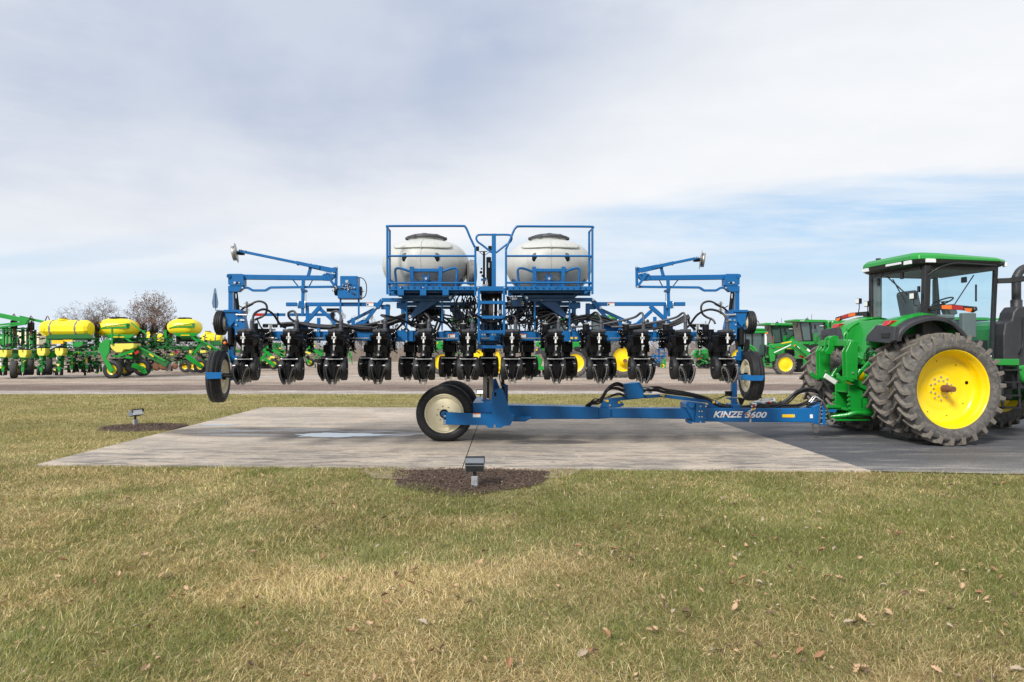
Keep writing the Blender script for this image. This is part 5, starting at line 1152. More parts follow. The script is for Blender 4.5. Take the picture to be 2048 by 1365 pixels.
# axles, transmission housing and the under-frame
mb = MB()
mb.cyl((0, -1.3, RR), (0, 1.3, RR), 0.085, 'dark_green_paint', 16); mb.cyl((0, -0.62, RR), (0, 0.62, RR), 0.19, 'dark_green_paint', 20); mb.box((0.25, 0, 1.0), (1.3, 0.62, 0.75), 'dark_green_paint')
mb.box((-0.42, 0, 1.05), (0.25, 0.5, 0.9), 'dark_green_paint'); mb.box((1.7, 0, 0.95), (2.6, 0.5, 0.5), 'dark_green_paint'); mb.cyl((3.25, -0.85, 0.8), (3.25, 0.85, 0.8), 0.12, 'dark_green_paint', 12)
mb.box((-0.45, 0, 1.55), (0.35, 0.55, 0.5), 'dark_green_paint'); mb.cyl((-0.5, -0.12, 1.9), (-0.5, -0.30, 1.9), 0.13, 'dark_green_paint', 14); mb.cyl((-0.52, -0.1, 1.72), (-0.35, 0.1, 1.95), 0.06, 'dark_green_paint', 10)
for k in range(26):
    p = Vector((rnd.uniform(-0.75, -0.5), rnd.uniform(-0.42, 0.3), rnd.uniform(0.75, 1.85))); 
    if k % 3: mb.box(p, (0.12, rnd.uniform(0.05, 0.16), rnd.uniform(0.05, 0.14)), 'dark_green_paint', rz=rnd.uniform(-.3, .3))
    else: mb.cyl(p, p + Vector((-0.08, rnd.uniform(-.1, .1), rnd.uniform(-.1, .1))), 0.04, 'green_paint', 10)
mb.build('transmission', T_, bevel=0.01)
mb = MB()
mb.tube(spline([(-0.60, -0.38, 1.55), (-0.72, -0.40, 1.60), (-0.75, -0.38, 1.48), (-0.66, -0.36, 1.42)], 5), 0.012, 'rust', 6)
for k in range(8):
    z = rnd.uniform(0.9, 1.8); mb.tube(spline([(-0.55, -0.45, z), (-0.75, -0.40, z + .05), (-0.70, -0.2, z - 0.1), (-0.6, 0.0, z)], 4), 0.016, rnd.choice(['dark_green_paint', 'green_paint', 'hose']), 6)
mb.build('rear_pipes', T_)
# drawbar support cage
mb = MB()
for y in (-0.30, 0.16): mb.box((-0.98, y, 0.72), (0.30, 0.03, 0.66), 'green_paint'); mb.box((-0.60, y, 0.60), (0.55, 0.03, 0.36), 'green_paint')
mb.box((-1.0, -0.07, 0.90), (0.22, 0.44, 0.03), 'green_paint'); mb.box((-0.86, -0.07, 0.78), (0.03, 0.46, 0.30), 'dark_green_paint'); mb.box((-1.0, -0.07, 0.55), (0.34, 0.50, 0.04), 'green_paint')
mb.box((-1.15, -0.07, 0.42), (0.75, 0.14, 0.06), 'green_paint'); mb.box((-1.28, -0.07, 0.56), (0.42, 0.13, 0.05), 'green_paint'); mb.box((-1.1, -0.07, 0.34), (0.9, 0.44, 0.035), 'green_paint')
mb.tube(spline([(-0.7, -0.36, 0.46), (-1.0, -0.38, 0.50), (-1.2, -0.30, 0.44), (-1.45, -0.15, 0.40)], 5), 0.045, 'green_paint', 8); mb.cyl((-1.42, -0.07, 0.34), (-1.42, -0.07, 0.64), 0.035, 'green_paint', 10); mb.box((-1.36, -0.07, 0.60), (0.3, 0.2, 0.05), 'green_paint')
for k in range(5):
    for y in (-0.33, 0.18): mb.cyl((-1.13, y, 0.48 + 0.09 * k), (-1.17, y, 0.48 + 0.09 * k), 0.025, 'green_paint', 8)
mb.build('drawbar', T_, bevel=0.006)
mb = MB(); mb.box((-0.78, -0.10, 1.17), (0.16, 0.18, 0.26), 'yellow_paint'); mb.cyl((-0.84, -0.08, 1.02), (-0.95, -0.08, 1.02), 0.04, 'steel', 12); mb.build('power_shaft_guard', T_, bevel=0.01)
# quick hitch: inverted U with claws
mb = MB(); x0 = -1.30
for s_ in (-1, 1):
    y = s_ * 0.47 
    xzplate(mb, [(x0 + 0.06, 1.92), (x0 + 0.20, 1.92), (x0 + 0.22, 1.80), (x0 + 0.20, 1.16), (x0 + 0.08, 1.12), (x0 - 0.02, 1.16), (x0 - 0.04, 1.72)], y - 0.075, y - 0.05, 'green_paint'); xzplate(mb, [(x0 + 0.06, 1.92), (x0 + 0.20, 1.92), (x0 + 0.22, 1.80), (x0 + 0.20, 1.16), (x0 + 0.08, 1.12), (x0 - 0.02, 1.16), (x0 - 0.04, 1.72)], y + 0.05, y + 0.075, 'green_paint')
    mb.prism([(y - 0.05, 1.89), (y + 0.05, 1.89), (y + 0.05, 1.16), (y - 0.05, 1.16)], lambda a, b_: (x0 + 0.01, a, b_), lambda a, b_: (x0 + 0.04, a, b_), 'green_paint')
    xzplate(mb, [(x0 + 0.02, 1.24), (x0 - 0.05, 1.22), (x0 - 0.12, 1.23), (x0 - 0.17, 1.30), (x0 - 0.20, 1.27), (x0 - 0.18, 1.19), (x0 - 0.10, 1.13), (x0 + 0.02, 1.12)], y - 0.03, y + 0.03, 'green_paint')
    mb.bolt((x0 + 0.12, y - 0.08, 1.20), (0, -1, 0), 0.035, 'green_paint', 0.02); mb.bolt((x0 + 0.10, y - 0.08, 1.30), (0, -1, 0), 0.02, 'zinc', 0.02)
mb.prism([(-0.52, 1.84), (-0.50, 1.93), (-0.38, 1.96), (0.38, 1.96), (0.50, 1.93), (0.52, 1.84), (0.42, 1.73), (0.40, 1.83), (-0.40, 1.83), (-0.42, 1.73)], lambda a, b_: (x0 + 0.0, a, b_), lambda a, b_: (x0 + 0.16, a, b_), 'green_paint')
for s_ in (-1, 1): xzplate(mb, [(x0 + 0.14, 1.94), (x0 + 0.12, 2.03), (x0 + 0.02, 2.05), (x0 - 0.08, 1.99), (x0 - 0.10, 1.80), (x0 - 0.16, 1.73), (x0 - 0.20, 1.79), (x0 - 0.22, 1.73), (x0 - 0.15, 1.66), (x0 - 0.02, 1.66), (x0 + 0.04, 1.79), (x0 + 0.14, 1.80)], s_ * 0.075 + 0.05 - 0.015, s_ * 0.075 + 0.05 + 0.015, 'green_paint')
mb.cyl((x0 + 0.02, -0.03, 1.99), (x0 + 0.02, 0.13, 1.99), 0.045, 'green_paint', 12); mb.box((x0 - 0.02, 0.05, 1.90), (0.10, 0.10, 0.10), 'green_paint')
mb.tube(spline([(x0 + 0.12, -0.33, 1.94), (x0 + 0.12, -0.34, 2.06), (x0 + 0.11, -0.31, 2.13), (x0 + 0.12, -0.33, 2.18)], 4), 0.018, 'green_paint', 8)
mb.build('quick_hitch', T_, bevel=0.008)
mb = MB()
for y in (-0.40, 0.40):
    mb.bar((-0.35, y * 0.7, 0.80), (-1.22, y, 1.20), 0.05, 0.12, 'green_paint'); mb.bar((-0.5, y * 0.9, 1.75), (-1.05, y * 1.02, 1.20), 0.05, 0.06, 'green_paint'); mb.cyl((-0.95, y, 1.35), (-1.1, y, 1.12), 0.05, 'green_paint', 10)
    mb.bar((-0.3, y * 0.8, 1.95), (-0.62, y * 0.9, 1.72), 0.06, 0.08, 'dark_green_paint')
mb.bar((-1.28, 0.30, 1.22), (-1.02, 0.31, 1.06), 0.02, 0.10, 'white_decal'); mb.bar((-1.02, 0.31, 1.06), (-0.45, 0.33, 0.74), 0.05, 0.12, 'dark_green_paint')
mb.build('lift_arm', T_, bevel=0.006)

# fenders: green shell, charcoal flare, lamp
FO = [(-0.80, 1.95), (-0.76, 2.12), (-0.58, 2.29), (-0.30, 2.41), (0.05, 2.46), (0.38, 2.38), (0.62, 2.19), (0.80, 1.98)]
def arc(pts, off):
    out = []
    for i, (x, z) in enumerate(pts):
        a = pts[max(i - 1, 0)]; b_ = pts[min(i + 1, len(pts) - 1)]; d = Vector((b_[0] - a[0], b_[1] - a[1])).normalized(); out.append((x + d.y * off, z - d.x * off))
    return out
for s_ in (-1, 1):
    fs = [(p.x, p.y) for p in spline([(a, b_, 0) for a, b_ in FO], 4)]; n = len(fs)
    fd = empty('fender', (0, s_ * 0.9, 2.3), org=(0, s_ * 0.9, 2.3)); fd.parent = T_
    mb = MB(); inn = arc(fs, 0.035)
    rows = []
    for y, dz in ((0.40, -0.02), (0.62, 0.0), (0.90, 0.02), (1.02, -0.01), (1.06, -0.05)): rows.append([(x, s_ * y, z + dz * (1 if z > 2.0 else 0)) for x, z in fs])
    rows2 = [[(x, s_ * y, z - 0.0) for x, z in inn] for y in (1.06, 0.40)]
    allr = rows + rows2; vs = [p for r_ in allr for p in r_]; ff = []
    for i in range(len(allr)):
        j = (i + 1) % len(allr)
        for k in range(n - 1): ff.append((i * n + k, i * n + k + 1, j * n + k + 1, j * n + k))
    mb.add(vs, ff, 'green_paint', True)
    # inner skirt down to the axle housing and the rear corner panel
    xzplate(mb, [(-0.50, 1.55), (-0.80, 1.96), (-0.60, 2.24), (-0.30, 2.37), (0.0, 2.42), (0.35, 2.35), (0.58, 2.2), (0.6, 1.5), (-0.2, 1.3)], s_ * 0.44, s_ * 0.41, 'green_paint')
    mb.build('shell', fd)
    # flare
    mb = MB(); fl = fs; lo = arc(fs, 0.13); vs = []; ff = []
    rings = [[(x, s_ * 1.06, z - 0.03) for x, z in fl], [(x, s_ * 1.21, z - 0.04) for x, z in arc(fs, 0.02)], [(x, s_ * 1.24, z - 0.03) for x, z in arc(fs, 0.06)], [(x, s_ * 1.24, z - 0.02) for x, z in lo], [(x, s_ * 1.21, z - 0.02) for x, z in lo], [(x, s_ * 1.04, z - 0.03) for x, z in arc(fs, 0.05)]]
    vs = [p for r_ in rings for p in r_]
    for i in range(6):
        j = (i + 1) % 6
        for k in range(n - 1): ff.append((i * n + k, i * n + k + 1, j * n + k + 1, j * n + k))
    for e in (0, n - 1): ff.append(tuple(i * n + e for i in range(6)))
    mb.add(vs, ff, 'charcoal_plastic', False)
    mb.prism([(0.42, 2.04), (0.66, 2.24), (1.24, 2.19), (1.24, 1.93), (1.12, 1.88), (0.40, 1.93)], lambda a, b_: (-0.74 + (b_ - 1.9) * 0.1, s_ * a, b_), lambda a, b_: (-0.84 + (b_ - 1.9) * 0.15, s_ * a, b_), 'charcoal_plastic')
    mb.box((-0.835, s_ * 1.0, 2.03), (0.02, 0.22, 0.10), 'cab_black'); mb.build('flare', fd, bevel=0.006)
    mb = MB(); mb.prism([(0.80, 2.30), (1.02, 2.30), (0.99, 2.22), (0.95, 2.19), (0.87, 2.19), (0.83, 2.22)], lambda a, b_: (-0.76 + (b_ - 2.19) * 0.8, s_ * (a - 0.06), b_ + 0.02), lambda a, b_: (-0.5, s_ * (a - 0.06), b_ + 0.02), 'red_lens'); mb.build('tail_light', fd, bevel=0.008)
# body between fenders under the rear window
mb = MB(); mb.prism([(-0.44, 1.45), (0.44, 1.45), (0.44, 2.36), (-0.44, 2.36)], lambda a, b_: (-0.10, a, b_), lambda a, b_: (-0.75 + (b_ - 1.45) * 0.35, a, b_), 'green_paint')
mb.box((0.8, 0, 1.70), (1.75, 1.2, 0.50), 'cab_black'); mb.build('rear_body', T_, bevel=0.01)

# cab
cab = empty('cab', (0.9, 0, 2.0), org=(0.9, 0, 2.0)); cab.parent = T_
XR0, XF0, HYC = 0.12, 1.66, 0.80
def sheet_(mb, pts): mb.add(pts, [tuple(range(len(pts)))], 'cab_glass')
def post(mb, a, b_, w_, m='cab_black'): mb.bar(a, b_, w_, w_, m)
for s_ in (-1, 1):
    mb = MB(); mb.bar((XR0 + 0.02, s_ * 0.80, 2.30), (XR0 + 0.04, s_ * 0.82, 3.42), 0.12, 0.13, 'cab_black', up=(1, 0, 0)); mb.build('rear_post', cab, bevel=0.015)
    mb = MB(); mb.bar((XF0 + 0.02, s_ * 0.66, 1.40), (XF0 - 0.02, s_ * 0.82, 3.42), 0.07, 0.08, 'cab_black', up=(1, 0, 0)); mb.build('front_post', cab, bevel=0.01)
mb = MB()
for s_ in (-1, 1):
    mb.bar((XR0, s_ * 0.82, 3.40), (XF0, s_ * 0.82, 3.38), 0.06, 0.12, 'cab_black')
    mb.tube(spline([(XR0 + 0.06, s_ * 0.81, 2.46), (0.35, s_ * 0.81, 2.44), (0.62, s_ * 0.80, 2.24), (0.84, s_ * 0.79, 1.96), (0.96, s_ * 0.78, 1.55), (1.0, s_ * 0.78, 1.42), (XF0, s_ * 0.76, 1.42)], 4), 0.028, 'cab_black', 8)
mb.box((XR0, 0, 3.38), (0.07, 1.5, 0.10), 'cab_black'); mb.box((XR0 - 0.03, 0, 2.36), (0.06, 1.2, 0.06), 'cab_black'); mb.box((XF0, 0, 3.38), (0.06, 1.4, 0.10), 'cab_black'); mb.box((1.3, 0, 1.40), (0.8, 1.4, 0.06), 'cab_black')
mb.build('cab_frame', cab, bevel=0.005)
for s_ in (-1, 1):
    mb = MB(); sheet_(mb, [(a, s_ * 0.803, b_) for a, b_ in [(0.20, 3.36), (0.20, 2.46), (0.35, 2.44), (0.62, 2.24), (0.84, 1.96), (0.96, 1.55), (1.0, 1.42), (1.62, 1.42), (1.62, 3.34)]]); mb.build('side_window', cab, recalc=True)
mb = MB(); sheet_(mb, [(XR0 - 0.02, a, b_) for a, b_ in [(-0.74, 3.34), (0.74, 3.34), (0.74, 2.75), (0.60, 2.46), (0.45, 2.39), (-0.45, 2.39), (-0.60, 2.46), (-0.74, 2.75)]]); mb.build('rear_window', cab)
mb = MB(); sheet_(mb, [(XF0 + 0.02, a, b_) for a, b_ in [(-0.66, 1.42), (0.66, 1.42), (0.78, 3.34), (-0.78, 3.34)]]); mb.build('windscreen', cab)
# roof
mb = MB()
lo = [(-0.12, -0.74), (-0.04, -0.88), (0.30, -0.97), (1.62, -0.95), (1.82, -0.86), (1.88, -0.60), (1.88, 0.60), (1.82, 0.86), (1.62, 0.95), (0.30, 0.97), (-0.04, 0.88), (-0.12, 0.74)]
def ring(s_, z, dx=0.0, zf=0.0): return [(0.9 + (x - 0.9) * s_ + dx, y * s_, z - zf * (x + 0.2)) for x, y in lo]
N = len(lo)
rs = [(ring(0.985, 3.42), 'cab_black'), (ring(1.0, 3.50), 'cab_black')]
vs = ring(0.93, 3.40) + ring(0.985, 3.44) + ring(1.0, 3.52, 0, 0.02); mb.add(vs, [(i * N + k, i * N + (k + 1) % N, (i + 1) * N + (k + 1) % N, (i + 1) * N + k) for i in range(2) for k in range(N)] + [tuple(range(N))], 'cab_black')
mb.build('roof_lining', cab, bevel=0.0)
mb = MB(); vs = ring(1.005, 3.522, 0, 0.02) + ring(0.995, 3.60, 0, 0.035) + ring(0.93, 3.665, 0, 0.05) + ring(0.70, 3.70, 0.0, 0.055)
mb.add(vs, [(i * N + k, i * N + (k + 1) % N, (i + 1) * N + (k + 1) % N, (i + 1) * N + k) for i in range(3) for k in range(N)] + [tuple(range(3 * N, 4 * N)), tuple(range(N))[::-1]], 'green_paint'); mb.build('roof', cab, bevel=0.012)
def quadbox(mb, p, ax, w_, h_, d_, m): mb.bar(_v(p) - _v(ax) * w_ / 2, _v(p) + _v(ax) * w_ / 2, d_, h_, m)
for s_ in (-1, 1):
    for p, ax, w_ in [((-0.115, s_ * 0.66, 3.475), (0, 1, 0), 0.20), ((0.16, s_ * 0.935, 3.485), (1, 0, 0), 0.20), ((1.84, s_ * 0.82, 3.44), (0.4, 0.9, 0) if s_ < 0 else (0.4, -0.9, 0), 0.14)]:
        mb = MB(); quadbox(mb, p, Vector(ax).normalized(), w_, 0.075, 0.04, 'lens_glass'); mb.build('roof_light', cab, bevel=0.005)
mb = MB(); quadbox(mb, (-0.125, -0.25, 3.49), Vector((0, 1, 0)), 0.45, 0.045, 0.03, 'lens_glass'); mb.build('roof_light', cab, bevel=0.004)
mb = MB(); mb.cyl((0.1, 0.55, 3.68), (0.1, 0.55, 3.72), 0.05, 'cab_black', 12); mb.cyl((1.8, -0.5, 3.58), (1.8, -0.5, 3.62), 0.05, 'cab_black', 12); mb.build('roof_sensor', cab)
mb = MB(); mb.tube(spline([(0.14, -0.87, 3.20), (0.30, -0.97, 3.34), (0.55, -1.0, 3.42), (0.80, -1.0, 3.43), (1.5, -1.0, 3.40)], 4), 0.018, 'cab_black', 8); mb.build('grab_rail', cab)
# wipers
mb = MB(); mb.bar((0.085, 0.25, 3.30), (0.08, -0.38, 2.86), 0.012, 0.022, 'cab_black'); mb.bar((0.075, 0.05, 3.22), (0.075, -0.35, 2.70), 0.012, 0.02, 'cab_black'); mb.build('wiper', cab); mb = MB(); mb.bar((1.70, -0.2, 3.3), (1.70, 0.35, 2.7), 0.012, 0.02, 'cab_black'); mb.build('wiper', cab)
for p_, d_ in (((0.10, 0.55, 3.22), (0.05, 0.06, 0.14)), ((0.10, -0.2, 3.27), (0.05, 0.08, 0.14)), ((0.09, -0.70, 2.95), (0.05, 0.05, 0.12))): mb = MB(); mb.box(p_, d_, 'cab_black'); mb.build('window_latch', cab, bevel=0.01)
# interior
mb = MB(); 
mb.prism([(0.28, 2.92), (0.34, 2.98), (0.44, 2.96), (0.50, 2.70), (0.58, 2.42), (0.56, 2.34), (0.40, 2.34)], lambda a, b_: (a, -0.24, b_), lambda a, b_: (a, 0.26, b_), 'seat_fabric'); mb.box((0.80, 0.01, 2.30), (0.55, 0.52, 0.14), 'seat_fabric'); mb.box((0.75, 0.01, 2.0), (0.35, 0.4, 0.5), 'cab_black'); mb.box((0.85, -0.36, 2.42), (0.5, 0.14, 0.10), 'cab_trim')
mb.build('driver_seat', cab, bevel=0.03)
mb = MB(); mb.bar((1.40, 0.0, 1.9), (1.28, 0.0, 2.62), 0.12, 0.18, 'cab_trim', up=(1, 0, 0)); mb.box((1.30, 0, 2.58), (0.16, 0.26, 0.22), 'cab_trim', M=Matrix.Rotation(-0.4, 3, 'Y')); mb.build('steering_column', cab, bevel=0.02)
mb = MB(); c = Vector((1.16, 0.0, 2.76)); ax = Vector((-0.45, 0, 0.9)).normalized(); u = Vector((0, 1, 0)); w2 = ax.cross(u); mb.tube([c + (u * math.cos(a) + w2 * math.sin(a)) * 0.20 for a in [2 * pi * k / 24 for k in range(24)]], 0.016, 'cab_black', 8, closed=True); mb.bar(c - u * 0.19, c + u * 0.19, 0.03, 0.015, 'cab_black'); mb.cyl(c - ax * 0.12, c, 0.03, 'cab_black', 10); mb.build('steering_wheel', cab)
mb = MB(); mb.box((0.55, 0.62, 2.10), (0.75, 0.30, 0.5), 'cab_trim'); mb.box((0.5, -0.55, 2.15), (0.6, 0.25, 0.4), 'cab_trim'); mb.box((0.9, 0, 3.36), (1.45, 1.5, 0.05), 'cab_trim'); mb.box((0.16, 0.66, 2.9), (0.08, 0.2, 0.9), 'cab_trim'); mb.box((1.45, -0.55, 2.9), (0.03, 0.05, 0.35), 'cab_black'); mb.box((1.35, -0.45, 2.25), (0.3, 0.12, 0.5), 'cab_trim'); mb.box((1.55, 0.72, 2.8), (0.06, 0.10, 1.0), 'cab_trim')
mb.box((1.48, -0.2, 3.2), (0.03, 0.16, 0.12), 'cab_black'); mb.build('cab_interior', cab, bevel=0.02)
# warning light bars reaching out sideways
for s_ in (-1, 1):
    wb = empty('light_arm', (0.1, s_ * 0.9, 2.5), org=(0.1, s_ * 0.9, 2.5)); wb.parent = T_
    mb = MB(); xb = 0.08
    mb.prism([(0.86, 2.60), (1.5, 2.60), (2.10, 2.52), (2.12, 2.46), (2.02, 2.42), (1.90, 2.46), (1.40, 2.52), (0.86, 2.50)], lambda a, b_: (xb, s_ * a, b_), lambda a, b_: (xb + 0.06, s_ * a, b_), 'cab_black'); mb.box((xb + 0.02, s_ * 0.92, 2.45), (0.12, 0.14, 0.22), 'cab_black'); mb.build('arm', wb, bevel=0.006)
    mb = MB(); mb.prism([(1.88, 2.51), (2.07, 2.49), (2.03, 2.425), (1.93, 2.445)], lambda a, b_: (xb - 0.012, s_ * a, b_), lambda a, b_: (xb + 0.01, s_ * a, b_), 'amber_lens'); mb.build('turn_signal', wb)
    mb = MB(); mb.prism([(1.33, 2.595), (1.58, 2.582), (1.58, 2.505), (1.33, 2.525)], lambda a, b_: (xb - 0.006, s_ * a, b_), lambda a, b_: (xb + 0.01, s_ * a, b_), 'amber_lens'); mb.build('amber_tape', wb)
    mb = MB(); mb.prism([(1.585, 2.582), (1.85, 2.55), (1.85, 2.475), (1.585, 2.503)], lambda a, b_: (xb - 0.006, s_ * a, b_), lambda a, b_: (xb + 0.01, s_ * a, b_), 'red_reflector'); mb.build('red_tape', wb)
for s_, y, z in ((-1, -0.72, 2.78), (1, 1.02, 2.80), (1, 0.72, 2.72)):
    mb = MB(); mb.tube(spline([(0.02, y + s_ * 0.10, z - 0.25), (0.0, y + s_ * 0.06, z - 0.16), (-0.03, y, z - 0.14), (-0.03, y, z)], 3), 0.012, 'cab_black', 6); mb.box((-0.04, y, z + 0.03), (0.07, 0.13, 0.12), 'cab_black'); mb.box((-0.08, y, z + 0.03), (0.012, 0.115, 0.105), 'lens_glass'); mb.build('work_light', T_, bevel=0.006)
# bonnet, exhaust, mirror arm, steps
mb = MB(); hood = [(1.95, 1.30), (1.95, 2.22), (2.10, 2.34), (2.5, 2.38), (4.3, 2.18), (4.5, 2.0), (4.55, 1.3)]
mb.prism(hood, lambda a, b_: (a, -0.42, b_), lambda a, b_: (a, 0.42, b_), 'green_paint'); mb.build('bonnet', T_, bevel=0.05)
mb = MB(); xzplate(mb, [(1.86, 0.95), (1.84, 2.05), (1.88, 2.28), (2.02, 2.34), (2.06, 2.50), (2.16, 2.62), (2.34, 2.62), (2.40, 2.36), (3.0, 2.30), (3.0, 1.0)], -0.80, -0.44, 'charcoal_plastic'); mb.build('exhaust_cover', T_, bevel=0.02)
mb = MB(); mb.tube(spline([(2.28, -0.62, 2.55), (2.28, -0.62, 3.15), (2.30, -0.62, 3.25), (2.38, -0.62, 3.36), (2.52, -0.62, 3.42), (2.7, -0.62, 3.42)], 5), 0.082, 'charcoal_plastic', 20); mb.lathe([(0.10, 0), (0.105, 0.25), (0.085, 0.27)], (2.28, -0.62, 2.5), (0, 0, 1), 'charcoal_plastic', 20); mb.build('exhaust_pipe', T_)
mb = MB(); mb.bar((1.70, -0.80, 3.12), (1.90, -0.95, 3.12), 0.07, 0.10, 'cab_black'); mb.bar((1.86, -0.92, 3.12), (2.6, -1.35, 3.22), 0.07, 0.11, 'cab_black'); mb.box((2.62, -1.40, 3.05), (0.10, 0.28, 0.45), 'cab_black'); mb.build('mirror', T_, bevel=0.01)
mb = MB(); mb.tube(spline([(2.30, -0.84, 2.28), (2.27, -0.90, 2.40), (2.20, -0.92, 2.42), (2.16, -0.90, 2.35), (2.16, -0.90, 1.95), (2.12, -0.90, 1.75), (2.12, -0.84, 1.66)], 4), 0.016, 'cab_black', 8); mb.build('hand_rail', T_)
mb = MB()
typlate(mb, [(1989, 718.5), (2039, 718.5), (2039, 731), (1996, 731)], -1.0, -0.75, 'green_paint'); mb.build('step_deck', T_, bevel=0.006)
mb = MB()
for x in (1.62, 1.98): mb.bar((x, -0.96, 1.52), (x + 0.02, -1.0, 0.60), 0.03, 0.05, 'cab_black', up=(1, 0, 0))
for z in (1.36, 1.12, 0.86, 0.62): mb.box((1.81, -0.98, z), (0.36, 0.16, 0.03), 'cab_black')
mb.build('steps', T_, bevel=0.003)
mb = MB(); xzplate(mb, [(2.0, 1.42), (2.3, 1.46), (2.5, 1.30), (2.5, 0.9), (2.15, 1.15)], -0.90, -0.40, 'green_paint'); mb.box((1.6, -0.55, 1.1), (0.9, 0.5, 0.7), 'cab_black'); mb.build('fuel_tank', T_, bevel=0.03)
mb = MB(); mb.box((1.48, -0.825, 1.62), (0.13, 0.01, 0.05), 'white_decal'); mb.build('door_decal', T_)
# ------------------------------------------------------------------ machines parked in the yard
rb = random.Random(21)
mat('far_glass', (0.05, 0.085, 0.08), 0.06, var=0.3, spec=0.9, coat=0.5)
mat('yellow_tank_poly', (0.86, 0.70, 0.015), 0.38, var=0.05, scale=1.5)
mat('pale_yellow', (0.72, 0.66, 0.10), 0.4, var=0.08)
mat('old_grey', (0.20, 0.20, 0.20), 0.6, var=0.3)
def root_at(name, px, D, label, cat, group=None):
    p = (G(px, 697, D).x, D, 0); o = empty(name, p); ORG[o.name] = Vector(p); tag(o, label, cat, group); return o
class PX:
    """shapes measured on the photograph for one machine standing D metres away"""
    def __init__(s, root, D): s.r = root; s.D = D; s.k = D / F
    def p(s, x, y, d=0.0): return G(x, y, s.D + d)
    def plate(s, mb, poly, m, d=0.0, th=0.12): mb.prism(poly, lambda x, y: G(x, y, s.D + d), lambda x, y: G(x, y, s.D + d) + Vector((0, th, 0)), m)
    def rect(s, mb, x0, y0, x1, y1, m, d=0.0, th=0.12): s.plate(mb, [(x0, y0), (x1, y0), (x1, y1), (x0, y1)], m, d, th)
    def bar(s, mb, a, b_, hpx, m, d=0.0, th=0.12, d2=None): mb.bar(s.p(*a, d), s.p(*b_, d if d2 is None else d2), th, hpx * s.k, m)
    def tube(s, mb, pts, rpx, m, d=0.0): mb.tube(spline([s.p(x, y, d) for x, y in pts], 3), rpx * s.k, m, 6)
    def part(s, name, mb, bevel=0.0): return mb.build(name, s.r, bevel=bevel)
def bg_wheel(r_, c, ax, r, w_, rr, m_t='old_rubber', m_r='yellow_paint', name='wheel', lugs=0, side=1, dish=0.35):
    wh = empty(name, (0, 0, 0)); wh.parent = r_; wh.location = _v(c) - ORG[r_.name]; ORG[wh.name] = _v(c)
    mb = MB(); h = w_ / 2
    mb.lathe([(rr, -h * .85), (rr + .3 * (r - rr), -h), (r - 0.05, -h * .97), (r - 0.01, -h * .75), (r, 0), (r - 0.01, h * .75), (r - 0.05, h * .97), (rr + .3 * (r - rr), h), (rr, h * .85)], c, ax, m_t, 36)
    if lugs:
        A = _v(ax).normalized(); ref = Vector((0, 0, 1)); u = (ref - A * ref.dot(A)).normalized(); v = A.cross(u)
        for k in range(lugs):
            for s_ in (-1, 1):
                a = 2 * pi * (k + (0.5 if s_ > 0 else 0)) / lugs; a2 = a + 0.16
                mb.bar(_v(c) + (u * math.cos(a) + v * math.sin(a)) * (r + 0.01), _v(c) + (u * math.cos(a2) + v * math.sin(a2)) * (r - 0.02) + A * (s_ * h), 0.07, 0.07, m_t, up=tuple(u * math.cos(a) + v * math.sin(a)))
    mb.build('tyre', wh)
    mb = MB()
    for s_ in (1, -1):
        mb.lathe([(rr + 0.01, s_ * h * .86), (rr - 0.03, s_ * h * .8), (rr - 0.05, s_ * h * (1 - dish)), (rr * .6, s_ * h * (1 - dish)), (rr * .45, s_ * h * (1 - dish * .7)), (0.001, s_ * h * (1 - dish * .7))], c, ax, m_r, 28)
    mb.build('rim', wh); return wh
def clutter(X, mb, x0, y0, x1, y1, n, mats, d0=-0.3, d1=0.8, smin=0.6, smax=3.0):
    for k in range(int(n * 1.7)):
        x, y = rb.uniform(x0, x1), rb.uniform(y0, y1); m = rb.choice(mats); d = rb.uniform(d0, d1); q = rb.random()
        if q < .45: L_ = rb.uniform(2, 10); a = rb.choice([0, 0, pi / 2, rb.uniform(-.8, .8)]); X.bar(mb, (x, y), (x + L_ * math.cos(a), y + L_ * math.sin(a)), rb.uniform(smin, smax), m, d)
        elif q < .8: mb.box(X.p(x, y, d), (rb.uniform(.05, .2), rb.uniform(.06, .25), rb.uniform(.05, .18)), m, rz=rb.uniform(-.4, .4))
        else: X.tube(mb, [(x, y), (x + rb.uniform(-6, 6), y + rb.uniform(-4, 6)), (x + rb.uniform(-12, 12), y + rb.uniform(-2, 8))], 0.5, m, d)
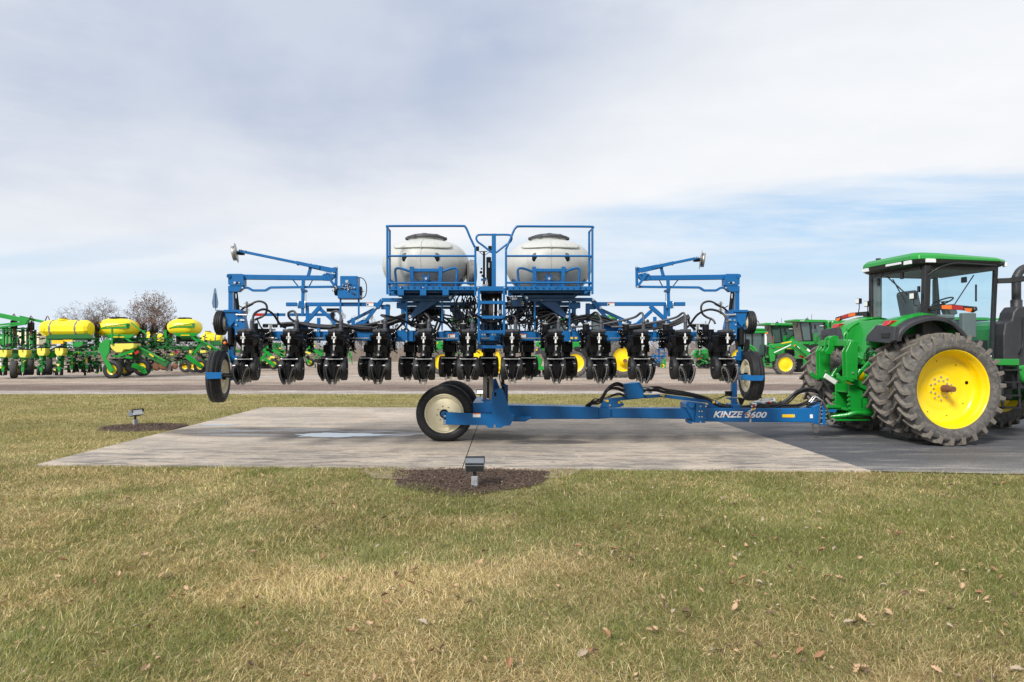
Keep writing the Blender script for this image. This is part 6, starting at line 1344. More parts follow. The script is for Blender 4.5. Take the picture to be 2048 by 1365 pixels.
def g_row_unit(X, x, y0, y1, yel=True, small=False, d=0.0):
    """one planting unit seen from behind: hopper, shank and closing wheels"""
    e = empty('planting_unit', (0, 0, 0)); e.parent = X.r; c = X.p(x, y1, d); e.location = c - ORG[X.r.name]; ORG[e.name] = c
    w_ = 8.4 if not small else 6
    if yel:
        mb = MB(); X.plate(mb, [(x - w_, y0), (x + w_, y0), (x + w_, y0 + 9), (x + w_ * .6, y0 + 15), (x - w_ * .6, y0 + 15), (x - w_, y0 + 9)], 'pale_yellow', d, 0.45); X.rect(mb, x - w_ + 1, y0 - 2.2, x + w_ - 1, y0 + 0.1, 'black_plastic', d + .03, 0.4); X.rect(mb, x - .6, y0 - 1, x + .6, y0 + 5, 'black_plastic', d - 0.03, .03); mb.build('hopper', e, bevel=0.03)
    mb = MB(); yb = y0 + 15 if yel else y0
    X.rect(mb, x - 3, yb, x + 3.5, y1 - 14, 'dark_green_paint', d + .1, .3); clutter(X, mb, x - 5, yb, x + 4, y1 - 12, 9, ['green_paint', 'dark_green_paint', 'pale_yellow', 'white_decal', 'black_paint'], d - .2, d + .3, .5, 1.5)
    X.plate(mb, [(x - 3, y1 - 17), (x + 3, y1 - 17), (x + 2, y1 - 7), (x - 2, y1 - 7)], 'green_paint', d - .25, .08); mb.build('shank', e)
    for s_ in (-1, 1):
        mb = MB(); c = X.p(x + s_ * 4, y1 - 7, d - .2); mb.lathe([(.001, -.03), (.2, -.02), (.235, 0), (.2, .02), (.001, .03)], c, (1, .5, -s_ * .3), 'rubber', 16); c = X.p(x + s_ * 6, y1 - 9, d + .25); mb.lathe([(.001, -.06), (.24, -.06), (.25, 0), (.24, .06), (.001, .06)], c, (1, .6, 0), 'rubber', 16); mb.build('press_wheel', e)
    return e
def folded_unit(X, x, y0, y1, d=0.6):
    """a unit folded upright: blades on top, gauge wheels below"""
    e = empty('folded_planting_unit', (0, 0, 0)); e.parent = X.r; c = X.p(x, y1, d); e.location = c - ORG[X.r.name]; ORG[e.name] = c
    mb = MB()
    for s_ in (-1, 1): mb.lathe([(.001, -.015), (.20, -.01), (.215, 0), (.20, .01), (.001, .015)], X.p(x + s_ * 3, y0 + 6, d), (1, .55, s_ * .38), 'rust', 18)
    mb.build('row_cleaner', e); mb = MB()
    for s_ in (-1, 1): mb.lathe([(.001, -.07), (.24, -.07), (.26, 0), (.24, .07), (.001, .07)], X.p(x + s_ * 4, y0 + 21, d), (1, .62, 0), 'rubber', 18)
    mb.build('gauge_wheels', e); mb = MB(); X.rect(mb, x - 1.2, y0 + 10, x + 1.2, y0 + 45, 'rust', d, .1); X.rect(mb, x - 3, y0 + 30, x + 3, y1, 'green_paint', d + .1, .15); clutter(X, mb, x - 5, y0 + 28, x + 4, y1, 7, ['dark_green_paint', 'green_paint', 'black_plastic', 'worn_steel'], d - .1, d + .3, .6, 1.6); mb.build('shank', e)
def big_tank(X, cx, cy, w_, h_, words=True, d=0.0):
    """rounded central seed tank with a dark lid"""
    e = empty('seed_tank', (0, 0, 0)); e.parent = X.r; c = X.p(cx, cy + h_ / 2, d); e.location = c - ORG[X.r.name]; ORG[e.name] = c
    mb = MB(); n = 28; rings = []; hw, hh = w_ / 2 * X.k, h_ / 2 * X.k; C = X.p(cx, cy, d); dep = hw * .8
    prof = [(-1.0, .66), (-.80, .86), (-.4, .98), (-.1, 1.0), (.25, .98), (.55, .88), (.78, .72), (.93, .55), (1.0, .45)]
    for z, s_ in prof:
        ring = []
        for k in range(n):
            a = 2 * pi * k / n; ca, sa = math.cos(a), math.sin(a); ring.append(C + Vector((hw * s_ * math.copysign(abs(ca) ** .6, ca), dep * s_ * math.copysign(abs(sa) ** .6, sa), hh * z)))
        rings.append(ring)
    vs = [p_ for r_ in rings for p_ in r_]; mb.add(vs, [(i * n + k, i * n + (k + 1) % n, (i + 1) * n + (k + 1) % n, (i + 1) * n + k) for i in range(len(prof) - 1) for k in range(n)] + [tuple(range(n))[::-1], tuple(range(n * (len(prof) - 1), n * len(prof)))], 'yellow_tank_poly', True); mb.build('tank_body', e)
    mb = MB(); mb.lathe([(.001, .12), (hw * .38, .10), (hw * .44, .03), (hw * .44, -.02)], C + Vector((0, 0, hh)), (0, 0, 1), 'black_plastic', 28); mb.build('lid', e)
    if words:
        y = C.y - dep - 0.01; mb = MB(); A = lambda fx, fz, o=0: Vector((C.x + hw * fx, y - o, C.z + hh * fz))
        P4 = [A(-.70, -.22), A(-.1, .16), A(.90, .42), A(.90, -.14)]; mb.add(P4 + [q + Vector((0, .35, 0)) for q in P4], [(0, 3, 2, 1), (4, 5, 6, 7), (0, 1, 5, 4), (1, 2, 6, 5), (2, 3, 7, 6), (3, 0, 4, 7)], 'green_paint'); o = mb.build('stripe', e)
        text_mesh('tank_lettering', 'JOHN DEERE', .2, A(.36, .09, .012), e, 'yellow_paint', width=hw * 1.0, height=hh * .24, bold=.002, depth=.008, rot=(R(90), -R(3), 0))
    mb = MB(); X.plate(mb, [(cx - w_ * .42, cy + h_ * .40), (cx + w_ * .45, cy + h_ * .40), (cx + w_ * .32, cy + h_ * .62), (cx - w_ * .28, cy + h_ * .62)], 'green_paint', d - .9, .1); X.plate(mb, [(cx - w_ * .2, cy + h_ * .6), (cx + w_ * .2, cy + h_ * .6), (cx + w_ * .1, cy + h_ * .85), (cx - w_ * .1, cy + h_ * .85)], 'dark_green_paint', d - .5, 1.0)
    X.bar(mb, (cx + w_ * .2, cy + h_ * .6), (cx + w_ * .45, cy + h_ * 1.0), 3.5, 'green_paint', d - .8); X.rect(mb, cx - w_ * .15, cy + h_ * .52, cx + w_ * .15, cy + h_ * .58, 'yellow_paint', d - .93, .03); mb.build('tank_frame', e, bevel=.02)
def long_tank(X, x0, y0, x1, y1, d=0.0, straps=2):
    e = empty('liquid_tank', (0, 0, 0)); e.parent = X.r; c = X.p((x0 + x1) / 2, y1, d); e.location = c - ORG[X.r.name]; ORG[e.name] = c
    a = X.p(x0, (y0 + y1) / 2, d); b_ = X.p(x1, (y0 + y1) / 2, d); r = (y1 - y0) / 2 * X.k; L_ = (b_ - a).length; mb = MB()
    pr = [(.001, 0), (r * .72, .0), (r * .90, .10), (r * 1.02, .36), (r * 1.04, .5), (r * 1.04, L_ - .5), (r * 1.0, L_ - .2), (r * .78, L_ - .03), (r * .5, L_), (.001, L_)]
    mb.lathe(pr, a, b_ - a, 'yellow_tank_poly', 10, False); mb.cyl(X.p((x0 + x1) / 2 - 8, y0 + 1, d), X.p((x0 + x1) / 2 - 8, y0 - 3, d), .28, 'yellow_tank_poly', 16); mb.cyl(X.p((x0 + x1) / 2 - 8, y0 - 3, d), X.p((x0 + x1) / 2 - 8, y0 - 4.5, d), .22, 'black_plastic', 16); mb.build('tank_body', e)
    for k in range(straps):
        f_ = .22 + .52 * k / max(1, straps - 1); mb = MB(); q = a.lerp(b_, f_); mb.lathe([(r + .01, 0), (r + .025, .02), (r + .025, .09), (r + .01, .11)], q, b_ - a, 'old_grey', 24); mb.build('strap', e)
    mb = MB(); X.plate(mb, [(x0 + 4, y1 + 3), (x0 + 12, y1 - 5), (x1 - 6, y1 - 7), (x1 + 2, y1 + 2)], 'dark_green_paint', d - r, .08); X.rect(mb, x0 + 6, y1 + 1, x1, y1 + 4, 'dark_green_paint', d - r * .8, r * 1.6); mb.build('saddle', e)
DG, GP = 'dark_green_paint', 'green_paint'
def wheel_arm(X, pts, wpx, cx, cy, rpx, d=-0.5, w_=0.32, plate=True):
    k = X.k; bg_wheel(X.r, X.p(cx, cy, d + .3), (0, -1, 0), rpx * k, w_, rpx * k * .52, 'rubber', lugs=0)
    mb = MB(); X.plate(mb, pts, GP, d, .10); mb.cyl(X.p(cx, cy, d + .1), X.p(cx, cy, d - .06), .09, GP, 12); mb.build('wheel_arm', X.r, bevel=.02)

# --- first planter: long yellow liquid tank, four units in front
r1 = root_at('green_planter', 110, 41.5, 'folded green planter at the left edge with a long strapped yellow tank', 'seed planter', 'green planters parked in the yard'); X = PX(r1, 41.5)
long_tank(X, 86, 641, 183, 675, 0.4)
mb = MB(); X.rect(mb, -20, 700, 73, 717, DG, 0.3, .2); X.rect(mb, 72, 702, 108, 713, DG, .25, .25); X.rect(mb, 128, 704, 192, 711, GP, 0, .2); X.rect(mb, 93, 701.5, 106, 716, GP, -.02, .3); X.bar(mb, (-15, 699), (75, 699), 1, 'worn_steel', .1); X.rect(mb, 95, 676, 172, 681, GP, .1, .6); X.rect(mb, 104, 681, 126, 688, 'yellow_decal', -.3, .1); X.rect(mb, 126, 680, 145, 684, 'yellow_decal', -.2, .1)
X.rect(mb, 145, 684, 165, 694, GP, -.1, .5); X.rect(mb, 150, 692, 190, 703, DG, .3, .3); clutter(X, mb, 120, 690, 200, 715, 60, [DG, GP, 'black_plastic', 'hose', 'worn_steel'], -.3, .8, .6, 2.5); clutter(X, mb, -10, 690, 90, 703, 26, [DG, 'hose', 'worn_steel', 'black_plastic'], 0, .8, .5, 1.5)
X.rect(mb, 147, 705.5, 158, 708, 'yellow_decal', -.03, .02); mb.build('frame', r1, bevel=.015)
for x in (5.5, 45, 82, 118): g_row_unit(X, x, 700.5 if x < 50 else 697, 752, True, d=-.6)
for x in (143, 173): g_row_unit(X, x, 716, 747, False, True, .8)
for x in (160, 190): g_row_unit(X, x, 722, 746, False, True, 1.6)
for x, y in ((28, 628 - 0), (62, 632), (95, 632), (193, 634), (128, 632)): folded_unit(X, x, y, 697, 1.2)
mb = MB(); X.bar(mb, (-20, 627), (58, 643), 9, GP, .8, .15); X.bar(mb, (-20, 652), (52, 645), 3.5, GP, .8, .12); X.bar(mb, (-20, 658), (52, 648), 3.5, GP, .7, .12); X.bar(mb, (40, 634), (95, 646), 5, GP, 1.2, .12); X.plate(mb, [(44, 641), (55, 640), (52, 648), (45, 650)], GP, .7, .15); X.rect(mb, -10, 656, 60, 659, GP, 1.3); X.rect(mb, -5, 661, 55, 663.5, DG, 1.6)
for x in (6, 13, 20): X.rect(mb, x - 2, 655, x + 2, 700, GP, .9 + x * .01)
X.rect(mb, 42, 655, 47, 700, DG, 1.8); X.rect(mb, 52, 655, 56, 700, DG, 1.5); X.rect(mb, 68, 660, 71, 700, DG, 1.5); mb.build('wing_frame', r1, bevel=.01)
for x, y, h_, w_ in ((28, 740, 35, 12), (60, 735, 34, 13), (97, 735, 34, 13)): bg_wheel(r1, X.p(x, y - 1, -.3 if x < 50 else .5), (1, .60, 0), h_ / 2 * X.k, w_ * X.k, h_ / 2 * X.k * .55)
wheel_arm(X, [(198, 688), (213, 678), (220, 680), (218, 706), (212, 716), (228, 740), (222, 748), (216, 742), (204, 716), (197, 700)], 8, 226, 740, 18.5, -.6)
mb = MB(); X.tube(mb, [(100, 702), (110, 696), (122, 692), (128, 691)], 1.6, 'hose', -.4); mb.build('air_hose', r1); mb = MB(); X.tube(mb, [(140, 698), (155, 697), (170, 690), (190, 688)], 1.8, 'hose', -.4); X.tube(mb, [(86, 655), (82, 662), (86, 670), (92, 672)], .7, 'pale_yellow', -.2); mb.build('air_hose', r1)

mb = MB(); clutter(X, mb, -10, 655, 200, 700, 70, [DG, DG, 'black_plastic', 'hose'], .9, 2.2, .6, 2.2); clutter(X, mb, -10, 714, 205, 744, 120, [DG, DG, 'black_plastic', 'black_paint', GP], .6, 2.0, .6, 2.4); tag(mb.build('rear_mechanism', r1), kind='stuff')
# --- second planter: rounded tank and a box hopper
r2 = root_at('green_planter', 240, 43.5, 'folded green planter with a rounded yellow tank above a pale yellow box hopper', 'seed planter', 'green planters parked in the yard'); X = PX(r2, 43.5)
big_tank(X, 237, 655.5, 74, 35)
mb = MB(); X.plate(mb, [(220, 688), (268, 686), (268, 696), (260, 700), (248, 700), (243, 706), (232, 706), (222, 698)], 'pale_yellow', -1.2, .8); mb.build('box_hopper', r2, bevel=.04)
mb = MB(); X.rect(mb, 219, 684, 269, 687, 'black_plastic', -1.2, .8); X.rect(mb, 222, 655, 225, 690, GP, -1.3, .08); X.bar(mb, (238, 712), (268, 702), 5, GP, -1.2); X.bar(mb, (226, 712), (265, 716), 4, GP, -1.1); X.bar(mb, (268, 693), (336, 730), 10, DG, -.6, .3); X.bar(mb, (270, 690), (330, 722), 3, GP, -.8, .1); X.rect(mb, 260, 690, 278, 722, DG, -.4, .3); X.rect(mb, 245, 676, 300, 684, DG, .2, .3)
X.rect(mb, 253, 706, 264, 709, 'yellow_decal', -1.25, .02); X.bar(mb, (299, 708), (307, 714), 2.5, 'yellow_decal', -.9, .02); X.bar(mb, (270, 708), (277, 703), 5, 'red_lens', -1.3, .02); clutter(X, mb, 215, 672, 300, 726, 90, [DG, GP, DG, 'black_plastic', 'hose', 'worn_steel'], -.9, .9, .6, 2.2)
X.bar(mb, (262, 646), (292, 668), 2, GP, -.6, .08); X.bar(mb, (280, 662), (292, 662), 1.5, GP, -.6, .08); mb.build('frame', r2, bevel=.01)
for x, y in ((287, 636), (306, 638), (276, 640)): folded_unit(X, x, y, 690, .6)
wheel_arm(X, [(264, 728), (270, 726), (290, 737), (294, 747), (288, 749), (276, 740), (262, 735)], 8, 285, 735.5, 17, -.9)
for x, y, r, m in ((240, 725, 8, 'rubber'), (256, 728, 7, 'rubber'), (262, 735, 12, 'rubber'), (313, 733, 9, 'rust'), (334, 733, 9, 'old_grey'), (350, 733, 6, 'rust'), (327, 732, 9, 'rust')): mb = MB(); mb.lathe([(.001, -.05), (r * .6 * X.k, -.06), (r * X.k, 0), (r * .6 * X.k, .06), (.001, .05)], X.p(x, y, -.6 + (x % 3) * .1), (.1, -1, 0), m, 20); mb.build('disc_blade', r2)
bg_wheel(r2, X.p(252, 741, .6), (0, -1, 0), 12 * X.k, .4, 6 * X.k)

mb = MB(); clutter(X, mb, 225, 676, 345, 738, 130, [DG, DG, 'black_plastic', 'black_paint', 'hose'], .5, 2.0, .6, 2.4); tag(mb.build('rear_mechanism', r2), kind='stuff')
# --- third planter
r3 = root_at('green_planter', 370, 48.5, 'folded green planter with a rounded yellow tank just left of the blue planter', 'seed planter', 'green planters parked in the yard'); X = PX(r3, 48.5)
big_tank(X, 370, 654, 61, 31)
mb = MB(); X.bar(mb, (390, 672), (402, 684), 4, GP, -.6); X.bar(mb, (398, 684), (440, 704), 8, DG, -.6, .3); X.bar(mb, (400, 681), (436, 699), 3, GP, -.8, .1); X.bar(mb, (402, 690), (385, 712), 5, GP, -.7); X.rect(mb, 290, 693, 395, 699, DG, 0, .25); X.rect(mb, 328, 660, 333, 700, GP, .1, .12); X.rect(mb, 302, 665, 308, 698, DG, .1, .12); X.rect(mb, 352, 672, 384, 684, 'black_plastic', 0, .6); X.bar(mb, (415, 692), (422, 697), 2.5, 'yellow_decal', -.9, .02)
clutter(X, mb, 300, 672, 420, 730, 130, [DG, GP, DG, 'black_plastic', 'hose', 'worn_steel'], -.7, 1.2, .6, 2.2); X.rect(mb, 400, 701, 411, 706, 'pale_yellow', -.9, .3); X.rect(mb, 378, 701, 383, 707, 'pale_yellow', -.9, .3); X.rect(mb, 340, 706, 346, 711, 'pale_yellow', -.8, .3); mb.cyl(X.p(353, 705, -.8), X.p(353, 705, -.9), .1, 'red_lens', 12); mb.build('frame', r3, bevel=.01)
for x, y in ((309, 638), (333, 637), (340, 640)): folded_unit(X, x, y, 690, .4)
wheel_arm(X, [(370, 712), (378, 710), (402, 729), (407, 734), (403, 738), (398, 735), (372, 718)], 8, 402, 732, 14, -.8)
for x in (372, 388): bg_wheel(r3, X.p(x, 733, -.1), (0, -1, 0), 12.5 * X.k, .35, 6 * X.k)
mb = MB(); clutter(X, mb, 295, 684, 430, 738, 150, [DG, DG, 'black_plastic', 'black_paint', 'hose'], .8, 2.4, .6, 2.2); tag(mb.build('rear_mechanism', r3), kind='stuff')
# --- fourth planter, mostly behind the blue machine's left end
r4 = root_at('green_planter', 470, 56, 'folded green planter with a strapped yellow tank, partly behind the blue planter\'s left wheels', 'seed planter', 'green planters parked in the yard'); X = PX(r4, 56)
long_tank(X, 404, 667, 444, 688, .3, 2); long_tank(X, 288, 667, 327, 690, 1.2, 2)
mb = MB(); X.bar(mb, (515, 686), (542, 712), 6, GP, -.5); X.bar(mb, (542, 686), (562, 712), 7, DG, -.4, .3); X.bar(mb, (528, 690), (570, 714), 5, GP, -.6); X.bar(mb, (532, 708), (516, 726), 5, GP, -.5); X.rect(mb, 526, 683, 545, 687, 'yellow_decal', -.3, .1); X.bar(mb, (560, 708), (567, 712), 2.5, 'yellow_decal', -.65, .02); X.rect(mb, 520, 686, 560, 700, DG, .1, .3); X.rect(mb, 430, 700, 600, 706, DG, .4, .2)
clutter(X, mb, 515, 684, 570, 728, 60, [GP, DG, GP, 'pale_yellow', 'black_plastic'], -.4, .8, .6, 2.0); clutter(X, mb, 405, 690, 470, 725, 50, [GP, DG, 'black_plastic', 'hose'], -.2, .8, .6, 2.0); X.rect(mb, 540, 713, 549, 717, 'pale_yellow', -.7, .3); X.rect(mb, 545, 730, 555, 738, 'black_plastic', 0, .5); X.rect(mb, 515, 722, 545, 738, 'black_plastic', .2, .6); mb.build('frame', r4)
wheel_arm(X, [(526, 719), (530, 716), (549, 727), (552, 731), (548, 734), (542, 731)], 6, 548, 729, 10.5, -.8)
# --- fifth planter
r5 = root_at('green_planter', 620, 64, 'smallest looking green planter, seen between two black row units of the blue planter', 'seed planter', 'green planters parked in the yard'); X = PX(r5, 64)
mb = MB(); X.bar(mb, (612, 688), (646, 712), 6, GP, -.4); X.bar(mb, (606, 690), (622, 700), 4, GP, -.4); X.bar(mb, (614, 684), (622, 698), 3, GP, -.5); X.rect(mb, 619, 684, 628, 688, 'pale_yellow', -.4, .3); X.rect(mb, 622, 691, 630, 694, 'pale_yellow', -.4, .3); X.bar(mb, (611, 704), (622, 708), 3, 'pale_yellow', -.7, .3); X.rect(mb, 600, 700, 650, 706, DG, .2, .3)
clutter(X, mb, 604, 690, 648, 728, 60, [GP, DG, GP, 'black_plastic', 'hose'], -.4, .8, .6, 2.0); mb.cyl(X.p(616, 715, -.5), X.p(616, 715, -.3), 3.5 * X.k, 'black_plastic', 16); mb.build('frame', r5)
wheel_arm(X, [(612, 721), (615, 719), (621, 724), (620, 728), (616, 728)], 5, 620, 725.5, 8.5, -.6)
for x in (632, 640): mb = MB(); mb.cyl(X.p(x, 722, -.3), X.p(x, 722, 0), 4 * X.k, 'rubber', 14); mb.build('disc_blade', r5)
# green marker arm standing further back
r6 = root_at('field_cultivator', 698, 75, 'green tine frame standing in front of the bare wood, seen below the blue tool bar', 'cultivator'); X = PX(r6, 75)
mb = MB(); X.bar(mb, (693, 690), (704, 722), 1.6, GP); X.bar(mb, (697, 690), (699, 716), 1.0, GP); X.bar(mb, (700, 700), (703, 720), 1, GP); X.bar(mb, (690, 695), (705, 703), 1.4, GP); X.bar(mb, (692, 712), (704, 708), 1.2, GP)
for k in range(7): X.bar(mb, (693 + 1.8 * k, 700 + k * 2), (695 + 1.8 * k, 706 + k * 2), .7, GP, .3)
X.bar(mb, (693, 722), (705, 724), 1.2, GP, 0, .8); X.bar(mb, (695, 722), (693, 728.5), 1.2, GP); X.bar(mb, (703, 722), (705, 728.5), 1.2, GP); mb.build('tine_frame', r6)

# --- tractors behind the centre
def bg_tractor(px, D, label, wheels, roof, hood, cabr, extra=None, tracked=False, group='green tractors parked behind the planter'):
    r_ = root_at('parked_tractor', px, D, label, 'tractor', group); X = PX(r_, D)
    for x, y, rp, d, rot in wheels: bg_wheel(r_, X.p(x, y, d), (math.sin(rot), -math.cos(rot), 0), rp * X.k, .5, rp * X.k * .66, 'lug_rubber', lugs=22, name='wheel')
    mb = MB(); X.plate(mb, hood, GP, -.1, 1.0); mb.build('bonnet', r_, bevel=.06)
    x0, y0, x1, y1 = cabr; mb = MB(); X.rect(mb, x0 + 1, y0, x1 - 1, y1, 'far_glass', .05, 1.3); mb.build('cab_glazing', r_)
    mb = MB()
    for x in (x0, x1 - 1.6, x0 + (x1 - x0) * .35): X.rect(mb, x, y0, x + 1.8, y1, 'cab_black', -.03, .1)
    X.rect(mb, x0, y1 - 2, x1, y1 + 6, 'cab_black', -.05, 1.5); mb.build('cab_frame', r_)
    mb = MB(); X.plate(mb, roof, GP, -.2, 1.8); mb.build('roof', r_, bevel=.05)
    mb = MB(); xs = [w_[0] for w_ in wheels] or [x0, x1]; X.rect(mb, min(xs + [x0]), y1 + 4, max(xs + [x1]), y1 + 14, 'cab_black', .2, .9); clutter(X, mb, min(xs), y1, max(xs), y1 + 18, 26, ['cab_black', DG, GP, 'black_plastic'], -.1, .6, .8, 2.5); mb.build('chassis', r_)
    if extra: extra(X, r_)
    return X, r_
def ex1(X, r_):
    mb = MB(); X.plate(mb, [(1150, 694), (1168, 693), (1172, 696), (1178, 716), (1186, 745), (1180, 745), (1172, 718), (1160, 702), (1148, 699)], 'cab_black', -.7, .6); mb.build('mudguard', r_, bevel=.03)
    mb = MB(); X.rect(mb, 1184, 742, 1206, 747, DG, -.3, .5); X.rect(mb, 1180, 735, 1190, 742, GP, -.3, .4); mb.build('step', r_)
    mb = MB(); mb.lathe([(.001, -.02), (.36, -.02), (.40, .1), (.16, .16), (.14, .3), (.001, .3)], X.p(1250, 722, -.45), (0, -1, 0), 'yellow_paint', 24); mb.cyl(X.p(1250, 722, -.7), X.p(1250, 722, -.9), .13, 'rust', 12); mb.build('hub', r_)
bg_tractor(1200, 42.6, 'wheeled green tractor behind the right half of the blue planter, big yellow rear rim showing', [(1243, 719.5, 36, -.3, .35), (1149, 726.5, 27.5, -.3, .0), (1262, 717, 33, 2.0, .35)], [(1180, 633), (1186, 630.5), (1230, 631), (1238, 635), (1236, 639), (1181, 639)], [(1120, 690), (1135, 684), (1180, 682), (1186, 716), (1150, 712), (1120, 705)], (1183, 638, 1234, 690), ex1)
def ex2(X, r_):
    mb = MB(); X.plate(mb, [(990, 702), (996, 699), (1004, 722), (1004, 735), (996, 730), (990, 716)], 'yellow_paint', -.7, .3); mb.build('track_frame', r_, bevel=.03)
    for x, y, r, m in ((998, 738, 9, 'yellow_paint'), (1077, 745, 5, 'black_plastic'), (1062, 745, 5, 'black_plastic'), (1045, 745, 5, 'black_plastic'), (1024, 745, 5, 'black_plastic')):
        mb = MB(); mb.lathe([(.001, .12), (r * .3 * X.k, .12), (r * .35 * X.k, .04), (r * .8 * X.k, .02), (r * X.k, .1), (r * X.k, -.2), (.001, -.2)], X.p(x, y, -.75), (0, -1, 0), m, 24); mb.build('track_roller', r_)
    mb = MB(); ring = [X.p(x, y, -.6) for x, y in [(985, 706), (998, 695), (1010, 712), (1080, 737), (1086, 745), (1080, 751), (1000, 750), (986, 744), (983, 725)]]
    q = spline(ring, 4, True); n = len(q); vs = [p_ + Vector((0, dy, 0)) for p_ in q for dy in (-.25, .25)]; mb.add(vs, [(2 * i, 2 * i + 1, 2 * ((i + 1) % n) + 1, 2 * ((i + 1) % n)) for i in range(n)], 'old_rubber')
    for i in range(0, n): mb.box(q[i], (.12, .55, .10), 'old_rubber')
    mb.build('track', r_)
    mb = MB(); X.plate(mb, [(1060, 712), (1078, 711), (1079, 716), (1084, 717), (1084, 728), (1081, 732), (1091, 734), (1092, 740), (1062, 740)], GP, -.9, .8); X.rect(mb, 1060, 736, 1091, 741, GP, -1.0, .6); mb.build('front_frame', r_, bevel=.03)
    mb = MB(); X.plate(mb, [(1073, 698), (1080, 696), (1094, 706), (1094, 724), (1086, 716), (1083, 708), (1070, 710)], 'charcoal_plastic', -.8, .7); X.rect(mb, 1072, 698.5, 1075, 702, 'yellow_decal', -.84, .03); mb.build('grille', r_, bevel=.03)
bg_tractor(1050, 43.8, 'green tractor on rubber tracks behind the mast of the blue planter', [], [(1086, 640), (1092, 637), (1150, 637), (1156, 641), (1154, 646), (1088, 646)], [(1072, 684), (1082, 682), (1100, 683), (1100, 715), (1090, 714), (1082, 698), (1072, 692)], (1090, 645, 1150, 684), ex2)
def ex3(X, r_):
    mb = MB(); X.bar(mb, (852, 694), (876, 686), 3, 'yellow_decal', -.55, .03); mb.build('yellow_stripe', r_)
bg_tractor(905, 44.5, 'green tractor behind the two middle row units left of the mast', [(884, 725, 24, -.3, .2), (950, 718, 30, -.3, 0)], [(900, 640), (908, 637), (950, 637), (958, 641), (956, 646), (902, 646)], [(842, 690), (856, 682), (905, 682), (905, 718), (850, 712)], (904, 646, 954, 690), ex3)

# --- loader tractor on the right
def exl(X, r_):
    mb = MB(); X.bar(mb, (1543, 694), (1583, 684.5), 6, GP, -1.0, .12); X.bar(mb, (1580, 683), (1622, 716), 12, GP, -1.0, .16); X.plate(mb, [(1540, 690), (1548, 688), (1552, 700), (1550, 722), (1541, 725), (1538, 705)], GP, -.95, .12); X.bar(mb, (1548, 706), (1582, 690), 2, 'white_decal', -1.1, .06); X.bar(mb, (1550, 708), (1580, 692.5), 2.6, GP, -1.05, .1); X.bar(mb, (1590, 692), (1624, 722), 3, DG, -1.1, .1); X.bar(mb, (1592, 684), (1618, 700), 3, GP, -.9, .1)
    mb.build('loader_arm', r_, bevel=.02)
    mb = MB(); X.bar(mb, (1563, 687.5), (1583, 683.5), 2, 'yellow_decal', -1.08, .02); X.bar(mb, (1548, 694.5), (1566, 696), 1.6, 'yellow_decal', -.75, .02); X.bar(mb, (1573, 697), (1583, 697.5), 1.6, 'yellow_decal', -.75, .02); X.rect(mb, 1588, 690, 1592, 693.5, 'orange_decal', -1.1, .02); X.bar(mb, (1594, 694), (1599, 699), 3.5, 'white_decal', -1.12, .02); X.bar(mb, (1614, 699), (1620, 703), 3.5, 'white_decal', -1.12, .02); mb.build('decals', r_)
    mb = MB(); X.rect(mb, 1545.5, 672, 1547.5, 690, 'rust', -.3, .06); mb.build('exhaust', r_)
    mb = MB(); X.rect(mb, 1571, 699, 1588, 713, 'black_plastic', -.25, .5); X.bar(mb, (1599, 712), (1607, 716), 4, 'red_lens', -.7, .1); X.rect(mb, 1592, 718, 1606, 745, 'black_plastic', -.2, .4); mb.build('engine', r_)
    mb = MB(); X.tube(mb, [(1484, 700), (1490, 692.5), (1500, 692), (1510, 699), (1517, 716)], 2.6, GP, -.9); X.plate(mb, [(1484, 700), (1490, 692), (1500, 691), (1511, 699), (1518, 716), (1514, 716), (1506, 702), (1497, 696), (1490, 697), (1486, 703)], GP, -.9, .7); mb.build('fender', r_)
    mb = MB()
    for y in (718, 724, 731): X.rect(mb, 1518, y, 1528, y + 1.5, GP, -1.0, .25)
    X.rect(mb, 1518, 714, 1520, 733, GP, -1.0, .05); X.rect(mb, 1527, 714, 1529, 733, GP, -1.0, .05); mb.build('steps', r_)
    mb = MB(); X.rect(mb, 1532, 665.5, 1536, 668, 'amber_lens', -.5, .1); mb.build('flasher', r_); mb = MB(); X.rect(mb, 1529.5, 668, 1533.5, 690, 'lens_glass', -.3, .04); mb.build('mirror', r_)
bg_tractor(1530, 47.8, 'small green tractor with a front loader, yellow front rim, parked before the combines', [(1568.5, 729, 21.5, -.5, 0), (1480, 718, 30, -.5, 0), (1572, 727, 19, 1.4, 0)], [(1470, 664), (1500, 662), (1534, 662.5), (1538, 665), (1537, 667.5), (1470, 668)], [(1540, 692), (1552, 690), (1590, 694), (1592, 712), (1542, 712)], (1490, 667, 1531, 712), exl, group=None)
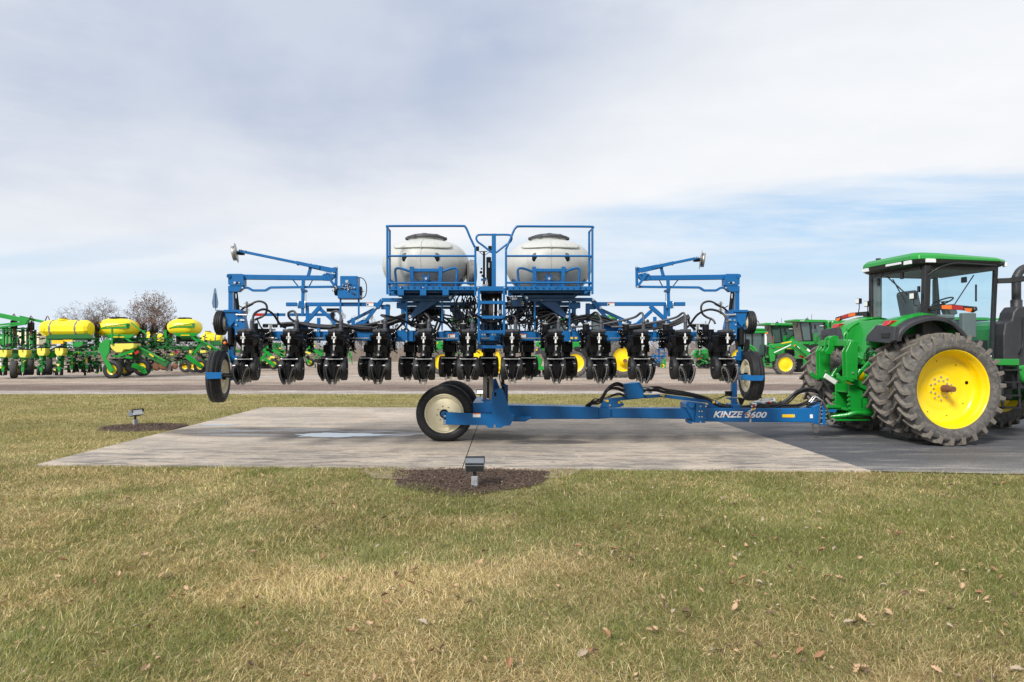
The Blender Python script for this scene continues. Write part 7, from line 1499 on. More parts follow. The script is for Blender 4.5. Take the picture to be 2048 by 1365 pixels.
# --- combine harvesters
def combine(px, D, dx, dy, sc, label):
    r_ = root_at('combine_harvester', px, D, label, 'combine', 'green combine harvesters parked in a row'); X = PX(r_, D); q = lambda x, y: (px + (x - 1615) * sc, 697 + (y - 697) * sc + dy)
    P4 = lambda pts: [q(*p_) for p_ in pts]
    mb = MB(); X.plate(mb, P4([(1586, 639), (1650, 640), (1650, 645), (1588, 644.5), (1585, 642)]), GP, -.3, 2.0); X.plate(mb, P4([(1590, 643.5), (1612, 644.5), (1612, 646.5), (1590, 645.5)]), 'cab_black', -.34, .1)
    for k in range(3): X.rect(mb, *q(1598 + 3 * k, 641.2), *q(1600 + 3 * k, 643), 'white_decal', -.33, .04)
    mb.build('cab_roof', r_, bevel=.03)
    mb = MB(); X.plate(mb, P4([(1597, 645), (1645, 645), (1646, 664), (1622, 682), (1603, 682)]), 'far_glass', 0, 1.5); mb.build('cab_glazing', r_)
    mb = MB()
    for a, b_ in (((1597, 645), (1603, 682)), ((1617, 645), (1621, 682)), ((1646, 645), (1647, 668)), ((1603, 682), (1622, 682))): X.bar(mb, q(*a), q(*b_), 2.2 * sc, 'cab_black', -.05, .08)
    X.rect(mb, *q(1626, 650), *q(1629.5, 658), 'cab_black', -.4, .1); X.bar(mb, q(1592, 646), q(1590, 656), 3 * sc, 'cab_black', -.4, .1); mb.build('cab_frame', r_)
    mb = MB(); X.plate(mb, P4([(1650, 641), (1720, 641), (1720, 735), (1600, 735), (1600, 688), (1622, 684), (1642, 668), (1650, 655)]), GP, .3, 2.6); X.plate(mb, P4([(1628, 676), (1648, 660), (1652, 664), (1650, 684), (1626, 684)]), GP, .1, .3); X.rect(mb, *q(1604, 683), *q(1660, 690), GP, -.1, 1.0); mb.build('body', r_, bevel=.05)
    mb = MB(); X.rect(mb, *q(1608, 690), *q(1650, 702), 'cab_black', -.2, 1.0); clutter(X, mb, q(1600, 0)[0], q(0, 684)[1], q(1650, 0)[0], q(0, 735)[1], 34, ['cab_black', DG, GP, 'worn_steel', 'black_plastic'], -.3, .4, .8, 2.6); mb.build('feeder', r_)
    mb = MB()
    for k in range(3): X.bar(mb, q(1625 + 2 * k, 668 - k), q(1625 + 2 * k, 684), .7, GP, -.3, .05)
    for k in range(4): X.bar(mb, q(1624, 668 + 4 * k), q(1634, 666 + 4 * k), .7, GP, -.3, .05)
    X.bar(mb, q(1636, 652), q(1644, 652), 1, 'white_decal', -.1, .05); X.rect(mb, *q(1656, 645), *q(1659, 655), 'cab_black', .26, .05); X.rect(mb, *q(1654, 643), *q(1655.5, 645), 'white_decal', .26, .05); X.rect(mb, *q(1661, 643), *q(1663, 645), 'white_decal', .26, .05); mb.build('railing', r_)
    mb = MB(); X.bar(mb, q(1620, 640), q(1620.5, 629), .5, 'cab_black', .5, .03); X.bar(mb, q(1611, 640), q(1611.5, 634), .5, 'cab_black', .5, .03); mb.cyl(X.p(*q(1611, 640), .5), X.p(*q(1611, 637.5), .5), .12, 'cab_black', 10); mb.build('antenna', r_)
    bg_wheel(r_, X.p(*q(1668, 715), -.4), (0, -1, 0), 26 * sc * X.k, .6, 15 * sc * X.k, 'lug_rubber', lugs=20)
    return X, r_
combine(1618, 54.0, 0, 0, 1.0, 'green combine harvester with the tallest looking cab, just left of the big tractor')
combine(1558, 60.0, 0, 3, 0.93, 'green combine harvester behind the loader tractor, cab right above its bonnet')
combine(1508, 66.0, 0, 6, 0.80, 'green combine harvester farthest left, only its roof above the loader tractor')
X, rc = combine(1940, 50.0, 0, 0, 1.08, 'green combine harvester seen through the cab of the big tractor')
mb = MB(); X.rect(mb, 1961, 648, 1978, 665, 'yellow_paint', .2, .08); mb.build('yellow_panel', rc)
# --- sprayer like machine behind the right wing, and a far blue planter
r8 = root_at('green_sprayer', 1418, 60.5, 'low green field machine with red tags, under the blue planter\'s right wing', 'field machine'); X = PX(r8, 60.5)
mb = MB(); X.plate(mb, [(1388, 704), (1396, 700), (1422, 698), (1428, 704), (1426, 714), (1416, 718), (1392, 717), (1386, 710)], GP, 0, .8); X.bar(mb, (1396, 717), (1416, 726), 2.5, GP, -.2); X.rect(mb, 1423, 700, 1428, 730, GP, -.3, .2); clutter(X, mb, 1388, 698, 1430, 728, 60, [GP, DG, GP, 'black_plastic', 'worn_steel'], -.4, .5, .6, 2.4); mb.build('body', r8, bevel=.03)
mb = MB(); X.plate(mb, [(1396, 682), (1408, 682), (1408, 696), (1397, 696)], 'far_glass', .1, .9); X.plate(mb, [(1432, 693), (1443, 688), (1443, 695), (1432, 695)], GP, .1, .9); mb.build('cab_glazing', r8)
mb = MB(); X.rect(mb, 1434, 692.6, 1442, 694.4, 'yellow_decal', .05, .03); X.rect(mb, 1420, 699, 1422.5, 706, 'red_lens', -.5, .06); X.rect(mb, 1397, 716.5, 1402, 718.5, 'red_lens', -.5, .06); X.bar(mb, (1400, 697), (1399, 710), 2, 'worn_steel', -.3, .1); mb.build('red_tag', r8)
for x, y, r in ((1400, 728, 9), (1414, 731, 7), (1424, 728, 8), (1410, 727, 10)): mb = MB(); mb.cyl(X.p(x, y, .1), X.p(x, y, .5), r * X.k, 'rubber', 18); mb.build('wheel', r8)
r9 = root_at('folded_blue_planter', 1328, 62, 'small looking blue field machine far behind the right wing of the blue planter', 'seed planter'); X = PX(r9, 62)
mb = MB(); X.rect(mb, 1317, 697, 1320, 722, 'blue_paint', 0, .15); X.rect(mb, 1309, 712, 1332, 715, 'blue_paint', 0, .15); X.bar(mb, (1318, 699), (1328, 700), 2.2, 'blue_paint'); X.bar(mb, (1325, 712), (1332, 706), 2.2, 'blue_paint'); X.bar(mb, (1309, 708), (1306, 722), 2.5, 'blue_paint'); X.bar(mb, (1305, 722), (1322, 724), 3, 'blue_paint'); X.rect(mb, 1312, 718, 1315, 731, 'dark_blue_paint', 0, .2); clutter(X, mb, 1304, 700, 1332, 726, 22, ['blue_paint', 'dark_blue_paint', 'black_paint'], -.2, .5, .5, 1.6); mb.build('frame', r9)
mb = MB()
for x in (1318, 1327): mb.cyl(X.p(x, 730, -.2), X.p(x, 730, .1), 5 * X.k, 'rubber', 14)
mb.build('wheels', r9)
r10 = root_at('green_tine_frame', 1327, 58, 'small green and yellow implement in front of the far blue machine', 'implement'); X = PX(r10, 58)
mb = MB(); X.bar(mb, (1321, 727), (1332, 717), 2, GP); X.bar(mb, (1322, 726), (1331, 727), 1.6, GP); X.bar(mb, (1330, 718), (1330, 737), 1.4, GP); X.bar(mb, (1323, 726), (1323, 736), 1.4, GP); mb.build('frame', r10)
mb = MB(); mb.cyl(X.p(1325, 732, 0), X.p(1325, 732, .2), 4 * X.k, 'yellow_paint', 14); mb.cyl(X.p(1325, 732, .0), X.p(1325, 732, -.05), 2 * X.k, 'rust', 12); mb.build('wheel', r10)
# pale trailer behind the first planter
r11 = root_at('box_trailer', 45, 60, 'pale cream box trailer behind the green planter at the left edge', 'trailer'); X = PX(r11, 60)
mb = MB(); X.rect(mb, 10, 662, 78, 690, 'cream_paint', 0, 2.4); mb.build('box', r11, bevel=.05)
mb = MB(); X.rect(mb, 8, 690, 80, 693, 'old_grey', .1, 2.2); mb.build('chassis', r11)
for x in (24, 62): bg_wheel(r11, X.p(x, 740, .4), (0, -1, 0), 11 * X.k, .3, 6 * X.k, m_r='old_grey')
mb = MB(); X.rect(mb, 22, 692, 26, 740, 'old_grey', .8, .1); X.rect(mb, 60, 692, 64, 740, 'old_grey', .8, .1); mb.build('axle_legs', r11)
mb = MB(); mb.cyl(X.p(-12, 680, 2), X.p(18, 681, 2), .55, 'green_paint', 16); mb.build('drum', r11)

# ------------------------------------------------------------------ trees
mat('bark', (0.16, 0.135, 0.12), 0.95, var=0.3); mat('twig', (0.20, 0.17, 0.16), 0.95, var=0.3); mat('dead_leaf', (0.19, 0.115, 0.075), 0.9, var=0.45, scale=3)
mat('brush', (0.22, 0.175, 0.14), 0.95, var=0.35, scale=0.4)
def tree(px, top, D, spread, label, leaves=0, seed=1, group='bare trees behind the yard', name='bare_tree', dens=1.0, fill=0):
    rt = random.Random(seed); H = EYE + (HY - top) * D / F; base = Vector((G(px, 697, D).x, D, 0))
    root = empty(name, base, rt.uniform(0, 6), org=(0, 0, 0)); tag(root, label, 'tree', group)
    tr_ = MB(); tw = MB(); lf = MB(); tips = []; sp = spread * D / F / (H * 0.42)
    px_w = D / F * 0.55
    def grow(p, d, L_, r, lvl):
        n = 4; q = p.copy(); pts = [q.copy()]
        for k in range(n):
            d = (d + Vector((rt.gauss(0, .10), rt.gauss(0, .10), rt.gauss(.05, .08)))).normalized(); q = q + d * (L_ / n); pts.append(q.copy())
        (tr_ if lvl < 3 else tw).tube(pts, max(r, px_w * (.30 if lvl > 3 else .35)), 'bark' if lvl < 3 else 'twig', 5 if lvl < 2 else 3, cap=False, r2=max(r * .55, px_w * .24))
        if lvl >= 5: tips.append((pts[-1], d)); return
        if lvl >= 3: tips.append((pts[2], d))
        kids = [11, 6, 5, 4, 3][lvl] if lvl < 5 else 0
        for k in range(int(kids * dens + .5)):
            f_ = rt.uniform(.35, 1.0) if lvl else rt.uniform(.30, 1.0); i = min(n - 1, int(f_ * n)); b_ = pts[i].lerp(pts[i + 1], f_ * n - i if f_ < 1 else 1)
            ang = rt.uniform(.45, .95) * (1.15 if lvl == 0 else 1); az_ = rt.uniform(0, 2 * pi); u = d.orthogonal().normalized(); w_ = d.cross(u)
            nd = (d * math.cos(ang) + (u * math.cos(az_) + w_ * math.sin(az_)) * math.sin(ang)); nd.x *= sp; nd.y *= sp; nd.normalize()
            grow(b_, nd, L_ * rt.uniform(.45, .66) * (1.0 if lvl else (1.25 - .65 * f_)), r * .5, lvl + 1)
        if lvl < 4: grow(pts[-1], d, L_ * .5, r * .5, lvl + 1)
    grow(Vector((0, 0, 0)), Vector((0, 0, 1)), H * .58, H * .018, 0)
    hi = max(p_.z for p_, d in tips); s_ = H / hi
    rr_ = sorted(math.hypot(p_.x, p_.y) for p_, d in tips)[int(len(tips) * .93)]; sh = spread * D / F / 2 / rr_
    Q = lambda v_: Vector((v_[0] * sh, v_[1] * sh, v_[2] * s_))
    for b_ in (tr_, tw): b_.v = [tuple(Q(v_)) for v_ in b_.v]
    # finer outer branching that fills the outline of the crown
    if fill:
        rx = spread * D / F / 2; cz = H * .60; rz = H * .40; nodes = [Q(p_) for p_, d in tips if p_.z > hi * .25]; nodes = rt.sample(nodes, min(len(nodes), 260)); tg = []
        while len(tg) < fill:
            v_ = Vector((rt.gauss(0, 1), rt.gauss(0, 1), rt.gauss(0, 1))).normalized() * (rt.random() ** .45); q = Vector((v_.x * rx, v_.y * rx, cz + v_.z * rz))
            if v_.z < 0 and math.hypot(v_.x, v_.y) > 1 + v_.z * .35: continue
            tg.append(q)
        tg.sort(key=lambda q: (q - Vector((0, 0, H * .42))).length); tips2 = []
        for q in tg:
            p_ = min(nodes, key=lambda a: (a - q).length_squared); L_ = (q - p_).length
            if L_ < .05: continue
            q = p_ + (q - p_) * min(1, 1.6 / L_); mid = (p_ + q) / 2 + Vector((rt.gauss(0, .08), rt.gauss(0, .08), rt.uniform(.02, .12))) * min(1, L_)
            tw.tube([p_, mid, q], px_w * .34, 'twig', 3, cap=False, r2=px_w * .22); nodes.append(q); nodes.append(mid); tips2.append(q)
            for j in range(3): e = q + Vector((rt.gauss(0, .3), rt.gauss(0, .3), rt.uniform(-.05, .5))) * (D / 100); tw.tube([q if j else mid, e], px_w * .22, 'twig', 3, cap=False, r2=px_w * .14); tips2.append(e)
        tips = [(Vector((a.x / sh, a.y / sh, a.z / s_)), None) for a in tips2]
    tr_.build('trunk', root, at=(0, 0, 0), recalc=False)
    if leaves:
        for k in range(leaves):
            p_, d = rt.choice(tips); c = Q(p_) + Vector((rt.gauss(0, .18), rt.gauss(0, .18), rt.gauss(0, .18))); z = rt.uniform(.05, .10) * D / 85
            a = Vector((rt.gauss(0, 1), rt.gauss(0, 1), rt.gauss(0, 1))).normalized(); b2 = a.orthogonal().normalized(); c2 = a.cross(b2)
            tw.add([c + b2 * z, c + c2 * z * .7, c - b2 * z, c - c2 * z * .7], [(0, 1, 2, 3)], 'dead_leaf')
    tw.build('crown', root, at=(0, 0, 0), recalc=False)
tree(150, 603, 118, 74, 'grey bare tree above the long yellow tank, leftmost of three tree tops', 0, 5, dens=.8, fill=420)
tree(207, 595, 112, 74, 'bare tree with a few brown leaves, between the bare tree and the oak', 420, 8, dens=.8, fill=420)
tree(303, 583, 92, 96, 'oak still holding brown leaves, above the green planters on the left', 4200, 3, group=None, name='oak_tree', dens=.75, fill=560)
for k, (px, top, D, sp, sd) in enumerate([(668, 618, 125, 40, 11), (700, 630, 130, 34, 12), (745, 620, 122, 42, 13), (786, 634, 118, 36, 14), (434, 656, 130, 30, 15), (852, 640, 126, 34, 16), (1400, 652, 150, 34, 17), (618, 645, 130, 26, 18), (724, 640, 110, 30, 19)]):
    lab = ['bare tree above the left wing brace, nearest the pump box', 'thin bare tree just right of the pump box legs', 'tallest bare tree seen through the left wing of the blue planter', 'bare tree beside the left platform post', 'small bare tree top left of the small upper wheel', 'bare tree seen among the hoses under the left tank', 'faint bare tree top behind the right wing of the blue planter', 'lowest bare tree top behind the left wing of the blue planter', 'bare tree standing between two taller ones behind the left wing'][k]
    tree(px, top, D, sp, lab, 0, sd, dens=.85)
mb = MB(); rt = random.Random(77)
for k in range(9000):
    x = rt.uniform(-75, 95); y = rt.uniform(94, 108); h_ = rt.uniform(.6, 2.2) * (1.6 if rt.random() < .12 else 1)
    if -12 < x - 0 < 60: h_ *= .9
    lx = rt.gauss(0, .25); w_ = rt.uniform(.02, .05)
    mb.add([(x - w_, y, 0), (x + w_, y, 0), (x + lx, y, h_)], [(0, 1, 2)], 'brush')
o = mb.build('brush', recalc=False); tag(o, 'brown thicket of weeds and saplings behind the yard', 'brush', kind='stuff')
mb = MB()
for k in range(5200):
    x = rt.uniform(-75, 95); y = rt.uniform(118, 150); h_ = rt.uniform(2.0, 4.6)
    lx = rt.gauss(0, .5); w_ = rt.uniform(.02, .05)
    mb.add([(x - w_, y, 0), (x + w_, y, 0), (x + lx, y, h_)], [(0, 1, 2)], 'twig')
    for j in range(3):
        f_ = rt.uniform(.3, .9); a = rt.gauss(0, .9); mb.add([(x + lx * f_, y, h_ * f_), (x + lx * f_ + .04, y, h_ * f_ + .06), (x + lx * f_ + a, y, h_ * f_ + abs(a) * 1.4)], [(0, 1, 2)], 'twig')
o = mb.build('far_woodland', recalc=False); tag(o, 'far grey strip of leafless saplings', 'woodland', kind='stuff')
# ------------------------------------------------------------------ grass, leaves, mulch and ground lights
rg = np.random.default_rng(5)
_tab = rg.random((256, 256))
def vnoise(x, y):
    xi = np.floor(x).astype(int); yi = np.floor(y).astype(int); fx = x - xi; fy = y - yi
    fx = fx * fx * (3 - 2 * fx); fy = fy * fy * (3 - 2 * fy); g = lambda a, b_: _tab[a & 255, b_ & 255]
    return (g(xi, yi) * (1 - fx) + g(xi + 1, yi) * fx) * (1 - fy) + (g(xi, yi + 1) * (1 - fx) + g(xi + 1, yi + 1) * fx) * fy
def fnoise(x, y, f, o=4):
    s_ = 0; a = 1; n = 0
    for k in range(o): s_ = s_ + a * vnoise(x * f * 2 ** k + 17.3 * k, y * f * 2 ** k + 5.1 * k); n += a; a *= .55
    return s_ / n
BED1 = (-0.58, 9.86, 1.08, 1.38); BED2 = (-8.30, 15.5, 1.0, 0.68)
def in_bed(x, y, b_, g=1.0): return ((x - b_[0]) / b_[2]) ** 2 + ((y - b_[1]) / b_[3]) ** 2 < g
def front_edge(x): return np.where(x < 5.23, 10.44 + (x + 7.30) * (9.93 - 10.44) / 12.52, np.where(x < 7.0, 9.93 - (x - 5.23) * .119, 9.72 - (x - 7.0) * .0343))
def is_lawn(x, y):
    left = -7.30 - (y - 10.44) * .0214
    back = np.where(x < 4.87, 20.7 - (x + 7.52) * .0323, 20.3 + (x - 4.87) * .0218)
    jit = (fnoise(x, y, 2.2, 2) - .5) * .16
    hard = (y > front_edge(x) + jit * .8 + np.where(x > 5.2, .07, .02)) & (x > left + jit) & (y < back + jit)
    j2 = 1 + (fnoise(x, y, 2.6, 3) - .5) * 1.1
    return ~hard & ~in_bed(x, y, BED1, j2) & ~in_bed(x, y, BED2, j2) & (y < 26.8 + jit * 2)
def straw_amount(x, y):
    s_ = 0.46 + (fnoise(x, y, .33, 3) - .5) * 1.7 + (fnoise(x + 40, y, 1.4, 3) - .5) * 1.5 + (fnoise(x + 80, y, 5., 2) - .5) * .6
    s_ = s_ - .06 + 1.0 * np.exp(-(((x + 1.15) / .95) ** 2 + ((y - 5.15) / .55) ** 2 + 2.2 * (fnoise(x + 5, y, 1.9, 3) - .5)) .clip(0) ** 1.5) * (.55 + .9 * fnoise(x, y + 9, 4.5, 2)) + .45 * np.exp(-(((x + 0.1) / .6) ** 2 + ((y - 5.5) / .25) ** 2))
    s_ = s_ + np.where(y > 11, .12, 0) + np.clip((4.6 - y) * .15, 0, .2)
    return np.clip(s_, 0.05, 1)
bands = [(3.2, 4.4, 14500, 1.0), (4.4, 5.8, 11000, 1.1), (5.8, 7.6, 7500, 1.3), (7.6, 10.7, 4000, 1.6), (10.7, 15.5, 1700, 2.3), (15.5, 21.0, 800, 3.4), (21.0, 27.0, 560, 4.2)]
PX_, PY_, PW_ = [], [], []
for y0, y1, dn, wf in bands:
    hw = .78 * y1 + .8; n = int((y1 - y0) * 2 * hw * dn); x = rg.uniform(-hw, hw, n); y = rg.uniform(y0, y1, n)
    k = (np.abs(x) < .78 * y + .7) & is_lawn(x, y); PX_.append(x[k]); PY_.append(y[k]); PW_.append(np.full(k.sum(), wf))
gx = np.concatenate(PX_); gy = np.concatenate(PY_); gw = np.concatenate(PW_); n = len(gx)
st = straw_amount(gx, gy); u = rg.random(n); isst = u < st * .85 + .04
patch = np.exp(-(((gx + 1.15) / 1.05) ** 2 + ((gy - 5.15) / .62) ** 2) ** 1.5)
Lg = rg.uniform(.022, .058, n) * (.65 + .7 * fnoise(gx + 3, gy, 3.2, 2)) * (1 + .5 * fnoise(gx, gy, .9, 2)) * (1 + .25 * isst * (rg.random(n) > .7)) * (1 + .25 * patch)
az_ = rg.uniform(0, 2 * np.pi, n); flow = fnoise(gx, gy, .7, 2) * 9; az_ = np.where(rg.random(n) < .38, flow + rg.normal(0, .8, n), az_)
lean = np.clip(rg.normal(.85, .35, n), .1, 1.45); lean = np.where(isst, np.clip(lean + .35, 0, 1.52), lean)
dx, dy = np.cos(az_), np.sin(az_); sl_, cl_ = np.sin(lean), np.cos(lean)
w_ = rg.uniform(.0009, .0018, n) * gw * np.where(isst, 1.1, 1.0)
z0 = -.022
B = np.stack([gx, gy, np.full(n, z0)], 1); mid = B + np.stack([dx * sl_ * .50 * Lg, dy * sl_ * .50 * Lg, (cl_ * .55 + .05) * Lg], 1); tip = B + np.stack([dx * (sl_ * 1.0 + .12) * Lg, dy * (sl_ + .12) * Lg, np.maximum(cl_ * .96, .13) * Lg], 1)
ra = az_ + np.pi / 2 + rg.normal(0, .5, n); side_ = np.stack([np.cos(ra), np.sin(ra), np.zeros(n)], 1) * w_[:, None]
V = np.empty((n, 5, 3)); V[:, 0] = B - side_; V[:, 1] = B + side_; V[:, 2] = mid + side_ * .8; V[:, 3] = mid - side_ * .8; V[:, 4] = tip
pal_g = np.array([(.19, .235, .065), (.26, .29, .09), (.14, .18, .055), (.32, .32, .11), (.22, .24, .10)]); pal_s = np.array([(.62, .51, .29), (.72, .62, .38), (.52, .42, .22), (.40, .31, .16), (.66, .59, .38), (.27, .19, .10)])
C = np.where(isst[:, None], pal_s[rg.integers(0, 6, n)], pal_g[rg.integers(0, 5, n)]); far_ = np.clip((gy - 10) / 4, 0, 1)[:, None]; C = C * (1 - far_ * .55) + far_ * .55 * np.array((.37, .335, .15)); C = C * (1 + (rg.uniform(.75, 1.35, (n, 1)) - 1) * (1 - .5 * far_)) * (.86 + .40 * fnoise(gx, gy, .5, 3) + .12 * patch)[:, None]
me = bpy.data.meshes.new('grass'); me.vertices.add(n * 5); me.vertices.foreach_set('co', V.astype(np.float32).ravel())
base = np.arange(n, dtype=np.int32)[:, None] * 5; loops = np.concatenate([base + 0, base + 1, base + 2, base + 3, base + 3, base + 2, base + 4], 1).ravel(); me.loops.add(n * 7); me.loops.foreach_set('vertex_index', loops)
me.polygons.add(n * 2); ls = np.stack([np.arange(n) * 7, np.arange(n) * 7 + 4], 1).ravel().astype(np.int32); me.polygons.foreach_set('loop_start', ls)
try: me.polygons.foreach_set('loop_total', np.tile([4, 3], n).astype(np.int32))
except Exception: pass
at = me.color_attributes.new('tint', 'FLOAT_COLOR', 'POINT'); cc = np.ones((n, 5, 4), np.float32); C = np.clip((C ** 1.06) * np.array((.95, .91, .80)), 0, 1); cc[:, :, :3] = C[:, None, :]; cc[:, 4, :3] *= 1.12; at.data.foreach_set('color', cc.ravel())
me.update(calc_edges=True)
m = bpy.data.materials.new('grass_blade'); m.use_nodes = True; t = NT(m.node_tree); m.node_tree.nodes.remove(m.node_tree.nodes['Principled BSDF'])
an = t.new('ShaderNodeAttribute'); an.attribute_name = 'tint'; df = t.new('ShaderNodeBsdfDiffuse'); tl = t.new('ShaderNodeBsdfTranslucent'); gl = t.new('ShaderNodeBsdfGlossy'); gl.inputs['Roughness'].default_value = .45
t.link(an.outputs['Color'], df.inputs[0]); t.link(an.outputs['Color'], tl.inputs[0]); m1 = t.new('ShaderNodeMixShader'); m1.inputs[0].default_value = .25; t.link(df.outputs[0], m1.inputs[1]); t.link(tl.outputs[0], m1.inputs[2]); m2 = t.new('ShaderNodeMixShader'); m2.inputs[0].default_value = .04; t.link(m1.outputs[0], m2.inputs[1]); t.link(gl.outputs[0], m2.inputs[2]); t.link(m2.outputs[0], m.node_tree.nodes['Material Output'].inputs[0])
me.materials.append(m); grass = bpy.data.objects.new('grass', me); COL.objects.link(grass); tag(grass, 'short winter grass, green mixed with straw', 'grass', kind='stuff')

# fallen leaves
for nm, c in (('leaf_tan', (.46, .315, .19)), ('leaf_red', (.29, .155, .08)), ('leaf_dark', (.14, .09, .055)), ('leaf_grey', (.36, .29, .21))): mat(nm, c, .75, var=.25, scale=30)
rl = random.Random(31)
def leaf_mesh(sd, m, size=.055):
    r_ = random.Random(sd); mb = MB(); n = 9; out = []
    for i in range(n + 1):
        f_ = i / n; wd = math.sin(pi * min(1, f_ * 1.02)) ** .8 * (.55 if i % 2 else .34) + .02; out.append((f_ * 2 - 1, wd))
    c1, c2, c3 = r_.uniform(.8, 2.2), r_.uniform(-.6, 2.2), r_.uniform(-1, 1); vs = []
    for x, wd in out:
        for s_ in (-1, -.5, 0, .5, 1):
            y = s_ * wd; z = c1 * y * y * 1.2 + c2 * .22 * x * x + c3 * x * y * .5 + .05 * r_.gauss(0, 1); vs.append((x * size, y * size, z * size + .012))
    mb.add(vs, [(i * 5 + j, i * 5 + j + 1, (i + 1) * 5 + j + 1, (i + 1) * 5 + j) for i in range(n) for j in range(4)], m, True)
    mb.tube([(-size, 0, vs[2][2]), (-size * 1.35, .003, vs[2][2] + .006)], .001, m, 4)
    return mb.build('fallen_leaf', recalc=False)
kinds = [('leaf_tan', 'pale tan dry leaf lying in the grass', 'pale tan leaves on the lawn'), ('leaf_red', 'reddish brown dry leaf lying in the grass', 'reddish brown leaves on the lawn'), ('leaf_dark', 'dark brown curled leaf lying in the grass', 'dark brown leaves on the lawn'), ('leaf_grey', 'greyish withered leaf lying in the grass', 'greyish leaves on the lawn')]
protos = [[leaf_mesh(k * 10 + j, kinds[k][0], (.040, .052, .046)[j]) for j in range(3)] for k in range(4)]
spots = []
def GPX(px, py): D = F * EYE / (py - HY); return ((px - 1024) * D / F, D)
for px, py in [(500, 1335), (740, 1255), (575, 1265), (605, 1300), (550, 1300), (865, 1310), (885, 1300), (945, 1305), (980, 1285), (1180, 1305), (1165, 1310), (1190, 1308), (1460, 1300), (1440, 1310), (1475, 1295), (1430, 1305), (1720, 1345), (1735, 1350), (1780, 1228), (1775, 1235), (1585, 1275), (1360, 1270), (1310, 1265), (1640, 1265), (1400, 1185), (1350, 1190), (1115, 1178), (985, 1062), (300, 1260), (205, 1310), (340, 1160), (125, 1125), (870, 1262), (800, 1210), (845, 1250), (770, 1210), (1210, 1265), (1215, 1275), (1520, 1180), (1840, 1190), (1720, 1150), (1960, 1190), (2000, 1270), (1905, 1080), (1820, 1023), (1895, 1020), (1755, 953), (1480, 1030), (630, 1060), (480, 1060), (640, 1065), (900, 1052), (255, 1000), (345, 1100), (680, 1100), (1590, 1110), (1260, 1120), (1380, 1240), (1020, 1330), (1045, 1290), (1330, 1215), (1540, 1230)]: spots.append(GPX(px, py))
for k in range(16): spots.append((rl.gauss(-1.0, .75), rl.gauss(4.95, .5)))
while len(spots) < 292:
    D = 3.5 + 6.8 * rl.random() ** 1.25; x = rl.uniform(-.76, .78) * D
    if not bool(is_lawn(np.array([x]), np.array([D]))[0]): continue
    cx = fnoise(np.array([x + 9]), np.array([D]), .8, 2)[0]
    if cx < .47 and rl.random() < .75: continue
    spots.append((x, D))
used = set(); seen = {}
for i, (x, y) in enumerate(spots):
    k = rl.choices(range(4), (5, 3, 2.4, 2))[0]; j = rl.randrange(3)
    o = protos[k][j]
    if (k, j) in used: o = o.copy(); COL.objects.link(o)
    used.add((k, j)); s_ = rl.uniform(.45, 1.0) * (.9 if y < 6 else .8)
    o.location = (x, y, .006 + rl.uniform(0, .01)); o.rotation_euler = (rl.gauss(0, .35), rl.gauss(0, .35), rl.uniform(0, 6.3)); o.scale = (s_, s_, s_)
    tag(o, kinds[k][1], 'fallen leaf', kinds[k][2])
for k in range(4):
    for j in range(3):
        if (k, j) not in used: bpy.data.objects.remove(protos[k][j])

# broken leaf bits and stalks between the blades
mb = MB()
for k in range(1500):
    D = 3.4 + 7.0 * rl.random() ** 1.2; x = rl.uniform(-.78, .80) * D
    if not bool(is_lawn(np.array([x]), np.array([D]))[0]): continue
    c = Vector((x, D, rl.uniform(.008, .03))); a = Vector((rl.gauss(0, 1), rl.gauss(0, 1), rl.gauss(0, .4))).normalized(); b_ = a.cross(Vector((rl.gauss(0, .4), rl.gauss(0, .4), 1))).normalized(); s_ = rl.uniform(.006, .018); q = rl.uniform(.25, .8)
    mb.add([c - a * s_, c - b_ * s_ * q, c + a * s_, c + b_ * s_ * q + Vector((0, 0, rl.uniform(0, .008)))], [(0, 1, 2), (0, 2, 3)], rl.choice(['leaf_tan', 'leaf_red', 'leaf_dark', 'leaf_grey', 'leaf_tan']))
o = mb.build('leaf_litter', recalc=False); tag(o, 'crumbled leaf bits scattered through the lawn', 'leaf litter', kind='stuff')

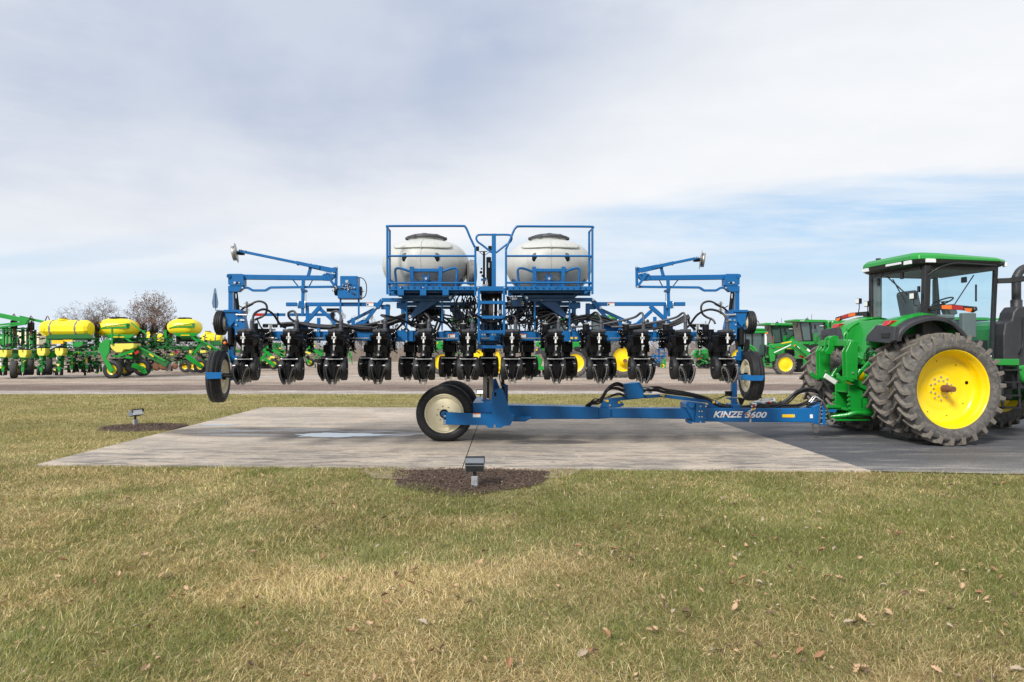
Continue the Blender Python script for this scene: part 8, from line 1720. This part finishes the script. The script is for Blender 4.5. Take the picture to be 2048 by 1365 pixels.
# mulch beds round the two nearest lights
mat('mulch', (.075, .048, .034), .95, var=.4, scale=30, dirt=(.12, .08, .05), dirt_amt=.25); mat('mulch_chip', (.12, .085, .062), .95, var=.5, scale=2); mat('pale_chip', (.34, .25, .17), .95, var=.3, scale=3); mat('bare_soil', (.30, .235, .165), 1.0, var=.25, scale=4, dirt=(.16, .12, .08), dirt_amt=.4)
def bed(b_, name, label, clip, nchip):
    mb = MB(); cx, cy, rx, ry = b_; n, rn = 64, 14; vs = []
    for i in range(rn + 1):
        for k in range(n):
            a = 2 * pi * k / n; f_ = i / rn; wob = 1.06 + .06 * math.sin(3 * a + 1) + .05 * math.sin(7 * a); x = cx + rx * f_ * math.cos(a) * wob; y = cy + ry * f_ * math.sin(a) * wob
            x, y = clip(x, y); z = -.016 + .035 * (1 - f_ ** 2) + .02 * (vnoise(np.array([x * 9.]), np.array([y * 9.]))[0] - .4) * (1 - f_ ** 6); vs.append((x, y, z))
    mb.add(vs, [(i * n + k, i * n + (k + 1) % n, (i + 1) * n + (k + 1) % n, (i + 1) * n + k) for i in range(rn) for k in range(n)], 'mulch', True)
    r_ = random.Random(len(name) + nchip)
    for k in range(nchip):
        a = r_.uniform(0, 2 * pi); f_ = math.sqrt(r_.random()) * 1.04; x = cx + rx * f_ * math.cos(a); y = cy + ry * f_ * math.sin(a)
        if clip(x, y) != (x, y): continue
        z = .004 + .035 * (1 - f_ ** 2) + r_.uniform(0, .012); l = r_.uniform(.006, .020); w_ = r_.uniform(.003, .006); an = r_.uniform(0, pi); p_ = Vector((math.cos(an), math.sin(an), r_.gauss(0, .35))).normalized(); q = p_.cross(Vector((r_.gauss(0, .5), r_.gauss(0, .5), 1))).normalized(); c = Vector((x, y, z))
        mb.add([c - p_ * l - q * w_, c + p_ * l - q * w_, c + p_ * l + q * w_, c - p_ * l + q * w_], [(0, 1, 2, 3)], r_.choices(['mulch_chip', 'mulch', 'pale_chip'], (5, 7, .18))[0])
    o = mb.build(name, recalc=False); tag(o, label, 'mulch', kind='stuff')
bed(BED1, 'mulch_bed', 'dark wood mulch round the nearest ground light', lambda x, y: (x, min(y, 9.98 - .04 * (x + .6))), 9000)
bed(BED2, 'mulch_bed', 'dark wood mulch round the ground light left of the slab', lambda x, y: (min(x, -7.42 - (y - 10.44) * .0214), y), 3600)
mb = MB(); mb.add([(-2.2, 10.02, -.014), (-1.9, 9.4, -.006), (-.6, 9.3, -.014), (.7, 9.5, -.014), (1.0, 9.95, -.014), (1.0, 10.12, -.014), (-2.2, 10.25, -.014)], [tuple(range(7))], 'bare_soil'); o = mb.build('bare_soil', recalc=False); tag(o, 'bare strip of soil along the slab edge', 'soil', kind='structure')

mat('lamp_grey', (.16, .175, .19), .5, var=.12); mat('lamp_dark', (.022, .024, .028), .5, var=.15); mat('box_grey', (.30, .31, .33), .5, var=.08); mat('lamp_glass', (.80, .83, .86), .15, var=.05)
def floodlight(px, py, rz, tilt, label, sc=1.0):
    D = F * EYE / (py - HY); x = (px - 1024) * D / F; r_ = empty('flood_light', (x, D, 0), rz, org=(0, 0, 0)); tag(r_, label, 'flood light', 'ground flood lights round the slab')
    r_.scale = (sc, sc, sc)
    mb = MB(); mb.box((0, 0, .065), (.085, .06, .15), 'box_grey'); mb.build('junction_box', r_, bevel=.006)
    mb = MB(); mb.box((0, -.034, .07), (.07, .006, .13), 'box_grey'); 
    for a in (-.022, 0, .022): mb.box((a, -.039, .07 + a * .3), (.004, .004, .05), 'lamp_grey')
    mb.build('cover_plate', r_, bevel=.003)
    mb = MB(); mb.cyl((0, 0, .14), (0, 0, .19), .022, 'lamp_dark', 12); mb.box((0, 0, .20), (.03, .04, .05), 'lamp_dark'); mb.build('swivel', r_, bevel=.004)
    hd = empty('lamp_head', (0, 0, .28), org=(0, 0, .28)); hd.parent = r_; hd.rotation_euler = (tilt, 0, 0); Hc = Vector((0, 0, .28))
    mb = MB(); prof = [(-.085, -.055), (-.085, .025), (-.05, .062), (.02, .066), (.09, .066), (.09, -.066), (-.05, -.066)]
    mb.prism(prof, lambda a, b_: Hc + Vector((-.122, a, b_)), lambda a, b_: Hc + Vector((.122, a, b_)), 'lamp_grey'); mb.build('housing', hd, bevel=.006)
    mb = MB(); mb.box(Hc + Vector((0, -.088, -.012)), (.225, .006, .075), 'lamp_dark')
    for k in range(16): mb.box(Hc + Vector((-.112 + .015 * k, -.070, .047)), (.008, .03, .020), 'lamp_dark')
    mb.build('back_plate', hd)
    mb = MB(); mb.box(Hc + Vector((0, .092, 0)), (.215, .008, .108), 'lamp_glass'); mb.build('lens', hd, bevel=.002)
    mb = MB(); mb.box(Hc + Vector((0, .10, .068)), (.25, .05, .006), 'lamp_dark')
    for s_ in (-1, 1): mb.box(Hc + Vector((s_ * .124, .10, .035)), (.006, .05, .07), 'lamp_dark')
    mb.build('visor', hd)
floodlight(949.5, 974, 0, R(14), 'grey flood light in the nearest mulch bed, its back turned')
floodlight(270.5, 852, R(-118), R(14), 'dark flood light left of the slab, glass facing right', 1.05)
floodlight(961, 804, R(178), R(14), 'distant flood light beside the mast, white glass facing the camera', 1.1)
